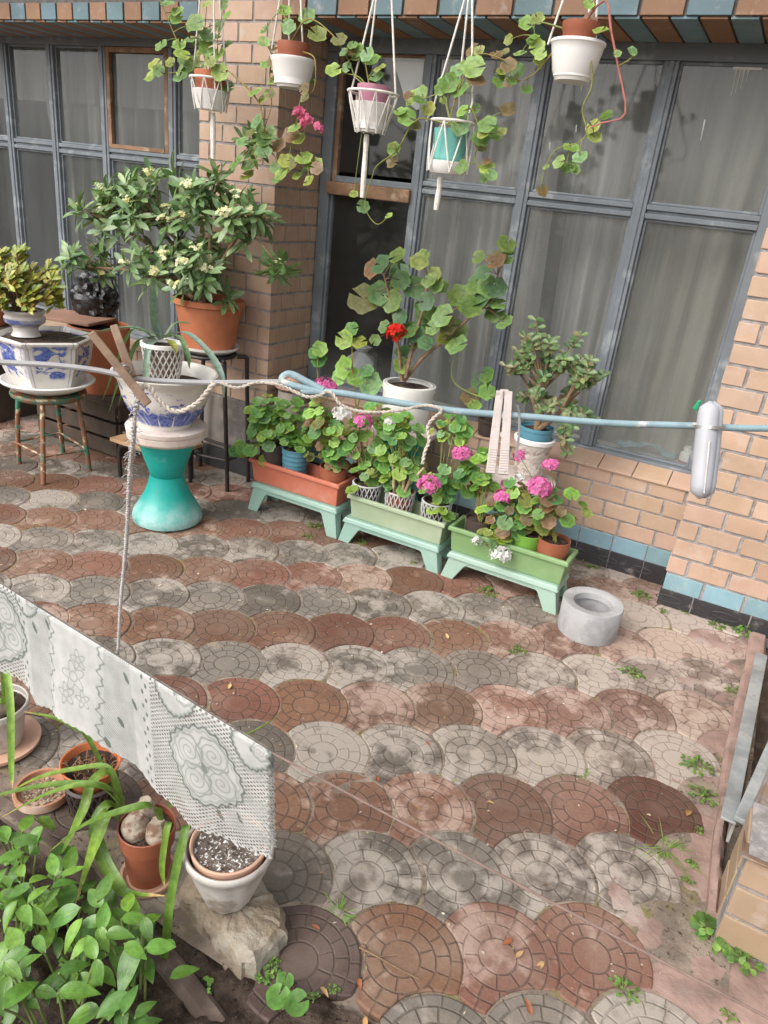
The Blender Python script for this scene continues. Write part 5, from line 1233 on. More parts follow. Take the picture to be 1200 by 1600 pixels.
b = MB(); lattice(b, l1, [(r, z) for r, z in lp], 20, 6, .0035); b.lathe(l1[0], l1[1], [(lp[0][0] - .002, lp[0][1]), (lp[0][0] + .003, lp[0][1] + .006), (lp[0][0] + .004, lp[0][1] + .02)], 32); b.build('lattice', M_GREYPL, t)
b = MB(); b.lathe(l1[0], l1[1], [(lp[0][0] - .006, lp[0][1] + .004), (lp[-1][0] - .007, lp[-1][1] - .01)], 32); b.build('liner', mat('tan_liner', (.25, .17, .13), .7), t)
b = MB(); zr = lp[-1][1]; b.lathe(l1[0], l1[1], [(lp[-1][0] - .002, zr - .012), (lp[-1][0] + .006, zr - .008), (lp[-1][0] + .006, zr + .008), (lp[-1][0] - .004, zr + .01), (lp[-1][0] - .008, zr - .01)], 36, cap0=False); b.build('rim', M_WHITE, t)
soil_disc('soil', l1, lp[-1][0] - .006, zr - .012, t, rnd)
r = random.Random(5); b = MB()
al = [(.052, (.14, .2, .17)), (.04, (.12, .19, .13)), (.036, (.2, .28, .24)), (.03, (.17, .25, .2)), (.026, (.12, .2, .1)), (.03, (.1, .18, .09)), (.026, (.1, .17, .06)), (.034, (.24, .24, .06)), (.026, (.1, .17, .08)), (.026, (.1, .17, .08))]
off = V(K['aloe']) - V((l1[0], l1[1], zr))
for (w, cc), pts in zip(al, K['aloe_leaves']): strap(b, [V(p) - V((off.x * 0, 0, off.z * .5)) for p in pts], w, cc, r, tip=False)
b.build('leaves', M_LONG, t, ang=70)

# ---------------------------------------------------------------- flowering shrub in a terracotta pot
c = K['pit_b']
t = thing('metal_stool', 'dark tube metal stool carrying the terracotta pot of the flowering shrub', 'stool', (c[0], c[1], 0))
zt = K['pit_prof'][0][1] - .03
b = MB(); b.lathe(c[0], c[1], [(.10, zt - .02), (.15, zt - .018), (.155, zt - .01), (.15, zt - .002), (.0, zt - .001)], 36); b.build('seat', M_DARKMETAL, t)
fe = K['pit_feet']
tops = [V((c[0] - .03, c[1] - .14, zt - .02)), V((c[0] + .16, c[1] - .06, zt - .02)), V((c[0] - .15, c[1] + .13, zt - .02)), V((c[0] + .16, c[1] + .13, zt - .02))]
fl_ = [V((c[0] - .04, c[1] - .10, 0)), V((c[0] + .20, c[1] - .06, 0)), V((c[0] - .18, c[1] + .14, 0)), V((c[0] + .19, c[1] + .14, 0))]
for a, e in zip(tops, fl_):
    b = MB(); b.tube(spl([a + (a - V((c[0], c[1], a.z))) * -.25, a + V((0, 0, -.005)), a.lerp(e, .1), e], 6), .012, 10); b.build('leg', M_DARKMETAL, t)
b = MB()
for i, j in ((0, 1), (1, 3), (3, 2), (2, 0)): b.tube([tops[i].lerp(fl_[i], .75), tops[j].lerp(fl_[j], .75)], .009, 8)
b.build('stretcher', M_DARKMETAL, t)
sp = [(r, z - (K['pit_sauc'][0][1] - zt)) for r, z in K['pit_sauc']]
b = MB(); b.lathe(c[0], c[1], [sp[0], (sp[1][0], sp[1][1]), (sp[1][0] + .004, sp[1][1] + .014), (sp[1][0] - .006, sp[1][1] + .012), (sp[0][0], sp[0][1] + .008), (0, sp[0][1] + .008)], 40)
tag(b.build('saucer', M_ENAMEL, loc=(c[0], c[1], sp[0][1])), 'cream saucer under the terracotta pot of the flowering shrub', 'saucer')
zp = sp[0][1] + .009
pp = [(r, z - (K['pit_prof'][0][1] - zp)) for r, z in K['pit_prof']]
t = thing('flowering_shrub', 'large glossy green shrub with cream flower clusters in a terracotta pot', 'potted shrub', (c[0], c[1], zp))
b = MB(); pot_mesh(b, c, pp, .01); b.build('pot', M_TERRA, t)
soil_disc('soil', c, pp[-1][0] - .01, pp[-1][1] - .03, t, rnd)
r = random.Random(33)
lb, sb, fb = MB(), MB(), MB()
trunk = V((c[0], c[1], pp[-1][1] - .03))
def rosette(tip, ax, nl, L, wd, flower):
    ax = V(ax).normalized(); _, d0, e0 = frame(ax, (1, .2, .1))
    for i in range(nl):
        a = i * 2.4 + r.uniform(-.2, .2); el = r.uniform(-.45, .75) if i > 3 else r.uniform(.5, 1.2)
        d = (d0 * math.cos(a) + e0 * math.sin(a)) * math.cos(el) + ax * math.sin(el)
        nn = ax * math.cos(el) - (d0 * math.cos(a) + e0 * math.sin(a)) * math.sin(el)
        leaf_long(lb, tip - ax * (.012 * (i % 4)), d, nn, L * r.uniform(.65, 1.1), wd * r.uniform(.8, 1.1), r.choice(PITT), r, r.uniform(.05, .5), 'obov', 6, .14)
    if flower:
        for i in range(11):
            q = V((r.uniform(-1, 1), r.uniform(-1, 1), r.uniform(-.3, 1))) * .026
            floret(fb, tip + ax * .022 + q, ax + q * 12, r.uniform(.011, .017), r, r.choice([(1.1, 1.1, 1.2), (1.15, 1.18, 1.5), (1.1, 1, .7)]))
hubs = []
for x, y, z, ru, rv in K['pit_blobs']:
    hub = V((x, y, z - rv * .3)); hubs.append(hub)
    sb.tube(spl([trunk + V((r.uniform(-.03, .03), r.uniform(-.03, .03), 0)), trunk.lerp(hub, .5) + V((0, 0, .06)), hub], 6), [.014, .006], 7)
    n = int(7 + ru * rv * 180)
    for k in range(n):
        while True:
            q = V((r.uniform(-1, 1), r.uniform(-1, 1), r.uniform(-1, 1)))
            if q.length < 1: break
        tip = V((x + q.x * ru, y + q.y * .17, z + q.z * rv * .92))
        sb.tube(spl([hub, hub.lerp(tip, .6) + V((0, 0, .01)), tip], 4), [.005, .0022], 5)
        rosette(tip, V((q.x * .8, q.y * .8 - .35, .75 + q.z * .4)), r.randint(9, 12), r.uniform(.10, .13), .030, r.random() < .55)
for key, ax in (('pit_side', (.15, -.3, -.5)), ('pit_side2', (.3, -.3, .5))):
    p = V(K[key]); h = min(hubs, key=lambda q: (q - p).length)
    sb.tube(spl([h, h.lerp(p, .5) + V((0, 0, .03)), p], 5), [.006, .003], 6)
    rosette(p, ax, 16, .125, .028, False)
    for i in range(14):
        q = V((r.uniform(-1, 1), r.uniform(-1, .2), r.uniform(0, 1))) * .03
        floret(fb, p + V((0, 0, .03)) + q, UPV + q * 10, .012, r)
    rosette(p + V((.035, -.02, .02)), ax, 12, .115, .026, False); rosette(p + V((-.03, -.03, .0)), ax, 10, .11, .026, False)
sb.build('branches', M_WOODY, t); lb.build('leaves', M_GLOSS, t, ang=70); fb.build('flowers', M_PET['cream'], t, smooth=False)

# low stool behind the pedestal, boxes and pots in the corner
q = K['low_top']; f0, f1 = V(K['low_feet'][0]), V(K['low_feet'][1])
t = thing('low_stool', 'low stool with worn board and bent dark tube legs behind the pedestal', 'stool', (f0.x, f0.y, 0))
b = MB(); b.box((f0.x + .17, f0.y + .12, .225), (.42, .3, .022)); b.build('board', M_WOOD, t, smooth=False, bevel=.004)
for dx, dy in ((0, 0), (.3, 0), (0, .26), (.3, .26)):
    p = V((f0.x + dx, f0.y + dy, 0)); b = MB(); b.tube(spl([p + V((.06, 0, .205)), p + V((.015, 0, .19)), p + V((0, 0, .14)), p], 6), .0125, 10); b.build('leg', M_DARKMETAL, t)
c = K['bigpot_b']; zz = K['bigpot'][0][1]
t = thing('crate', 'dark weathered wooden crate in the shaded corner by the left window', 'crate', (c[0], c[1], 0))
b = MB()
for i in range(3):
    b.box((c[0] - .05, c[1] - .17, .06 + i * .11), (.7, .016, .09)); b.box((c[0] - .05, c[1] + .17, .06 + i * .11), (.7, .016, .09))
    b.box((c[0] - .41, c[1], .06 + i * .11), (.016, .32, .09)); b.box((c[0] + .31, c[1], .06 + i * .11), (.016, .32, .09))
M_OLDW = mat('dark_old_wood', (.06, .042, .03), .85, .3, 12, bump=.5)
b.build('slats', M_OLDW, t, smooth=False, bevel=.002)
b = MB(); b.box((c[0] - .05, c[1], zz - .012), (.74, .37, .02)); b.build('top', M_OLDW, t, smooth=False, bevel=.003)
t = thing('terracotta_planter', 'big dull terracotta pot on the crate behind the green stool', 'pot', (c[0], c[1], zz))
b = MB(); pot_mesh(b, c, K['bigpot'], .012); b.build('pot', M_TERRA, t); soil_disc('soil', c, K['bigpot'][-1][0] - .014, K['bigpot'][-1][1] - .03, t, rnd)
bd = K['board']; zz2 = K['bigpot'][-1][1]
b = MB(); b.box((bd[0] + .0, bd[1] + .03, zz2 + .016), (.40, .30, .018), rz=.25); tag(b.build('board', mat('brown_board', (.3, .17, .12), .6, .15, 6), smooth=False, bevel=.003, loc=(bd[0], bd[1], zz2 + .007)), 'brown board laid across the big terracotta pot by the window', 'board')
c = K['leftpot_b']
t = thing('terracotta_planter', 'terracotta pot cut off by the left edge behind the succulent', 'pot', (c[0], c[1], K['leftpot'][0][1]))
b = MB(); pot_mesh(b, c, K['leftpot'], .012); b.build('pot', M_TERRA, t); soil_disc('soil', c, K['leftpot'][-1][0] - .014, K['leftpot'][-1][1] - .03, t, rnd)
t = thing('crate', 'dark wooden box standing under the left edge terracotta pot', 'crate', (c[0], c[1], 0))
b = MB(); b.box((c[0], c[1], K['leftpot'][0][1] / 2 - .003), (.46, .4, K['leftpot'][0][1] - .008)); b.build('box', M_OLDW, t, smooth=False, bevel=.005)
b = MB()
for s in (-1, 1): b.box((c[0] + s * .2, c[1] - .205, K['leftpot'][0][1] / 2), (.04, .012, K['leftpot'][0][1] - .02))
b.build('batten', M_OLDW, t, smooth=False, bevel=.002)
g_ = K['bag']; b = MB()
N = 48; vs, fs = [], []
for i in range(31):
    th_ = math.pi * i / 30
    for k in range(N):
        a = TAU * k / N
        d = V((math.sin(th_) * math.cos(a), math.sin(th_) * math.sin(a), math.cos(th_)))
        cr = abs(mnoise.noise(d * 3.1 + V((4, 1, 2)))) * .35 + abs(mnoise.noise(d * 7.3)) * .16 + abs(mnoise.noise(d * 15)) * .06
        k_ = 1.05 - cr
        vs.append((g_[0] - .01 + d.x * .17 * k_, g_[1] + d.y * .13 * k_, g_[2] + .015 + d.z * .17 * k_))
for i in range(30):
    for k in range(N): fs.append((i * N + k, (i + 1) * N + k, (i + 1) * N + (k + 1) % N, i * N + (k + 1) % N))
b.add(vs, fs)
M_BAG = mat('black_plastic', (.012, .012, .013), .24, .2, 10, bump=.9, bsc=22, bdist=.012, spec=.6)
tag(b.build('plastic_bag', M_BAG, ang=25, loc=(g_[0], g_[1], g_[2] - .15)), 'crumpled shiny black plastic bag below the left window', 'bag')

# ---------------------------------------------------------------- step stools and planter boxes
M_MINT = mat('mint_plastic', (.24, .37, .31), .35, .06, 4, col2=(.34, .44, .38), thr=(.5, .8), bump=.06, bsc=30, col3=(.2, .19, .15), thr3=(.58, .95), sc3=16)
M_MINT2 = mat('pale_mint_plastic', (.30, .42, .34), .4, .08, 4, bump=.06, bsc=30, col3=(.24, .22, .17), thr3=(.6, .95), sc3=16)
def boxframe(mb, x0, x1, y0, y1, z0, z1, tx, ty, th=.006):
    """open tapered trough: outer walls, rim, inside"""
    def ring(ix, iy, z): return [(x0 + ix, y0 + iy, z), (x1 - ix, y0 + iy, z), (x1 - ix, y1 - iy, z), (x0 + ix, y1 - iy, z)]
    rim = .016
    R_ = [ring(tx, ty, z0), ring(.010, .010, z1 - .022), ring(-.004, -.004, z1 - .020), ring(-.002, -.002, z1), ring(rim, rim, z1), ring(rim + .003, rim + .003, z1 - .02), ring(tx + th, ty + th, z0 + .05)]
    vs = [p for q in R_ for p in q]
    fs = [(3, 2, 1, 0)]
    for q in range(len(R_) - 1):
        for k in range(4): fs.append((q * 4 + k, q * 4 + (k + 1) % 4, q * 4 + 4 + (k + 1) % 4, q * 4 + 4 + k))
    e = (len(R_) - 1) * 4
    fs.append((e, e + 1, e + 2, e + 3))
    mb.add(vs, fs)
def step_stool(x0, x1, zt, mtl, label):
    y0, y1 = 2.925, 3.125
    t = thing('step_stool', label, 'step stool', ((x0 + x1) / 2, 3.02, 0), 'mint step stools under the planter boxes')
    b = MB(); b.box(((x0 + x1) / 2, (y0 + y1) / 2, zt - .014), (x1 - x0, y1 - y0, .028), top=(.96, .92)); b.build('top', mtl, t, smooth=False, bevel=.007)
    for sx in (0, 1):
        for sy in (0, 1):
            # splayed angle legs
            X = x0 + .014 if sx == 0 else x1 - .014
            Yq = y0 + .010 if sy == 0 else y1 - .010
            ix, iy = (1, -1)[sx], (1, -1)[sy]
            fx, fy = X - ix * .026, Yq - iy * .010
            b = MB()
            w1, w0, th = .115, .062, .014
            zt_ = zt - .0285
            # front plate
            vs = [(X, Yq, zt_), (X + ix * w1, Yq, zt_), (X + ix * (w1 - .035), Yq - iy * .002, zt_ - .028), (fx + ix * w0, fy, 0), (fx, fy, 0)]
            vs += [(p[0], p[1] + iy * th, p[2]) for p in vs]
            b.add(vs, [(0, 1, 2, 3, 4), (9, 8, 7, 6, 5)] + [(i, i + 5, (i + 1) % 5 + 5, (i + 1) % 5) for i in range(5)])
            w1, w0 = .075, .048
            vs = [(X - .0005 * ix, Yq + iy * .0125, zt_), (X - .0005 * ix, Yq + iy * w1, zt_), (X - ix * .01, Yq + iy * (w1 - .03), zt_ - .028), (fx - .0005 * ix, fy + iy * w0, 0), (fx - .0005 * ix, fy + iy * .0125, 0)]
            vs += [(p[0] + ix * th, p[1], p[2]) for p in vs]
            b.add(vs, [(0, 1, 2, 3, 4), (9, 8, 7, 6, 5)] + [(i, i + 5, (i + 1) % 5 + 5, (i + 1) % 5) for i in range(5)])
            b.build('leg', mtl, t, smooth=False, bevel=.003)
    b = MB(); zt_ = zt - .028
    b.bb(x0 + .09, x1 - .09, y0 + .012, y0 + .02, zt_ - .022, zt_ - .0005); b.bb(x0 + .09, x1 - .09, y1 - .02, y1 - .012, zt_ - .022, zt_ - .0005)
    b.build('apron', mtl, t, smooth=False, bevel=.002)
    return t
step_stool(-2.255, -1.705, .162, M_MINT, 'mint step stool under the terracotta coloured planter box')
step_stool(-1.672, -1.125, .136, M_MINT, 'mint step stool under the sage green planter box')
step_stool(-1.088, -.535, .134, M_MINT2, 'pale mint step stool under the bright green planter box')
M_TBOX = mat('terracotta_plastic', (.46, .14, .085), .48, .1, 4, col2=(.5, .25, .18), thr=(.5, .8), sc2=7, bump=.08, bsc=30, col3=(.2, .13, .09), thr3=(.6, .95), sc3=18)
M_SBOX = mat('sage_plastic', (.31, .38, .25), .42, .08, 4, col2=(.42, .44, .33), thr=(.5, .75), bump=.08, bsc=30, col3=(.2, .17, .12), thr3=(.58, .9), sc3=16)
M_GBOX = mat('green_plastic', (.19, .31, .13), .42, .07, 4, col2=(.3, .38, .22), thr=(.5, .8), bump=.08, bsc=30, col3=(.16, .16, .1), thr3=(.6, .95), sc3=18)
def planter(x0, x1, z0, z1, mtl, label):
    t = thing('planter_box', label, 'planter', ((x0 + x1) / 2, 3.02, z0), 'long planter boxes on step stools')
    b = MB(); boxframe(b, x0, x1, 2.935, 3.105, z0, z1, .018, .022); b.build('trough', mtl, t, smooth=False, bevel=.004)
    return t
planter(-2.275, -1.712, .1625, .292, M_TBOX, 'terracotta coloured planter box at the left end of the row')
planter(-1.655, -1.122, .1365, .262, M_SBOX, 'sage green planter box with lattice pots in the middle')
planter(-1.098, -.525, .1345, .262, M_GBOX, 'bright green planter box beside the concrete ring')

# potted geraniums in and behind the boxes
r = random.Random(77)
M_DARKPOT = mat('dark_plastic', (.07, .05, .045), .5, .2, 9)
M_BLUEPOT = mat('blue_plastic', (.09, .24, .31), .4, .1, 6)
M_LTGREEN = mat('lime_plastic', (.16, .34, .05), .4, .1, 6)
M_GREYPOT = mat('grey_plastic', (.36, .37, .38), .5, .1, 6)
M_LATT = mat('pale_lattice', (.5, .5, .49), .5, .1, 9)
G = 'geraniums in small pots'
def ger_pot(key, potm, label, regs, pal, heads=(), size=(.020, .040), red=.06, yel=.05, cat='geranium', lat=False, floor=None, ribs=False):
    c = list(K[key]); prof = [tuple(p) for p in K[key + '_p']]
    if floor is not None:
        d = floor - prof[0][1]; prof = [(prof[0][0], floor)] + prof[1:]
    prof = [(min(q, .056), z) for q, z in prof[:1]] + [(min(q, .072), z) for q, z in prof[1:]]
    c[1] = 3.024 if floor is not None else c[1]
    if key == 'pJ': c[0] = min(c[0], -.622)
    if ribs:
        pr2 = []
        for i in range(9):
            f_ = i / 8; z = prof[0][1] + (prof[-1][1] - prof[0][1]) * f_; rr = prof[0][0] + (prof[-1][0] - prof[0][0]) * f_
            pr2 += [(rr, z), (rr + .003, z + .004), (rr + .003, z + .010)]
        prof = pr2
    t = thing('potted_geranium', label, cat, (c[0], c[1], prof[0][1]), G)
    if lat:
        b = MB(); lattice(b, c, prof, 18, 5, .0028); b.lathe(c[0], c[1], [(prof[0][0], prof[0][1]), (prof[0][0] + .004, prof[0][1] + .01)], 28)
        b.lathe(c[0], c[1], [(prof[-1][0], prof[-1][1] - .006), (prof[-1][0] + .004, prof[-1][1]), (prof[-1][0] - .003, prof[-1][1] + .003)], 28, cap0=False); b.build('lattice', M_LATT, t)
        b = MB(); pot_mesh(b, c, [(q - .006, z + .003) for q, z in prof], .004, n=28); b.build('pot', potm, t)
    else:
        b = MB(); pot_mesh(b, c, prof, .004, n=32); b.build('pot', potm, t)
    soil_disc('soil', c, prof[-1][0] - .010, prof[-1][1] - .014, t, r)
    base = (c[0], c[1], prof[-1][1] - .014)
    if key not in ('pJ', 'pH'): regs = list(regs) + [(c[0], c[1] - .03, prof[-1][1] + .05, .085, .05, 8), (c[0] + .02, c[1], prof[-1][1] + .12, .10, .07, 8)]
    ger_leaves('leaves', t, regs, base, r, pal, size, red, yel)
    for x, y, z, px, kind in heads:
        rad = px / 330
        flower_head('flower', (x, y, z), rad, kind, t, r)
        b = MB(); b.tube(spl([base, V(base).lerp(V((x, y, z)), .6) + V((0, .01, .02)), (x, y, z)], 5), [.003, .002], 6); b.build('flower_stalk', M_STEM, t)
    return t
hd = K['hd']
M_BARK = mat('pale_bark', (.36, .27, .17), .8, .25, 50, bump=.5)
zA, zB, zC = .169, .1425, .1405
ger_pot('pA', M_DARKPOT, 'bushy green geranium in a dark pot at the left end of the terracotta box', K['regA'], GER_LIGHT, floor=zA, red=.03)
ger_pot('pB', M_BLUEPOT, 'geranium in a ribbed blue pot between dark and brown pots', K['regB'], GER, floor=zA, ribs=True)
ger_pot('pC', M_BROWNPOT, 'geranium in a red brown round pot with pink and white heads', K['regC'], GER_LIGHT, hd['C'], floor=zA, red=.22, yel=.08)
ger_pot('pE', M_DARKPOT, 'geranium in a lattice pot at the left end of the sage box', K['regE'], GER_LIGHT, lat=True, floor=zB, yel=.15, red=.02)
ger_pot('pF', M_BROWNPOT, 'light green geranium with bare woody stems in the middle lattice pot', K['regF'], GER_LIGHT, hd['F'], lat=True, floor=zB, red=.03)
q = K['pF']; tF = bpy.data.objects['potted_geranium.004']; b = MB()
for dx, dy, dz, e in ((.06, -.02, .19, .01), (-.03, -.03, .15, 0), (.11, .0, .22, -.02), (.015, -.02, .24, .02), (-.06, 0, .2, .01)):
    p0 = V((q[0], 3.02, .255)); p1 = p0 + V((dx, dy, dz)); b.tube(spl([p0, p0.lerp(p1, .5) + V((e, -.02, -.015)), p1], 5), [.010, .006], 8)
b.build('woody_stems', M_BARK, tF)
ger_pot('pG', M_DARKPOT, 'geranium with two pink heads in the lattice pot at the right end', K['regG'], GER_LIGHT, hd['G'], lat=True, floor=zB)
ger_pot('pH', M_DARKPOT, 'leggy geranium in a black pot at the left end of the green box', K['regH'], GER, hd['H'], floor=zC)
ger_pot('pI', M_LTGREEN, 'geranium in a lime green pot with white heads hanging over the box', K['regI'], GER_LIGHT, hd['I'], floor=zC, red=.3, yel=.1)
ger_pot('pJ', M_BROWNPOT, 'sparse pink geranium in a red brown pot beside the concrete ring', K['regJ'], GER, hd['J'], floor=zC, red=.3)
t = thing('flower_pot', 'empty grey plastic pot standing on the pavers between the two left boxes', 'pot', (K['pD'][0], K['pD'][1] + .1, 0)); c = K['pD']
b = MB(); pot_mesh(b, (c[0], c[1] + .1, 0), [(.06, .0), (.08, .27), (.088, .275), (.088, .30)]); b.build('pot', M_GREYPOT, t); soil_disc('soil', (c[0], c[1] + .1), .08, .28, t, rnd)
for key in ('pF', 'pG'):
    pass

# ---------------------------------------------------------------- big red geranium, ornate pot, chimney pot, concrete ring
c = K['ped2']; zz = K['ped2_z'] - .007
pp = K['wpot']; dz = pp[0][1] - zz; pp = [(q, z - dz) for q, z in pp]
t = thing('potted_geranium', 'big leggy geranium with one red head in a white glazed pot', 'geranium', (c[0], c[1], zz))
b = MB(); pot_mesh(b, c, pp, .01); b.build('pot', M_ENAMEL, t); soil_disc('soil', c, pp[-1][0] - .012, pp[-1][1] - .02, t, rnd)
r = random.Random(14)
K['bigg_lv'] += [(x + r.uniform(-.09, .09), y + r.uniform(-.05, .08), z + r.uniform(-.07, .07), q * r.uniform(.8, 1.05)) for x, y, z, q in K['bigg_lv'][3:29]]
def placed_leaves(t, lst, stems, rg, pal, jit=.05, red=.15, yel=.08, srad=(.006, .003), smat=None, tilt=1.0, part='leaves', more=False):
    lb, sb = MB(), MB()
    pts = []
    for st in stems:
        P = spl(st, 6); pts += P
        sb.tube(P, list(np.linspace(srad[0], srad[1], len(P))), 7, rg.choice([(1, 1, 1), (1.5, .9, .7), (1.2, 1, .7)]))
    for x, y, z, q in list(lst) + [(x + rg.uniform(-.06, .06), y + rg.uniform(-.02, .04), z + rg.uniform(-.06, .05), q * rg.uniform(.6, .95)) for x, y, z, q in lst[::2]] * (1 if more else 0):
        p = V((x, y + rg.uniform(-jit, jit), z))
        u_ = rg.random()
        col = rg.choice(RED_T) if u_ < red else (rg.choice(YEL_T) if u_ > 1 - yel else rg.choice(pal))
        nn = V((rg.uniform(-.45, .45) + .1, -.9 * tilt + rg.uniform(-.3, .4), .75 + rg.uniform(-.5, .3)))
        leaf_round(lb, p, nn, (rg.uniform(-1, 1), rg.uniform(-.3, .3), rg.uniform(-1, .4)), q * 1.12, col, rg, 6, .08)
        if pts:
            s = min(pts, key=lambda w: (w - p).length + rg.uniform(0, .02))
            sb.tube(spl([s, s.lerp(p, .5) + V((0, 0, .008)), p], 4), [.0022, .0013], 5, (1.1, 1, .8))
    sb.build('stems', smat or M_STEM, t)
    return lb.build(part, M_ROUND, t, ang=70)
placed_leaves(t, K['bigg_lv'], [[tuple(V(p)) for p in s] for s in K['bigg_st']], r, [(.08, .16, .05), (.12, .2, .05), (.15, .25, .08), (.07, .15, .06), (.17, .26, .06)], .07, .10, .06, (.010, .004), M_WOODY)
x, y, z, q = K['bigg_fl'][0]
flower_head('flower', (x, y, z), .052, 'red', t, r, 34, 1.0)
b = MB()
t2 = thing('potted_geranium', 'tall thin geranium rising against the clear pane beside the white pot', 'geranium', (K['pK'][0] - .12, 3.24, 0))
pk = [(.05, 0), (.075, .27), (.08, .28), (.08, .30)]; b = MB(); pot_mesh(b, (K['pK'][0] - .12, 3.24), pk); b.build('pot', M_BROWNPOT, t2); soil_disc('soil', (K['pK'][0] - .12, 3.24), .072, .28, t2, rnd)
st = [[(K['pK'][0] - .12, 3.24, .28)] + [p for p in s] for s in K['tallg_st'][:2]] + [K['tallg_st'][2]]
placed_leaves(t2, K['tallg_lv'], st, r, GER_LIGHT, .03, .05, .05)
# ornate pot with a jade plant
zz = K['ped3_z'] - .007; op = K['opot_p']; dz = op[0][1] - zz; op = [(q, z - dz) for q, z in op]; c = K['opot']
M_ORN = mat('cream_relief', (.55, .48, .43), .6, .2, 30, col2=(.36, .28, .24), thr=(.5, .6), sc2=28, bump=1.0, bsc=55, bdist=.006)
t = thing('ornate_pot', 'cream relief pot with white lip on the right hand slab', 'pot', (c[0], c[1], zz))
b = MB(); pot_mesh(b, c, op[:4] + [(op[3][0] - .002, op[3][1] + .001)], .008); b.build('body', M_ORN, t)
b = MB(); z4 = op[4][1]; b.lathe(c[0], c[1], [(op[3][0] - .006, op[3][1] + .0015), (op[4][0] + .006, op[3][1] + .004), (op[4][0] + .008, z4 - .004), (op[4][0] - .004, z4), (op[3][0] - .012, op[3][1] + .004)], 36, cap0=False); b.build('lip', M_WHITE, t)
ip = [(.05, op[2][1] - .03), (.075, z4 - .005), (.078, z4 + .035), (.081, z4 + .037), (.081, z4 + .052)]
t = thing('jade_plant', 'jade plant in a blue plastic pot inside the cream relief pot', 'succulent', (c[0], c[1], ip[0][1]))
b = MB(); pot_mesh(b, c, ip, .004); b.build('pot', M_BLUEPOT, t); soil_disc('soil', c, .073, ip[-1][1] - .02, t, rnd)
r = random.Random(9); lb, sb = MB(), MB(); base = V((c[0], c[1], ip[-1][1] - .02))
sx = sz_ = 1 / 330.
tips = []
for k in range(42):
    u, v = r.gauss(0, 34), abs(r.gauss(0, 1))
    tips.append(V((c[0] + .03 + r.uniform(-.21, .21), c[1] + r.uniform(-.12, .10), base.z + .10 + r.random() ** .8 * .33)))
tips += [V((c[0] - .10, c[1], base.z + .50)), V((c[0] + .12, c[1] - .03, base.z + .47)), V((c[0] + .21, c[1] - .05, base.z + .30)), V((c[0] + .17, c[1] - .12, base.z + .02)), V((c[0] + .19, c[1] - .12, base.z - .04)), V((c[0] + .18, c[1] - .12, base.z + .08))]
trunks = [base + V((dx, dy, dz)) for dx, dy, dz in ((.05, 0, .13), (-.05, 0, .15), (.0, -.03, .2), (.11, -.04, .14))]
for q in trunks: sb.tube(spl([base, base.lerp(q, .5) + V((.012, 0, 0)), q], 5), [.014, .009], 8)
for tip in tips:
    q = min(trunks, key=lambda w: (w - tip).length); m_ = q.lerp(tip, .5) + V((0, 0, .015)); P = spl([q, m_, tip], 4)
    sb.tube(P, [.006, .0025], 6)
    for i in range(13):
        s = P[-1].lerp(P[-4], (i // 2) / 6); a = (i % 2) * math.pi + (i // 2) * 1.6
        d = V((math.cos(a), math.sin(a), r.uniform(.1, .9)))
        leaf_long(lb, s, d, UPV + V((r.uniform(-.6, .6), -1.1, 0)), r.uniform(.034, .048), .023, r.choice([(.07, .14, .05), (.10, .17, .06), (.13, .20, .08), (.17, .22, .10), (.15, .14, .07)]), r, -.1, 'obov', 4, .3)
sb.build('stems', M_WOODY, t); lb.build('leaves', M_GLOSS, t, ang=70)
t = thing('potted_geranium', 'wind bent geranium low on the sill between the two tall pots', 'geranium', (K['ped2'][0] + .33, 3.45, .53))
x0 = K['ped2'][0] + .36
pk = [(.045, .531), (.055, .60), (.06, .604), (.06, .62)]; b = MB(); pot_mesh(b, (x0, 3.6), pk); b.build('pot', M_DARKPOT, t)
b = MB()
placed_leaves(t, K['wind_lv'], [[(x0, 3.6, .60)] + list(K['wind_st'][0])], r, GER, .04, .05, .08)
# chimney pot stack by the pillar
c = K['chim']; cp = K['chim_p']
t = thing('clay_pipe', 'short grey clay pipe stack beside the pillar and left planter', 'pipe', (c[0], c[1], 0))
M_CLAY = mat('grey_clay', (.34, .29, .25), .85, .15, 9, bump=.4)
b = MB(); b.lathe(c[0], c[1], [(.098, 0), (.098, cp[2][1]), (.094, cp[2][1] + .003), (.082, cp[2][1] + .0035)], 36); b.build('lower_pipe', M_CLAY, t)
b = MB(); b.lathe(c[0], c[1], [(.081, cp[2][1] + .004), (.08, cp[4][1]), (.07, cp[4][1] + .003), (.0, cp[4][1] + .0032)], 36); b.build('upper_pipe', M_CLAY, t)
zc = cp[4][1] + .0035; cc = K['chim_cap']; dz = cc[0][1] - zc; M_PALECLAY = mat('pale_clay', (.55, .34, .24), .85, .12, 9, bump=.3)
b = MB(); b.lathe(c[0], c[1], [(.06, zc), (.094, zc + .012), (.098, zc + .018), (.085, zc + .02), (.0, zc + .016)], 36)
tag(b.build('saucer', M_PALECLAY, loc=(c[0], c[1], zc)), 'small pale clay saucer on top of the grey clay pipe', 'saucer')
b = MB(); b.lathe(c[0], c[1], [(.058, zc + .0205), (.057, zc + .035), (.046, zc + .085), (.04, zc + .09), (.0, zc + .091)], 36)
tag(b.build('clay_pot', M_PALECLAY, loc=(c[0], c[1], zc + .02)), 'small pale clay pot turned upside down on the clay pipe', 'pot')
c = K['cyl']
b = MB(); h = .148; b.lathe(c[0], c[1], [(.124, 0), (.127, .01), (.129, h - .006), (.126, h), (.088, h - .002), (.083, h - .006), (.082, h - .035), (.090, h - .038), (.094, .04), (.0, .035)], 56)
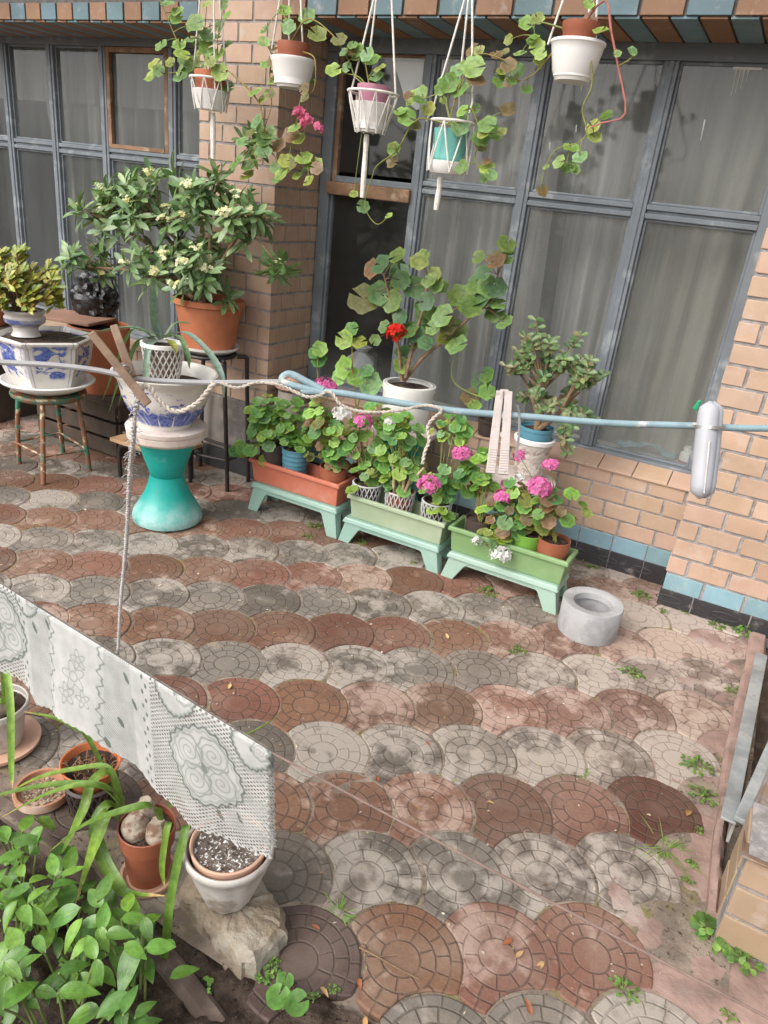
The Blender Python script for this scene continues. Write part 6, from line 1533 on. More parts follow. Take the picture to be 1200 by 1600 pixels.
tag(b.build('concrete_ring', mat('grey_concrete', (.37, .365, .365), .9, .14, 7, col2=(.29, .285, .29), thr=(.45, .65), sc2=9, bump=.5, bsc=110, col3=(.48, .46, .45), thr3=(.62, .72), sc3=26), loc=c), 'short grey concrete ring standing on the pavers', 'concrete ring')
# ---------------------------------------------------------------- hanging pots under the eave
def cord_pts(seg):
    a, e = V(seg[-2]), V(seg[-1])
    k = (2.758 - e.z) / max(.05, (e.z - a.z))
    top = e + (e - a) * k
    top.y = 3.0 + (top.y - 3.0) * .2
    return [V(p) for p in seg] + [top]
def hanger(name, label, cords, c, tassel=None, net=None, ring=None, part='cord'):
    t = thing(name, label, 'plant hanger', (c[0], c[1], c[2]), 'cord hangers under the eave')
    for s in cords:
        b = MB(); b.tube(cord_pts(s), .0042, 7); b.build('cord', M_CORD, t)
    if net:
        z0, z1, r0, r1, n = net
        b = MB()
        for k in range(n):
            for s in (1, -1):
                pts = []
                for i in range(7):
                    f_ = i / 6; a = TAU * (k + s * f_ * .5) / n
                    pts.append((c[0] + (r0 + (r1 - r0) * f_) * math.cos(a), c[1] + (r0 + (r1 - r0) * f_) * math.sin(a), z0 + (z1 - z0) * f_))
                b.tube(pts, .0032, 5, cap=False)
        b.build('net', M_CORD, t)
    if ring:
        b = MB(); b.tube([(c[0] + ring[0] * math.cos(TAU * k / 28), c[1] + ring[0] * math.sin(TAU * k / 28), ring[1]) for k in range(29)], .0055, 6); b.build('ring', M_CORD, t)
    if tassel:
        P = spl(tassel, 6); b = MB(); b.tube(P, [.010] + [.0115 + .001 * math.sin(i) for i in range(len(P) - 2)] + [.010], 8); b.build('tassel', M_CORD, t)
    return t
def hung_pot(name, label, c, prof, mtl, cat='pot', wall=.005, ribs=0):
    t = thing(name, label, cat, (c[0], c[1], prof[0][1]), 'hanging outer pots')
    b = MB()
    if ribs:
        p2 = []
        for i in range(ribs + 1):
            f_ = i / ribs; rr = prof[0][0] + (prof[-1][0] - prof[0][0]) * f_; z = prof[0][1] + (prof[-1][1] - prof[0][1]) * f_
            p2 += [(rr, z), (rr + .0015, z + .003)]
        prof = p2
    pot_mesh(b, c, prof, wall, .9); b.build('pot', mtl, t)
    return t
def hung_plant(label, c, prof, mtl, lv, st, rg, flowers=None, pal=None, red=.14, yel=.1):
    t = thing('trailing_geranium', label, 'trailing geranium', (c[0], c[1], prof[0][1]), 'trailing geraniums in hanging pots')
    b = MB(); pot_mesh(b, c, prof, .004); b.build('pot', mtl, t)
    soil_disc('soil', c, prof[-1][0] - .008, prof[-1][1] - .014, t, rg)
    placed_leaves(t, lv, st, rg, pal or [(.13, .24, .05), (.19, .32, .07), (.11, .2, .05), (.21, .32, .1), (.16, .28, .11), (.25, .35, .08)], .05, red * .8, yel, (.0036, .0016), more=True)
    if flowers:
        for x, y, z, q in flowers:
            b = MB()
            for k in range(11): floret(b, V((x, y, z)) + V((rg.uniform(-1, 1), rg.uniform(-1, 1), rg.uniform(-1, 1))) * q * .6, V((rg.uniform(-1, 1), -1, rg.uniform(-.6, 1))), q * .58, rg)
            b.build('flower', M_PET['rose'], t, smooth=False)
    return t
def shrink(p, k): return [(a * k, z) for a, z in p]
r = random.Random(101)
# 1 terracotta in a ribbed white bowl in a net
c = K['h1']; p = K['h1_p']
hung_pot('hanging_pot', 'ribbed white bowl in a string net at the far left of the hanging row', c, p, M_WHITE, ribs=5)
pi = shrink(K['h1_in'], .9); hung_plant('trailing geranium in a terracotta pot hanging left of the brick pillar', c, pi, M_TERRA, K['h1_lv'], K['h1_st'], r)
hanger('cord_hanger', 'string net hanger with long white tassel beside the left window', K['cords1'], c, K['tas'][0], (p[0][1] - .004, K['h1_in'][1][1] + .01, p[0][0] + .008, p[2][0] + .008, 8), (p[2][0] + .008, K['h1_in'][1][1] + .01))
# 2 white bowl with plastic hooks
c = K['h2']; p = K['h2_p']
hung_pot('hanging_pot', 'smooth white bowl with rim hanging in front of the pillar', c, p, M_WHITE)
hung_plant('trailing geranium with rose flowers spilling down over the pillar', c, shrink(K['h2_in'], .92), M_BROWNPOT, K['h2_lv'], K['h2_st'], r, K['h2_fl'], red=.22)
hanger('cord_hanger', 'white cords holding the smooth bowl in front of the pillar', K['cords2'], c)
# 3 white pot in macrame, pink inner pot
c = K['h3']; p = K['h3_p']
M_MAUVE = mat('mauve_plastic', (.46, .2, .27), .5, .1, 8)
hung_pot('hanging_pot', 'white tapered pot in macrame in front of the dark pane', c, p, M_WHITE)
hung_plant('small trailing geranium in a mauve pot in front of the dark pane', c, shrink(K['h3_in'], .92), M_MAUVE, K['h3_lv'], K['h3_st'], r)
hanger('cord_hanger', 'white macrame hanger with long tassel over the raw wood transom', K['cords3'], c, K['tas'][1], (p[0][1] - .004, K['h3_in'][2][1] - .02, p[0][0] + .007, p[2][0] + .022, 10), (p[2][0] + .022, K['h3_in'][2][1] - .018))
# 4 teal pot on a saucer
c = K['h4']; p = K['h4_p']; s_ = K['h4_s']
M_AQUA = mat('aqua_plastic', (.15, .42, .37), .45, .08, 7)
z = s_[2][1]; dzz = p[0][1] - (z - .012)
hung_plant('trailing geranium in an aqua pot hanging lowest in the row', c, [(a, zz - dzz) for a, zz in p], M_AQUA, K['h4_lv'], K['h4_st'], r, red=.25)
b = MB(); b.lathe(c[0], c[1], [(s_[0][0], s_[0][1]), (s_[1][0], s_[1][1]), (s_[2][0], s_[2][1] + .008), (s_[2][0] - .008, s_[2][1] + .008), (s_[1][0] - .006, s_[0][1] + .02), (0, s_[2][1] - .014)], 36)
tag(b.build('saucer', M_ENAMEL, loc=(c[0], c[1], s_[0][1])), 'white saucer slung in cords under the aqua pot', 'saucer')
hanger('cord_hanger', 'open cord hanger with stub tassel round the aqua pot', K['cords4'], c, K['tas'][2], (s_[0][1] + .006, p[-1][1] + .01, s_[2][0] + .004, .085, 6), (.086, p[-1][1] + .012))
# 5 white bowl on the right
c = K['h5']; p = K['h5_p']
hung_pot('hanging_pot', 'large smooth white bowl hanging at the right end of the row', c, p, M_WHITE)
hung_plant('trailing geranium with a long bare red stem at the right end', c, shrink(K['h5_in'], .93), M_BROWNPOT, K['h5_lv'], K['h5_st'], r, red=.1, yel=.2)
M_REDST = mat('red_stem', (.36, .12, .1), .6, .25, 30)
b = MB(); b.tube(spl(K['h5_st'][1], 3)[:13], [.0046, .0036], 7); b.tube(spl(K['h5_st'][1], 3)[12:], [.0036, .0024], 6); b.build('red_stem', M_REDST, bpy.data.objects['trailing_geranium.004'])
hanger('cord_hanger', 'white cords holding the large bowl at the right end', K['cords5'], c)

# ---------------------------------------------------------------- clotheslines, pegs, lace
M_BLUECORD = mat('faded_blue_cord', (.24, .34, .37), .55, .12, 40, col2=(.55, .53, .48), thr=(.56, .64), sc2=45, bump=.4, bsc=200)
M_GREYWIRE = mat('grey_wire', (.30, .29, .29), .5, .15, 40, col2=(.25, .23, .22), sc2=30, bump=.3)
M_PINKWIRE = mat('old_pink_wire', (.2, .135, .11), .7, .2, 60, bump=.4, bsc=200)
def twisted(mb, pts, rad, strands=2, pitch=.016, n=6, seg=8):
    P = spl(pts, seg)
    # resample finely
    Q = [P[0]]
    for a, e in zip(P, P[1:]):
        m_ = max(1, int((e - a).length / .003))
        for i in range(1, m_ + 1): Q.append(a.lerp(e, i / m_))
    L = 0; nrm = (Q[1] - Q[0]).orthogonal().normalized()
    tr = [[] for _ in range(strands)]
    for i, p in enumerate(Q):
        t = (Q[min(i + 1, len(Q) - 1)] - Q[max(i - 1, 0)]).normalized()
        nrm = (nrm - t * nrm.dot(t)).normalized(); bn = t.cross(nrm)
        if i: L += (Q[i] - Q[i - 1]).length
        for s in range(strands):
            a = TAU * (L / pitch + s / strands)
            tr[s].append(p + nrm * (math.cos(a) * rad * .55) + bn * (math.sin(a) * rad * .55))
    for s in tr: mb.tube(s, rad * .62, n)
t = thing('clothesline', 'faded blue clothesline with wire loop crossing the yard', 'clothesline', K['line1c'][4])
b = MB(); b.tube(spl(K['line1'] + [K['loop'][2]], 6), .0024, 8); b.tube([K['line1'][0], V(K['line1'][0]) + (V(K['line1'][0]) - V(K['line1'][1])) * 30], .0024, 8); b.build('wire', M_GREYWIRE, t)
b = MB(); b.tube(spl(K['line1c'], 6), .0029, 10); b.tube([K['line1c'][-1], V(K['line1c'][-1]) + (V(K['line1c'][-1]) - V(K['line1c'][-2])) * 12], .0029, 8); b.build('cord', M_BLUECORD, t)
b = MB(); b.tube(spl(K['loop'], 6), .0031, 10); b.build('loop', M_BLUECORD, t)
b = MB(); twisted(b, K['twine'], .0014, 2, .008); tag(b.build('twine', M_TWINE, loc=K['twine'][0]), 'knotted natural twine wound on the blue clothesline', 'twine')
b = MB(); twisted(b, K['twine2'], .0020, 2, .010); tag(b.build('twine', M_TWINE, loc=K['twine2'][0]), 'slack twine drooping in front of the reed painted bowl', 'twine')
b = MB(); twisted(b, K['string'], .0025, 2, .012)
r = random.Random(2); P = spl(K['string'], 14)
for k in range(420):
    p = r.choice(P) + V((r.uniform(-1, 1), r.uniform(-1, 1), r.uniform(-1, 1))) * .003
    d = V((r.uniform(-1, 1), r.uniform(-1, 1), r.uniform(-1, .5))).normalized() * r.uniform(.003, .008)
    b.tube([p, p + d * .5 + V((0, 0, .001)), p + d], .00025, 3)
tag(b.build('string', mat('white_string', (.45, .42, .40), .95, .15, 80, bump=.8, bsc=300), loc=K['string'][0]), 'fuzzy white string hanging from the wooden peg down to the lace', 'string')
# wooden peg
M_PEG = mat('peg_wood', (.27, .18, .12), .75, .25, 60, col2=(.22, .13, .08), sc2=50, bump=.5, bsc=150)
M_STEEL = mat('dull_steel', (.35, .33, .31), .4, .2, 40, metal=.7)
A, B_, C2, D2 = [V(p) for p in K['pinwood']]
view = (A - CAMP).normalized()
def bar(mb, a, e, w0, w1, th, nrm, col=(1, 1, 1)):
    d = (e - a).normalized(); s = d.cross(nrm).normalized(); n_ = s.cross(d)
    vs = []
    for p, w in ((a, w0), (e, w1)):
        for i, j in ((-1, -1), (1, -1), (1, 1), (-1, 1)): vs.append(p + s * (w * i / 2) + n_ * (th * j / 2))
    mb.add(vs, [(3, 2, 1, 0), (4, 5, 6, 7), (0, 1, 5, 4), (1, 2, 6, 5), (2, 3, 7, 6), (3, 0, 4, 7)], col)
t = thing('clothes_peg', 'wooden clothes peg gripping the wire at the left', 'clothes peg', A, 'pegs on the clothesline')
b = MB(); bar(b, A, B_, .0065, .0075, .010, view); b.build('prong', M_PEG, t, smooth=False, bevel=.0012)
b = MB(); bar(b, C2, V(K['pinwood'][2]).lerp(D2, .62), .0065, .0075, .010, view); b.build('prong', M_PEG, t, smooth=False, bevel=.0012)
q = A.lerp(B_, .58).lerp(C2.lerp(D2, .45), .5)
b = MB()
vs_ = [q + (view.orthogonal().normalized() * math.cos(TAU * k / 12) + view.cross(view.orthogonal().normalized()) * math.sin(TAU * k / 12)) * .0035 + view * (.0012 * k / 12 - .007) for k in range(85)]
b.tube(vs_, .0007, 5); b.build('spring', M_STEEL, t)
# faded pink plastic peg
M_PPEG = mat('faded_pink_plastic', (.46, .40, .37), .55, .15, 60, col2=(.3, .24, .21), sc2=60, bump=.3)
A, B_ = [V(p) for p in K['pinpink']]
B_ = A.lerp(B_, .96)
view = (A - CAMP).normalized(); d = (B_ - A).normalized(); s = d.cross(view).normalized()
t = thing('clothes_peg', 'faded pink plastic peg with ridged jaws on the blue line', 'clothes peg', A, 'pegs on the clothesline')
for sg in (-1, 1):
    b = MB(); bar(b, A + s * sg * .0037, B_ + s * sg * .0054, .0064, .0082, .0085, view)
    for k in range(9):
        p = A.lerp(B_, .70 + .031 * k) + s * sg * (.0035 + .0017 * (.7 + .031 * k)) - view * .0040
        bar(b, p - s * .0032, p + s * .0032, .0010, .0010, .0016, view)
    b.build('jaw', M_PPEG, t, smooth=False, bevel=.0008)
b = MB()
for f_ in (.03, .30, .52): bar(b, A.lerp(B_, f_) - s * .004, A.lerp(B_, f_) + s * .004, .008 if f_ < .1 else .0045, .008 if f_ < .1 else .0045, .006, view)
b.build('bridge', M_PPEG, t, smooth=False, bevel=.001)
b = MB(); b.tube(spl([A.lerp(B_, .15) + s * .012 - view * .003, A.lerp(B_, .3) + s * .0145, A.lerp(B_, .6) + s * .0155, A.lerp(B_, .78) + s * .014], 5), .0011, 6); b.build('spring', M_STEEL, t)
# grey plastic peg seen edge on
M_GPEG = mat('grey_plastic_peg', (.38, .38, .40), .4, .08, 30, bump=.1)
A, B_ = [V(p) for p in K['pingrey']]
view = (A - CAMP).normalized(); d = (B_ - A).normalized(); s = d.cross(view).normalized()
t = thing('clothes_peg', 'smooth grey plastic peg seen edge on at the right', 'clothes peg', A, 'pegs on the clothesline')
for sg, rad in ((-1, .0088), (1, .0082)):
    pts, rr = [], []
    for k in range(17):
        f_ = k / 16; pts.append(A.lerp(B_, f_) + s * (.0018 * sg) + view * (.003 * sg)); e_ = min(f_, 1 - f_) * 155 / 16
        rr.append(rad * (math.sqrt(max(.02, 1 - (1 - min(1, e_)) ** 2))) * (.92 + .1 * math.sin(math.pi * f_)))
    b = MB(); b.tube(pts, rr, 18); b.build('jaw', M_GPEG, t, ang=60)
b = MB()
for q in range(3): b.tube([A.lerp(B_, .255 + .012 * q) + (s * math.cos(TAU * k / 20) + view * math.sin(TAU * k / 20)) * .0118 for k in range(21)], .0007, 5)
b.build('coil', M_STEEL, t)
b = MB(); bar(b, A.lerp(B_, .40) - view * .0125 + s * .001, A.lerp(B_, .93) - view * .0115 + s * .001, .0012, .0012, .0012, view); b.build('seam_rib', M_STEEL, t, smooth=False)
g_ = V(K['green']); b = MB(); bar(b, g_ + V((-.005, 0, -.006)), g_ + V((-.003, 0, .003)), .005, .003, .004, view); b.build('spring', mat('green_clip', (.02, .3, .14), .4, .1, 9), t, smooth=False, bevel=.001)

# lace cloth over the second line
b = MB(); b.tube(K['wire2'], .0015, 8); b.tube([K['wire2'][0], V(K['wire2'][0]) + (V(K['wire2'][0]) - V(K['wire2'][1])) * 12], .0019, 6); b.tube([K['wire2'][-1], V(K['wire2'][-1]) + (V(K['wire2'][-1]) - V(K['wire2'][-2])) * 20], .0019, 6)
tag(b.build('clothesline', M_PINKWIRE, loc=K['wire2'][6]), 'thin pinkish wire carrying the lace cloth', 'clothesline')
TT = [-.4, -.2, 0, .25, .5, .75, 1]
W2 = [V(p) for p in K['wire2'][:7]]
SS = [0.0]
for a, e in zip(W2, W2[1:]): SS.append(SS[-1] + (e - a).length)
LT = [q[0] for q in K['lace_len']]; LLn = [q[1] for q in K['lace_len']]
NX, ND = 760, 190
smax = SS[-1]
sg_ = np.linspace(0, smax, NX + 1)
tt = np.interp(sg_, SS, TT)
wx = np.interp(sg_, SS, [p.x for p in W2]); wy = np.interp(sg_, SS, [p.y for p in W2]); wz = np.interp(sg_, SS, [p.z for p in W2])
ln = np.interp(tt, LT, LLn)
s_m = smax - sg_                                   # metres from the right hand end
Sg, Dg = np.meshgrid(s_m, np.linspace(0, 1, ND + 1), indexing='xy')
Dm = Dg * ln[None, :]                              # metres below the fold
def ridge(x, w): return np.exp(-(x / w) ** 2)
pat = np.zeros_like(Sg); hole = np.zeros_like(Sg)
def flower(cs, cd, R, petals=8, spirals=4):
    global pat, hole
    dx, dy = Sg - cs, Dm - cd
    rr = np.hypot(dx, dy); th = np.arctan2(dy, dx)
    edge = R * (1 + .05 * np.cos(4 * th + .5) + .035 * np.cos(20 * th))
    pat = np.maximum(pat, .95 * ridge(rr - edge, .0026)); pat = np.maximum(pat, .45 * ridge(rr - edge * .9, .0016))
    inside = rr < edge
    hole[inside] = 0
    for k in range(spirals):
        a = TAU * (k + .5) / spirals + .3
        px_, py_ = cs + R * .5 * np.cos(a), cd + R * .5 * np.sin(a)
        q = np.hypot(Sg - px_, Dm - py_); t2 = np.arctan2(Dm - py_, Sg - px_)
        sp_ = np.abs(((q / (R * .15) - t2 / TAU) % 1) - .5)
        m_ = (q < R * .42)
        pat = np.where(m_, np.maximum(pat, .55 * ridge(sp_ - .5, .10) + .55 * ridge(sp_, .09) * 0), pat)
        lob = R * .42 * (1 + .07 * np.cos(7 * t2))
        pat = np.maximum(pat, .6 * ridge(q - lob, .0016))
    pat = np.maximum(pat, .7 * (np.hypot(dx * 1.8 + .4 * dy, dy) < R * .13))
mesh_ = ((Sg < .245) | ((Sg > .585) & (Sg < .86)))
hole = np.where(mesh_, 1.0, 0.0)
for cs, cd in ((.126, .105), (.645, .085), (.955, .1)): flower(cs, cd, .072)
flower(.035, .015, .035, spirals=1); flower(.19, .0, .04, spirals=1); flower(.56, .0, .03, spirals=1)
for s0 in (.36, .49, .80):                          # wavy lines
    wv = s0 + .006 * np.sin(Dm * 170) + .003 * np.sin(Dm * 420)
    pat = np.maximum(pat, .8 * ridge(Sg - wv, .0024))
for s0, s1 in ((.29, .352), (.498, .56)):           # hatched bands
    m_ = (Sg > s0) & (Sg < s1)
    pat = np.where(m_, np.maximum(pat, .42 * (np.sin((Sg * 1.1 + Dm) * 1150) > .25)), pat)
for s0 in (.258, .575):                             # rows of leaves
    ph_ = (Dm % .014) / .014 - .5
    sd = np.where(np.sin(Dm / .014 * math.pi) > 0, 1, -1) * .004
    pat = np.maximum(pat, .85 * ((np.abs(ph_) * .014) ** 2 / .0045 ** 2 + (Sg - s0 - sd) ** 2 / .0026 ** 2 < 1))
for cs, cd, R in ((.425, .085, .03), (.44, .125, .022), (.40, .12, .018), (.415, .05, .02)):
    q = np.hypot(Sg - cs, (Dm - cd)); t2 = np.arctan2(Dm - cd, Sg - cs)
    pat = np.maximum(pat, .6 * ridge(q - R * (.7 + .25 * np.cos(5 * t2)), .0016)); pat = np.maximum(pat, .5 * ridge(q - R * .3, .0013))
for cs, cd in ((.30, .03), (.285, .075), (.54, .045), (.32, .13), (.345, .18), (.50, .02), (.10, .19), (.06, .17)):
    pat = np.maximum(pat, .9 * (((Sg - cs + (Dm - cd) * .4) / .0045) ** 2 + ((Dm - cd) / .010) ** 2 < 1))
pat = np.maximum(pat, .8 * ridge(Sg - .0015, .0018))
hole = np.where((Sg < .004), 0, hole)
def lacemat():
    t_ = NT('lace')
    a = t_.attr('Col').outputs['Color']
    rr_, gg_, _ = t_.sep(a)
    u_ = t_.attr('uvp').outputs['Vector']; x_, y_, _ = t_.sep(u_)
    k = TAU / .0120
    sx_ = t_.math('SINE', t_.math('MULTIPLY', t_.math('ADD', x_, t_.math('MULTIPLY', y_, .06)), k)); sy_ = t_.math('SINE', t_.math('MULTIPLY', y_, k * 1.6))
    cell = t_.step(t_.math('MULTIPLY', t_.math('MAXIMUM', sx_, -2.0), sy_), .05, .4)
    k2 = TAU / .0019
    weave = t_.math('MULTIPLY', t_.math('SINE', t_.math('MULTIPLY', x_, k2)), t_.math('SINE', t_.math('MULTIPLY', y_, k2)))
    hole_ = t_.math('MULTIPLY', cell, gg_)
    c = t_.mix(t_.step(t_.noise(t_.co(), 30, 4), .3, .7), (.54, .54, .52), (.66, .655, .63))
    c = t_.mix(t_.math('MULTIPLY', t_.step(weave, .2, .9), .22), c, (.42, .43, .4))
    c = t_.mix(t_.math('MULTIPLY', rr_, .95), c, (.11, .145, .12))
    c = t_.mix(t_.math('MULTIPLY', hole_, .6), c, (.18, .21, .18))
    d = t_.bsdf(c, .85, 0, .1, t_.bump(t_.math('ADD', weave, t_.math('MULTIPLY', rr_, -2.0)), .5, .0006))
    tl = t_.n('ShaderNodeBsdfTranslucent'); t_.set(tl.inputs[0], c)
    m1 = t_.n('ShaderNodeMixShader'); m1.inputs[0].default_value = .25; t_.link(d, m1.inputs[1]); t_.link(tl.outputs[0], m1.inputs[2])
    tr = t_.n('ShaderNodeBsdfTransparent')
    m2 = t_.n('ShaderNodeMixShader'); t_.set(m2.inputs[0], t_.math('MULTIPLY', hole_, .8)); t_.link(m1.outputs[0], m2.inputs[1]); t_.link(tr.outputs[0], m2.inputs[2])
    return t_.end(m2.outputs[0])
nrm2 = V((.08, 1, 0)).normalized()
def drape(side, ext):
    fold = .009 * np.sin(Sg * 24 + 1) * Dg + .014 * np.sin(Sg * 9 + .5) * Dg ** 1.5 + .003 * np.sin(Sg * 61 + 2) * Dg
    lift = np.sqrt(np.clip(Dm / .006, 0, 1)) * .003
    off_ = side * lift + fold + side * .002
    curl = -.015 * np.clip((Sg - .60) / .1, 0, 1) * Dg ** 3
    X_ = wx[None, :] + off_ * nrm2.x + np.where(Sg < .03, .0022 * np.sin(Dm * 420) * (1 - Sg / .03), 0)
    Y_ = wy[None, :] + off_ * nrm2.y + curl
    Z_ = wz[None, :] + .0025 - Dm * ext - .003 * np.abs(np.sin(Sg * 190)) * (Dg > .985)
    return X_, Y_, Z_
b = MB()
FULL = (Sg, Dg, Dm, wx, wy, wz, pat, hole)
for side, ext in ((-1, 1.0), (1, .93)):
    if side == 1:          # the far half needs less detail
        Sg, Dg, Dm, pat, hole = [q[::5, ::4] for q in (Sg, Dg, Dm, pat, hole)]
        wx, wy, wz = wx[::4], wy[::4], wz[::4]; NX, ND = NX // 4, ND // 5
    X_, Y_, Z_ = drape(side, ext)
    vs = list(zip(X_.ravel().tolist(), Y_.ravel().tolist(), Z_.ravel().tolist()))
    idx = np.arange((NX + 1) * (ND + 1)).reshape(ND + 1, NX + 1)
    fs = np.stack([idx[:-1, :-1].ravel(), idx[:-1, 1:].ravel(), idx[1:, 1:].ravel(), idx[1:, :-1].ravel()], 1).tolist()
    cs = list(zip(pat.ravel().tolist(), hole.ravel().tolist(), [0.0] * pat.size))
    uvs = list(zip(Sg.ravel().tolist(), Dm.ravel().tolist()))
    b.add(vs, fs, cs, uvs)
tag(b.build('lace_cloth', lacemat(), ang=180, loc=K['wire2'][4]), 'white lace cloth with grey green flowers folded over the wire', 'lace cloth')

# ---------------------------------------------------------------- pots at the edge of the soil bed
r = random.Random(55)
M_MARBLED = mat('marbled_white', (.50, .46, .42), .4, .2, 7, col2=(.30, .25, .21), thr=(.5, .62), sc2=8, bump=.15)
def spec_soil():
    t_ = NT('perlite_soil'); co = t_.co()
    c_ = t_.mix(t_.step(t_.noise(co, 60, 6, .7), .35, .6), (.06, .042, .035), (.2, .16, .13))
    c_ = t_.mix(t_.step(t_.noise(co, 130, 3, .5), .57, .62), c_, (.75, .74, .72))
    return t_.end(t_.bsdf(c_, .9, 0, .2, t_.bump(t_.noise(co, 130, 5), 1, .006)))
M_PERL = spec_soil()
c = K['rock'];
zr = .056
# rock
b = MB()
ctr = V((sum(p[0] for p in c) / len(c), sum(p[1] for p in c) / len(c), 0))
NR = 80; vs, fs = [], []
def rock_r(a):
    d = V((math.cos(a), math.sin(a), 0)); best = .03
    for i in range(len(c)):
        p, q = V(c[i]) - ctr, V(c[(i + 1) % len(c)]) - ctr
        den = d.x * (q.y - p.y) - d.y * (q.x - p.x)
        if abs(den) < 1e-9: continue
        s1 = (p.x * (q.y - p.y) - p.y * (q.x - p.x)) / den; u1 = (p.x * d.y - p.y * d.x) / den
        if s1 > 0 and 0 <= u1 <= 1: best = max(best, s1)
    return best
rings = [(.02, zr), (.3, zr), (.6, zr), (.8, zr - .002), (.93, zr - .006), (1.0, zr - .018), (1.04, zr * .45), (1.06, -.03)]
for k_, z in rings:
    for i in range(NR):
        a = TAU * i / NR; rr = rock_r(a) * k_
        x, y = ctr.x + rr * math.cos(a), ctr.y + rr * math.sin(a)
        nz = .010 * fbm(x, y, 16, 5, z * 9) * min(1, k_ * 1.2)
        vs.append((x + .012 * fbm(x, y, 30, 4, 3 + z * 30) * k_, y + .012 * fbm(x, y, 30, 4, 8 + z * 30) * k_, z + nz + (.006 * fbm(x, y, 70, 3, 5))))
for j in range(len(rings) - 1):
    for i in range(NR): fs.append((j * NR + i, (j + 1) * NR + i, (j + 1) * NR + (i + 1) % NR, j * NR + (i + 1) % NR))
fs.append(tuple(range(NR)))
b.add(vs, fs)
M_ROCK = mat('sandstone', (.24, .19, .135), .9, .3, 14, col2=(.34, .30, .24), thr=(.45, .62), sc2=11, bump=1.0, bsc=70, bdist=.008, col3=(.2, .19, .1), thr3=(.62, .72), sc3=18)
tag(b.build('rock', M_ROCK, ang=35, loc=(ctr.x, ctr.y, 0)), 'flat buff sandstone block under the marbled pot', 'rock')
c = K['rockpot']; p = K['rockpot_p']; dz = p[0][1] - (zr + .011); p = [(q, z - dz) for q, z in p]
t = thing('flower_pot', 'scalloped marbled white pot standing on the sandstone block', 'pot', (c[0], c[1], p[0][1]), 'pots at the edge of the bed')
def flute(a, j): return 1 + (.045 * abs(math.sin(5 * a + .6)) - .02 if j < 3 else 0)
b = MB(); pot_mesh(b, c, p[:3] + [(p[3][0] - .003, p[3][1] - .004), (p[3][0] + .002, p[3][1]), (p[4][0], p[4][1])], .008, n=80, wob=flute); b.build('pot', M_MARBLED, t, ang=60)
q = K['rockpot_in']; q = [(a, z - dz) for a, z in q]
t = thing('flower_pot', 'terracotta inner pot full of white flecked soil in the marbled pot', 'pot', (c[0], c[1], q[0][1] - .03), 'pots at the edge of the bed')
b = MB(); pot_mesh(b, c, [(q[0][0] - .016, q[0][1] - .05), (q[0][0] - .004, q[0][1]), (q[1][0] - .004, q[1][1] + .004)], .007, .5); b.build('pot', M_PALECLAY, t)
soil_disc('soil', c, q[1][0] - .014, q[1][1] - .008, t, r, M_PERL)
# bulb pot on a saucer
c = K['bulb']; p = K['bulb_p']; s_ = K['bulb_s']; dz = p[0][1] - .014; p = [(q, z - dz) for q, z in p]
b = MB(); b.lathe(c[0], c[1], [(s_[0][0], .002), (s_[1][0], .008), (s_[1][0] + .002, .022), (s_[1][0] - .006, .022), (s_[0][0] - .004, .013), (0, .012)], 40)
tag(b.build('saucer', M_PALECLAY, loc=(c[0], c[1], 0)), 'dirty clay saucer under the bulb pot', 'saucer', 'saucers at the edge of the bed')
t = thing('bulb_plant', 'strap leaved bulbs in a red brown plastic pot by the bed', 'bulb plant', (c[0], c[1], .0145), 'bulb plants in pots')
b = MB(); pot_mesh(b, c, [p[0], (p[1][0] - .002, p[1][1] - .008), (p[1][0] + .004, p[1][1] - .006), (p[3][0], p[3][1])], .004); b.build('pot', M_BROWNPOT, t); soil_disc('soil', c, p[-1][0] - .008, p[-1][1] - .02, t, r)
M_BULB = mat('papery_bulb', (.42, .35, .27), .7, .3, 40, col2=(.2, .11, .07), thr=(.48, .6), sc2=30, bump=.6, bsc=45)
zt = p[-1][1] - .02
for dx, dy, rr in ((-.018, -.020, .034), (.036, .0, .030), (-.035, .03, .028)):
    b = MB(); b.lathe(c[0] + dx, c[1] + dy, [(.01, zt - .012), (rr * .95, zt), (rr, zt + .015), (rr * .9, zt + .032), (rr * .62, zt + .046), (rr * .5, zt + .056), (.0, zt + .058)], 20, wob=lambda a, j: 1 + .05 * math.sin(5 * a + j)); b.build('bulb', M_BULB, t)
b = MB()
for i in (0, 1, 2, 3, 4, 5, 6, 7, 8, 10, 11):
    w, pts = K['strap'][i]
    strap(b, pts, w * (1.15 if i != 4 else 1), r.choice([(.14, .235, .04), (.17, .275, .05), (.11, .2, .035)]), r)
b.build('leaves', M_LONG, t, ang=70)
# lattice pot with a terracotta pot in it
c = K['latp']; p = K['latp_p']; q = K['latp_in']
t = thing('lattice_pot', 'dark lattice plastic pot beside the clay saucer', 'pot', (c[0], c[1], 0), 'pots at the edge of the bed')
b = MB(); pl = [(p[0][0], .002), (p[1][0], .07), (p[2][0] - .003, .10)]; lattice(b, c, pl, 20, 4, .003); b.lathe(c[0], c[1], [(p[0][0] + .002, .0), (p[0][0] + .004, .012)], 30); b.lathe(c[0], c[1], [(pl[2][0] - .002, .098), (pl[2][0] + .005, .104), (pl[2][0] - .002, .11)], 30, cap0=False); b.build('lattice', M_DARKPOT, t)
b = MB(); b.lathe(c[0], c[1], [(p[0][0] - .004, .004), (pl[2][0] - .006, .1)], 30); b.build('liner', M_DARKPOT, t)
t = thing('flower_pot', 'bright terracotta pot of dry roots set in the dark lattice pot', 'pot', (c[0], c[1], .03), 'pots at the edge of the bed')
zi = .155
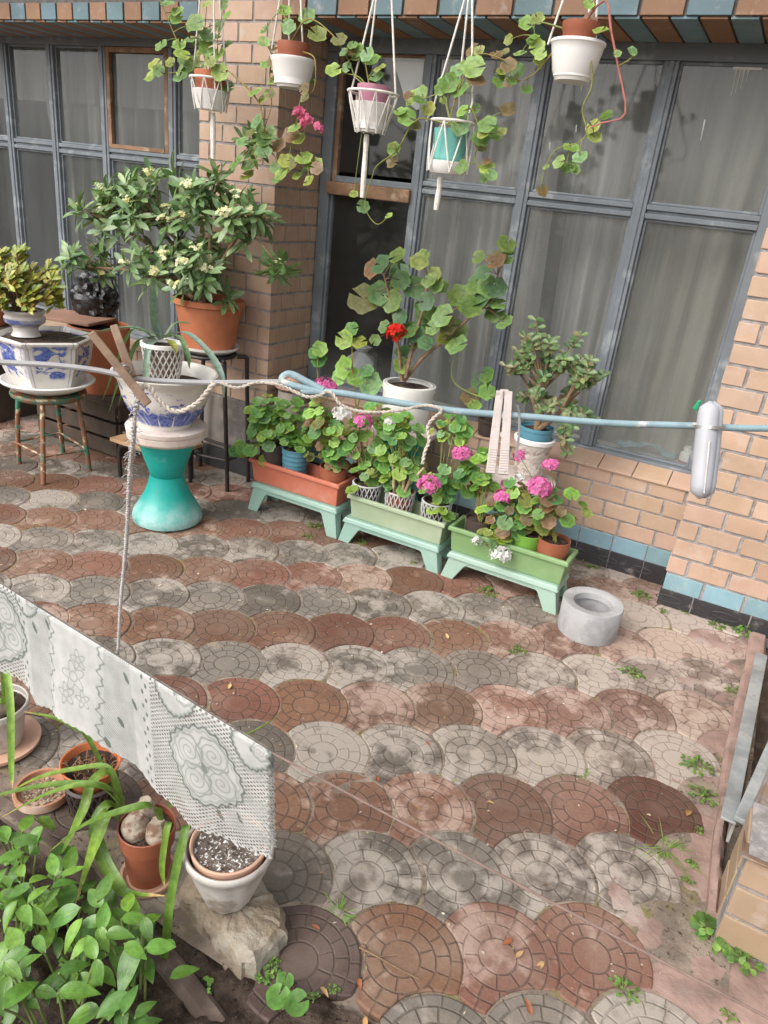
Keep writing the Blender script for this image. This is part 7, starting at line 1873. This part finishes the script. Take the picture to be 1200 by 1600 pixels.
b = MB(); pot_mesh(b, (c[0] - .01, c[1] + .01), [(.05, .02), (.058, .10), (.076, zi - .012), (.080, zi)], .006); b.build('pot', mat('bright_terracotta', (.5, .15, .055), .6, .1, 7), t)
soil_disc('soil', (c[0] - .01, c[1] + .01), .07, zi - .02, t, r)
b = MB()
for k in range(60):
    a = r.uniform(0, TAU); q_ = r.uniform(.0, .06); p0 = V((c[0] - .01 + q_ * math.cos(a), c[1] + .01 + q_ * math.sin(a), zi - .02))
    d = V((r.uniform(-1, 1), r.uniform(-1, 1), r.uniform(.1, .5))) * .028
    b.tube(spl([p0, p0 + d * .6 + V((0, 0, .012)), p0 + d], 3), .0014, 4)
b.build('roots', mat('dry_roots', (.25, .13, .075), .9, .3, 30), t)
# clay saucer with pebbles
c = K['sauc']; p = K['sauc_p']
b = MB(); b.lathe(c[0], c[1], [(p[0][0], .002), (p[1][0], .012), (p[2][0], .030), (p[2][0] - .002, .036), (p[2][0] - .009, .035), (p[1][0] - .010, .014), (0, .010)], 44)
tag(b.build('saucer', mat('terracotta_saucer', (.45, .22, .13), .8, .2, 9, col2=(.55, .42, .34), thr=(.5, .66), sc2=9, bump=.2), loc=(c[0], c[1], 0)), 'terracotta saucer of gravel on the pavers by the bed', 'saucer', 'saucers at the edge of the bed')
b = MB()
for k in range(240):
    a = r.uniform(0, TAU); q_ = math.sqrt(r.random()) * (p[0][0] - .004); s = r.uniform(.003, .006)
    b.ball((c[0] + q_ * math.cos(a), c[1] + q_ * math.sin(a), .012 + s * .5), s, 6, mul((1, 1, 1), r.uniform(.5, 1.2)), (1, r.uniform(.7, 1.2), .7))
tag(b.build('gravel', mat('pebbles', (.4, .3, .22), .8, .3, 30, attr=True), loc=c), None, None, None, 'stuff')
# white pot with a bulb cut off by the left edge
c = K['wp']; p = K['wp_p']; s_ = K['wp_s']
b = MB(); b.lathe(c[0], c[1], [(s_[0][0], .002), (s_[1][0], .012), (s_[1][0] + .002, .024), (s_[1][0] - .007, .024), (s_[0][0] - .006, .013), (0, .012)], 44)
tag(b.build('saucer', M_PALECLAY, loc=(c[0], c[1], 0)), 'wide clay saucer under the white pot at the left edge', 'saucer', 'saucers at the edge of the bed')
dz = p[0][1] - .0145; p = [(q, z - dz) for q, z in p]
t = thing('bulb_plant', 'large bulb in a dull white pot cut off by the left edge', 'bulb plant', (c[0], c[1], .0145), 'bulb plants in pots')
b = MB(); pot_mesh(b, c, [p[0], p[1], (p[2][0], p[2][1] - .006), (p[2][0] + .005, p[2][1]), (p[3][0], p[3][1])], .006); b.build('pot', M_MARBLED, t); soil_disc('soil', c, p[-1][0] - .01, p[-1][1] - .02, t, r)
b = MB(); zt = p[-1][1] - .02; b.lathe(c[0] + .01, c[1] - .02, [(.02, zt - .01), (.046, zt + .005), (.05, zt + .025), (.04, zt + .05), (.02, zt + .075), (.012, zt + .09)], 22, wob=lambda a, j: 1 + .05 * math.sin(6 * a + j)); b.build('bulb', M_BULB, t)
b = MB(); w, pts = K['strap'][9]; strap(b, [(c[0] + .01, c[1] - .02, zt + .09)] + list(pts), w * 1.2, (.2, .33, .06), r); b.build('leaves', M_LONG, t, ang=70)

# ---------------------------------------------------------------- plants of the bed
M_BROAD = leafmat('broad_leaf', False, .24, .16, .3)
r = random.Random(66)
BL = K['bl']
cent = [(-1.33, .80), (-1.22, .74), (-1.12, .72), (-1.02, .74), (-.95, .66), (-1.08, .60), (-1.2, .63), (-.88, .74), (-.92, .6)]
grp = {}
for e in BL:
    i = min(range(len(cent)), key=lambda q: (cent[q][0] - e[0]) ** 2 + (cent[q][1] - e[1]) ** 2); grp.setdefault(i, []).append(e)
BLAB = ['broad leaved plant nearest the left edge of the bed', 'broad leaved plant under the arching strap leaves', 'tall broad leaved plant in the thick of the bed', 'broad leaved plant in front of the bulb pot',
        'broad leaved plant with the largest glossy leaf over bare soil', 'low broad leaved plant at the very front of the bed', 'broad leaved plant low in the left front corner', 'broad leaved plant nearest the hanging leaf tip', 'small broad leaved plant beside the soil clods']
for i, es in grp.items():
    cx = sum(e[0] for e in es) / len(es); cy = sum(e[1] for e in es) / len(es)
    z0 = soil_z(cx, cy) if cy < .9 else 0
    t = thing('broad_leaf_plant', BLAB[i], 'broad leaf plant', (cx, cy, z0), 'broad leaved plants in the soil bed')
    lb, sb = MB(), MB()
    for x, y, z, L, dx, dy in es:
        d = V((dx, dy, r.uniform(-.25, .1))).normalized()
        nn = V((r.uniform(-.3, .3), r.uniform(-.45, .05), 1))
        p = V((x, y, z)) - d * L * .5
        col = r.choice([(.10, .22, .035), (.13, .27, .04), (.085, .19, .038), (.17, .32, .05), (.11, .22, .05)])
        leaf_long(lb, p, d, nn, L * .92, L * r.uniform(.38, .48), col, r, r.uniform(.1, .8), 'lance', 9, r.uniform(.05, .3))
        b0 = V((cx + (x - cx) * .35, cy + (y - cy) * .35, z0 - .01))
        sb.tube(spl([b0, b0.lerp(p, .6) + V((0, 0, .02)), p], 4), [.0035, .002], 6)
        for q in range(2):
            a = r.uniform(0, TAU); d2 = V((math.cos(a), math.sin(a), -.1)); L2 = L * r.uniform(.7, 1)
            leaf_long(lb, V((x + r.uniform(-.05, .05), y + r.uniform(-.05, .05), z - r.uniform(.04, .08))), d2, V((r.uniform(-.3, .3), r.uniform(-.4, .1), 1)), L2, L2 * .5, mul(col, .85), r, r.uniform(.2, .5), 'lance', 8, .16)
    sb.build('stems', M_STEM, t); lb.build('leaves', M_BROAD, t, ang=70)
# round leaved seedling
p0 = K['penny'][0]
t = thing('seedling', 'seedling with two large round leaves at the foot of the sandstone', 'seedling', (p0[0], p0[1], 0))
b = MB()
for x, y, z, q in K['penny']:
    leaf_round(b, (x, y, z), (.05, -.25, 1), (r.uniform(-1, 1), -1, 0), q, (.11, .25, .045), r, 3, .02)
b.build('leaves', M_ROUND, t); b = MB()
for x, y, z, q in K['penny']: b.tube([(p0[0], p0[1] + .01, -.01), (x, y, z)], .0018, 5)
b.build('stems', M_STEM, t)

# ---------------------------------------------------------------- weeds between the pavers
WL = {0: 'leafy weed on the cement beside the kerb', 1: 'leafy weed at the tip of the dark red paver', 2: 'sprawling grass clump by the lowest grey paver on the right', 3: 'broad weed patch at the foot of the tan brick plinth', 4: 'trailing weed along the bottom of the brick plinth', 5: 'grass tuft sprouting beside the sandstone', 6: 'upright weed between the two lowest grey pavers', 7: 'small weed under the left step stool', 8: 'tiny weed in front of the left step stool', 9: 'small weed under the middle step stool', 10: 'weed in the shade of the pale mint stool', 11: 'flat weed in the joint below the concrete ring', 12: 'small yellowish weed in the joint left of the ring', 13: 'upright weed at the base of the wall right of the ring', 14: 'tiny weed by the middle stool leg', 15: 'tuft beside the top of the kerb', 16: 'leafy weed clump below the black tiles of the pier', 17: 'weed at the foot of the black tiles left of the clump', 18: 'weed at the corner of the brick pier', 19: 'round leaved weed under the green planter end', 20: 'round leaved weed against the black tiles behind the ring', 21: 'tiny weed on the cement by the dark red paver', 22: 'tiny weed in the joint by the pier corner', 23: 'wispy grass above the dark red paver', 24: 'low weed below the grass clump', 25: 'low round leaved weed beside the grass clump', 26: 'speck of green weed left of the ring', 27: 'small weed at the bottom right corner', 28: 'small round weed beside the sandstone front', 29: 'bushy round leaved weed below the sandstone', 30: 'round leaved weed behind the seedling', 31: 'tiny weed beside the purple paver', 32: 'tiny weed between seedling and paver', 33: 'lone sprout in the dark soil clods', 34: 'speck of weed high on the kerb', 35: 'wisp of grass in a grey joint', 36: 'wisp of grass in a red joint'}
M_WEED = leafmat('weed_leaf', False, .5, .25, .15)
for i, (x, y, z, px, kd) in enumerate(K['weeds']):
    dist = V((x, y, -1.65)).length
    R_ = px / 1138 * dist * .95
    zz = soil_z(x, y) if (y < .86 and x < -.45) else 0
    t = thing('weed', WL.get(i, 'small green weed in a paver joint'), 'weed', (x, y, zz), 'weeds in the joints')
    lb = MB()
    if kd == 'g':
        for k in range(int(26 + R_ * 500)):
            a = r.uniform(0, TAU); q = r.uniform(0, R_ * .5); p = V((x + q * math.cos(a), y + q * math.sin(a) * .6, zz - .004)); d = V((math.cos(a), math.sin(a), r.uniform(.5, 1.6))).normalized()
            leaf_long(lb, p, d, V((0, 0, 1)) - d * .3, R_ * r.uniform(.6, 1.4), .003, r.choice([(.14, .27, .05), (.2, .33, .07), (.24, .32, .1)]), r, r.uniform(.3, 1.0), 'lance', 5)
    else:
        n = int(10 + R_ * 700)
        for k in range(n):
            a = r.uniform(0, TAU); q = math.sqrt(r.random()) * R_; h = r.uniform(.0, .5) * R_ * (1.1 - q / R_)
            p = V((x + q * math.cos(a), y + q * math.sin(a) * .75, zz + .004 + h)); d = V((math.cos(a) + r.uniform(-.5, .5), math.sin(a) + r.uniform(-.5, .5), r.uniform(-.1, .4))).normalized()
            s = R_ * r.uniform(.22, .40) if kd == 'b' else R_ * r.uniform(.32, .5)
            s = max(.008, min(.034, s))
            leaf_long(lb, p - d * s * .5, d, V((r.uniform(-.3, .3), r.uniform(-.5, .2), 1)), s, s * (.5 if kd == 'b' else .72), r.choice([(.10, .20, .04), (.14, .26, .05), (.18, .3, .07), (.08, .16, .04)]), r, .3, 'obov', 5)
            if k % 3 == 0: lb.tube([(x, y, zz - .004), p], .0012, 4, (.2, .2, .08))
    lb.build('leaves', M_WEED, t, ang=70)
# low moss and sprouts in the joints: nobody could count them
mb = MB()
for k in range(2600):
    x, y = r.uniform(-3.2, .3), r.uniform(.9, 3.5)
    lx = (x + .724) * E1[0] + (y - 1.432) * E1[1]; ly = (x + .724) * E2[0] + (y - 1.432) * E2[1]
    j = round(ly / BV[1]); best = 9
    for jj in (j - 1, j, j + 1):
        for ii in range(-1, 2):
            i0 = round((lx - jj * BV[0]) / AV[0]) + ii
            dd = math.hypot(lx - i0 * AV[0] - jj * BV[0], ly - jj * BV[1]); best = min(best, abs(dd - .15))
    if best > .006 or mnoise.noise(V((x * 2.2, y * 2.2, 1))) < .08: continue
    for q in range(3):
        a = r.uniform(0, TAU); d = V((math.cos(a), math.sin(a), r.uniform(.2, 1)))
        leaf_long(mb, V((x + r.uniform(-.006, .006), y + r.uniform(-.006, .006), -.006)), d, UPV, r.uniform(.006, .014), .004, r.choice([(.2, .25, .05), (.3, .28, .07), (.14, .22, .05)]), r, .3, 'obov', 3)
tag(mb.build('moss', M_WEED, ang=70), None, None, kind='stuff')
# seedlings carpet in the soil bed
mb = MB()
for k in range(420):
    x, y = r.uniform(-1.5, -.5), r.uniform(.45, .84)
    if mnoise.noise(V((x * 6, y * 6, 5))) < .12: continue
    z = soil_z(x, y)
    for q in range(4):
        a = r.uniform(0, TAU); d = V((math.cos(a), math.sin(a), .15))
        s = r.uniform(.008, .016); leaf_long(mb, V((x, y, z + r.uniform(.006, .02))), d, UPV, s, s * .8, r.choice([(.14, .3, .06), (.18, .36, .08)]), r, .2, 'obov', 4)
tag(mb.build('ground_cover', M_WEED, ang=70), None, None, kind='stuff')

# ---------------------------------------------------------------- fallen leaves, twig
M_DRY = leafmat('dry_leaf', False, .7, .1, .3)
DL = ['small pale leaf on the dark red paver', 'brown scrap on a red paver', 'curled brown leaf on a pale grey paver', 'dry leaf beside the grass tuft', 'yellow leaf on a red paver near the wire', 'brown leaf at the bottom edge', 'orange cypress sprig at the bottom', 'dry scrap beside the purple paver', 'rust red leaf on the soil edge', 'thin red scrap on a red paver', 'brown fleck beside the wire', 'pale curl on the red paver centre', 'rusty flake beside the pale curl', 'tan leaf by the lace cloth', 'tan fleck among the grey pavers', 'dry leaf in front of the left stool']
for i, p in enumerate(K['leafs']):
    b = MB(); a = r.uniform(0, TAU); L = r.uniform(.022, .036) * (1 if i else 1.3)
    leaf_long(b, (p[0], p[1], .006), (math.cos(a), math.sin(a), .1), (r.uniform(-.3, .3), r.uniform(-.3, .3), 1), L, L * .4, r.choice([(.36, .2, .08), (.42, .28, .13), (.3, .1, .05), (.48, .36, .18)]), r, r.uniform(-.6, .6), 'lance', 6, .3)
    tag(b.build('dry_leaf', M_DRY, loc=p, ang=80), DL[i], 'dry leaf', 'fallen leaves on the pavers')
b = MB(); b.tube(spl(K['twig'], 5), [.003, .0014], 6, (1, .8, .7)); q = V(K['twig'][1]); b.tube([q, q + V((.04, .03, .004))], [.0018, .001], 5)
tag(b.build('twig', M_WOODY, loc=K['twig'][0]), 'thin bare twig lying on the big red paver', 'twig')

# ---------------------------------------------------------------- bed edging, kerb, hatch
M_EDGE = mat('brown_concrete', (.11, .08, .065), .95, .35, 12, col2=(.19, .15, .12), sc2=12, bump=.7, bsc=80)
def kerb(name, pts, w, h, mtl, label, seg=14, zb=-.03, wob=.005):
    b = MB(); P = spl(pts, seg); vs, fs = [], []
    for i, p in enumerate(P):
        d = (P[min(i + 1, len(P) - 1)] - P[max(i - 1, 0)]); d.z = 0; d.normalize(); s = V((d.y, -d.x, 0))
        q = wob * fbm(p.x, p.y, 9, 4, 2); q2 = wob * fbm(p.x, p.y, 12, 4, 6)
        for k, (u_, z) in enumerate(((0, zb), (0, h - .012 + q), (.012, h + q2), (w - .012, h + q), (w, h - .014 + q2), (w, zb))): vs.append(V((p.x, p.y, z)) + s * (u_ + (q if k in (1, 2) else 0)))
    for i in range(len(P) - 1):
        for k in range(5): fs.append((i * 6 + k, (i + 1) * 6 + k, (i + 1) * 6 + k + 1, i * 6 + k + 1))
    n = len(vs); fs += [tuple(range(6)), tuple(range(n - 1, n - 7, -1))]
    b.add(vs, fs); return tag(b.build(name, mtl, ang=40, loc=pts[0]), label, 'kerb')
kerb('bed_edging', [(-3.2, .985, 0), (-1.5, .935, 0), (-.95, .875, 0), (-.62, .80, 0), (-.45, .74, 0), (-.2, .60, 0)], .05, .000, M_EDGE, 'worn brown concrete edging of the soil bed')
cu = [V(p) for p in K['curb']]
kerb('kerb', [V((.236, 2.16, 0)), V((.236, 2.34, 0)), cu[2], cu[1], V((.258, 3.34, 0))], .075, .022, M_PINKCEM, 'rounded pink concrete kerb running from the pier')
kerb('kerb', [V((.255, 1.66, 0)), V((.245, 1.95, 0)), V((.245, 2.13, 0))], .030, .035, M_PINKCEM, 'narrow nearer kerb stump beside the brick plinth')
hx, hy = .278, 1.60
t = thing('brick_plinth', 'low tan brick plinth with a rusty sheet metal hatch', 'plinth', (hx, hy, 0))
b = MB(); brng = random.Random(4)
for rr in range(3):
    course(b, 'x', hy, -1, hx, 1.5, .004 + rr * .1, .093 + rr * .1, .27, .0, lambda k: bcol((.36, .26, .175)), .012)
    course(b, 'y', hx, -1, hy + .052, 1.80, .004 + rr * .1, .093 + rr * .1, .2, .03 * rr, lambda k: bcol((.32, .23, .155)), .012)
b.build('bricks', M_BRICK, t, smooth=False, bevel=.004)
b = MB(); b.bb(hx + .005, 1.5, hy + .006, 1.805, -.03, .298); b.bb(.44, 1.5, 1.8055, 2.8, -.03, .19); b.build('mortar', M_MORTAR, t, smooth=False)
M_RUST = mat('rusty_sheet', (.2, .125, .085), .65, .35, 7, col2=(.3, .29, .27), thr=(.46, .6), sc2=6, bump=.5, bsc=40, col3=(.1, .055, .035), thr3=(.56, .68), sc3=9)
M_GALV = mat('galvanised_steel', (.30, .32, .32), .6, .25, 12, col2=(.40, .41, .40), thr=(.5, .65), sc2=14, bump=.4, metal=.2, col3=(.24, .16, .11), thr3=(.6, .75), sc3=14)
b = MB()
top = [(hx - .012, 1.585, .305), (1.5, 1.585, .305), (1.5, 2.8, .24), (.43, 2.8, .2), (hx + .005, 1.83, .222)]
sh_ = [(hx - .012, 1.583, .29), (1.5, 1.583, .29)]
vs = top + [(x, y, z - .008) for x, y, z in top]
b.add(vs, [(0, 1, 2, 3, 4), (9, 8, 7, 6, 5)] + [(i, i + 5, (i + 1) % 5 + 5, (i + 1) % 5) for i in range(5)])
b.build('hatch', M_RUST, t, smooth=False, bevel=.003)
b = MB(); bar(b, V((.268, 1.80, .226)), V((.43, 2.80, .212)), .03, .03, .016, UPV); b.build('edge_bar', M_GALV, t, smooth=False, bevel=.003)
t = thing('metal_channel', 'galvanised steel bar lying along the kerb up to the hatch', 'metal bar', (.28, 2.4, 0))
b = MB(); bar(b, V((.305, 3.05, .075)), V((.247, 1.82, .195)), .045, .04, .008, UPV); b.build('top_flange', M_GALV, t, smooth=False, bevel=.002)
b = MB(); bar(b, V((.318, 3.04, .035)), V((.264, 1.83, .155)), .008, .008, .070, UPV); b.build('web', M_RUST, t, smooth=False, bevel=.001)
# dry leaves heap beyond the channel
mb = MB()
for k in range(320):
    x, y = r.uniform(.42, .75), r.uniform(2.45, 3.3); a = r.uniform(0, TAU); L = r.uniform(.04, .07)
    leaf_long(mb, (x, y, r.uniform(.0, .09)), (math.cos(a), math.sin(a), r.uniform(-.3, .3)), (r.uniform(-.6, .6), r.uniform(-.6, .6), 1), L, L * .5, r.choice([(.2, .1, .05), (.26, .14, .08), (.15, .08, .05), (.3, .2, .12)]), r, r.uniform(-.6, .6), 'lance', 5, .3)
tag(mb.build('dead_leaves', M_DRY, ang=80), None, None, kind='stuff')

# crumbs and petals scattered over the pavers: nobody could count them
mb = MB()
for k in range(900):
    x, y = r.uniform(-3.4, .2), r.uniform(1.0, 3.4)
    a = r.uniform(0, TAU); L = r.uniform(.004, .012) * (1 if r.random() < .9 else 1.8)
    leaf_long(mb, (x, y, .003), (math.cos(a), math.sin(a), r.uniform(-.1, .2)), (r.uniform(-.4, .4), r.uniform(-.4, .4), 1), L, L * r.uniform(.3, .7), r.choice([(.5, .42, .3), (.3, .2, .12), (.42, .36, .3), (.2, .12, .07), (.55, .5, .42), (.3, .3, .12)]), r, r.uniform(-.5, .5), 'lance', 3, .2)
tag(mb.build('debris', M_DRY, ang=80), None, None, kind='stuff')
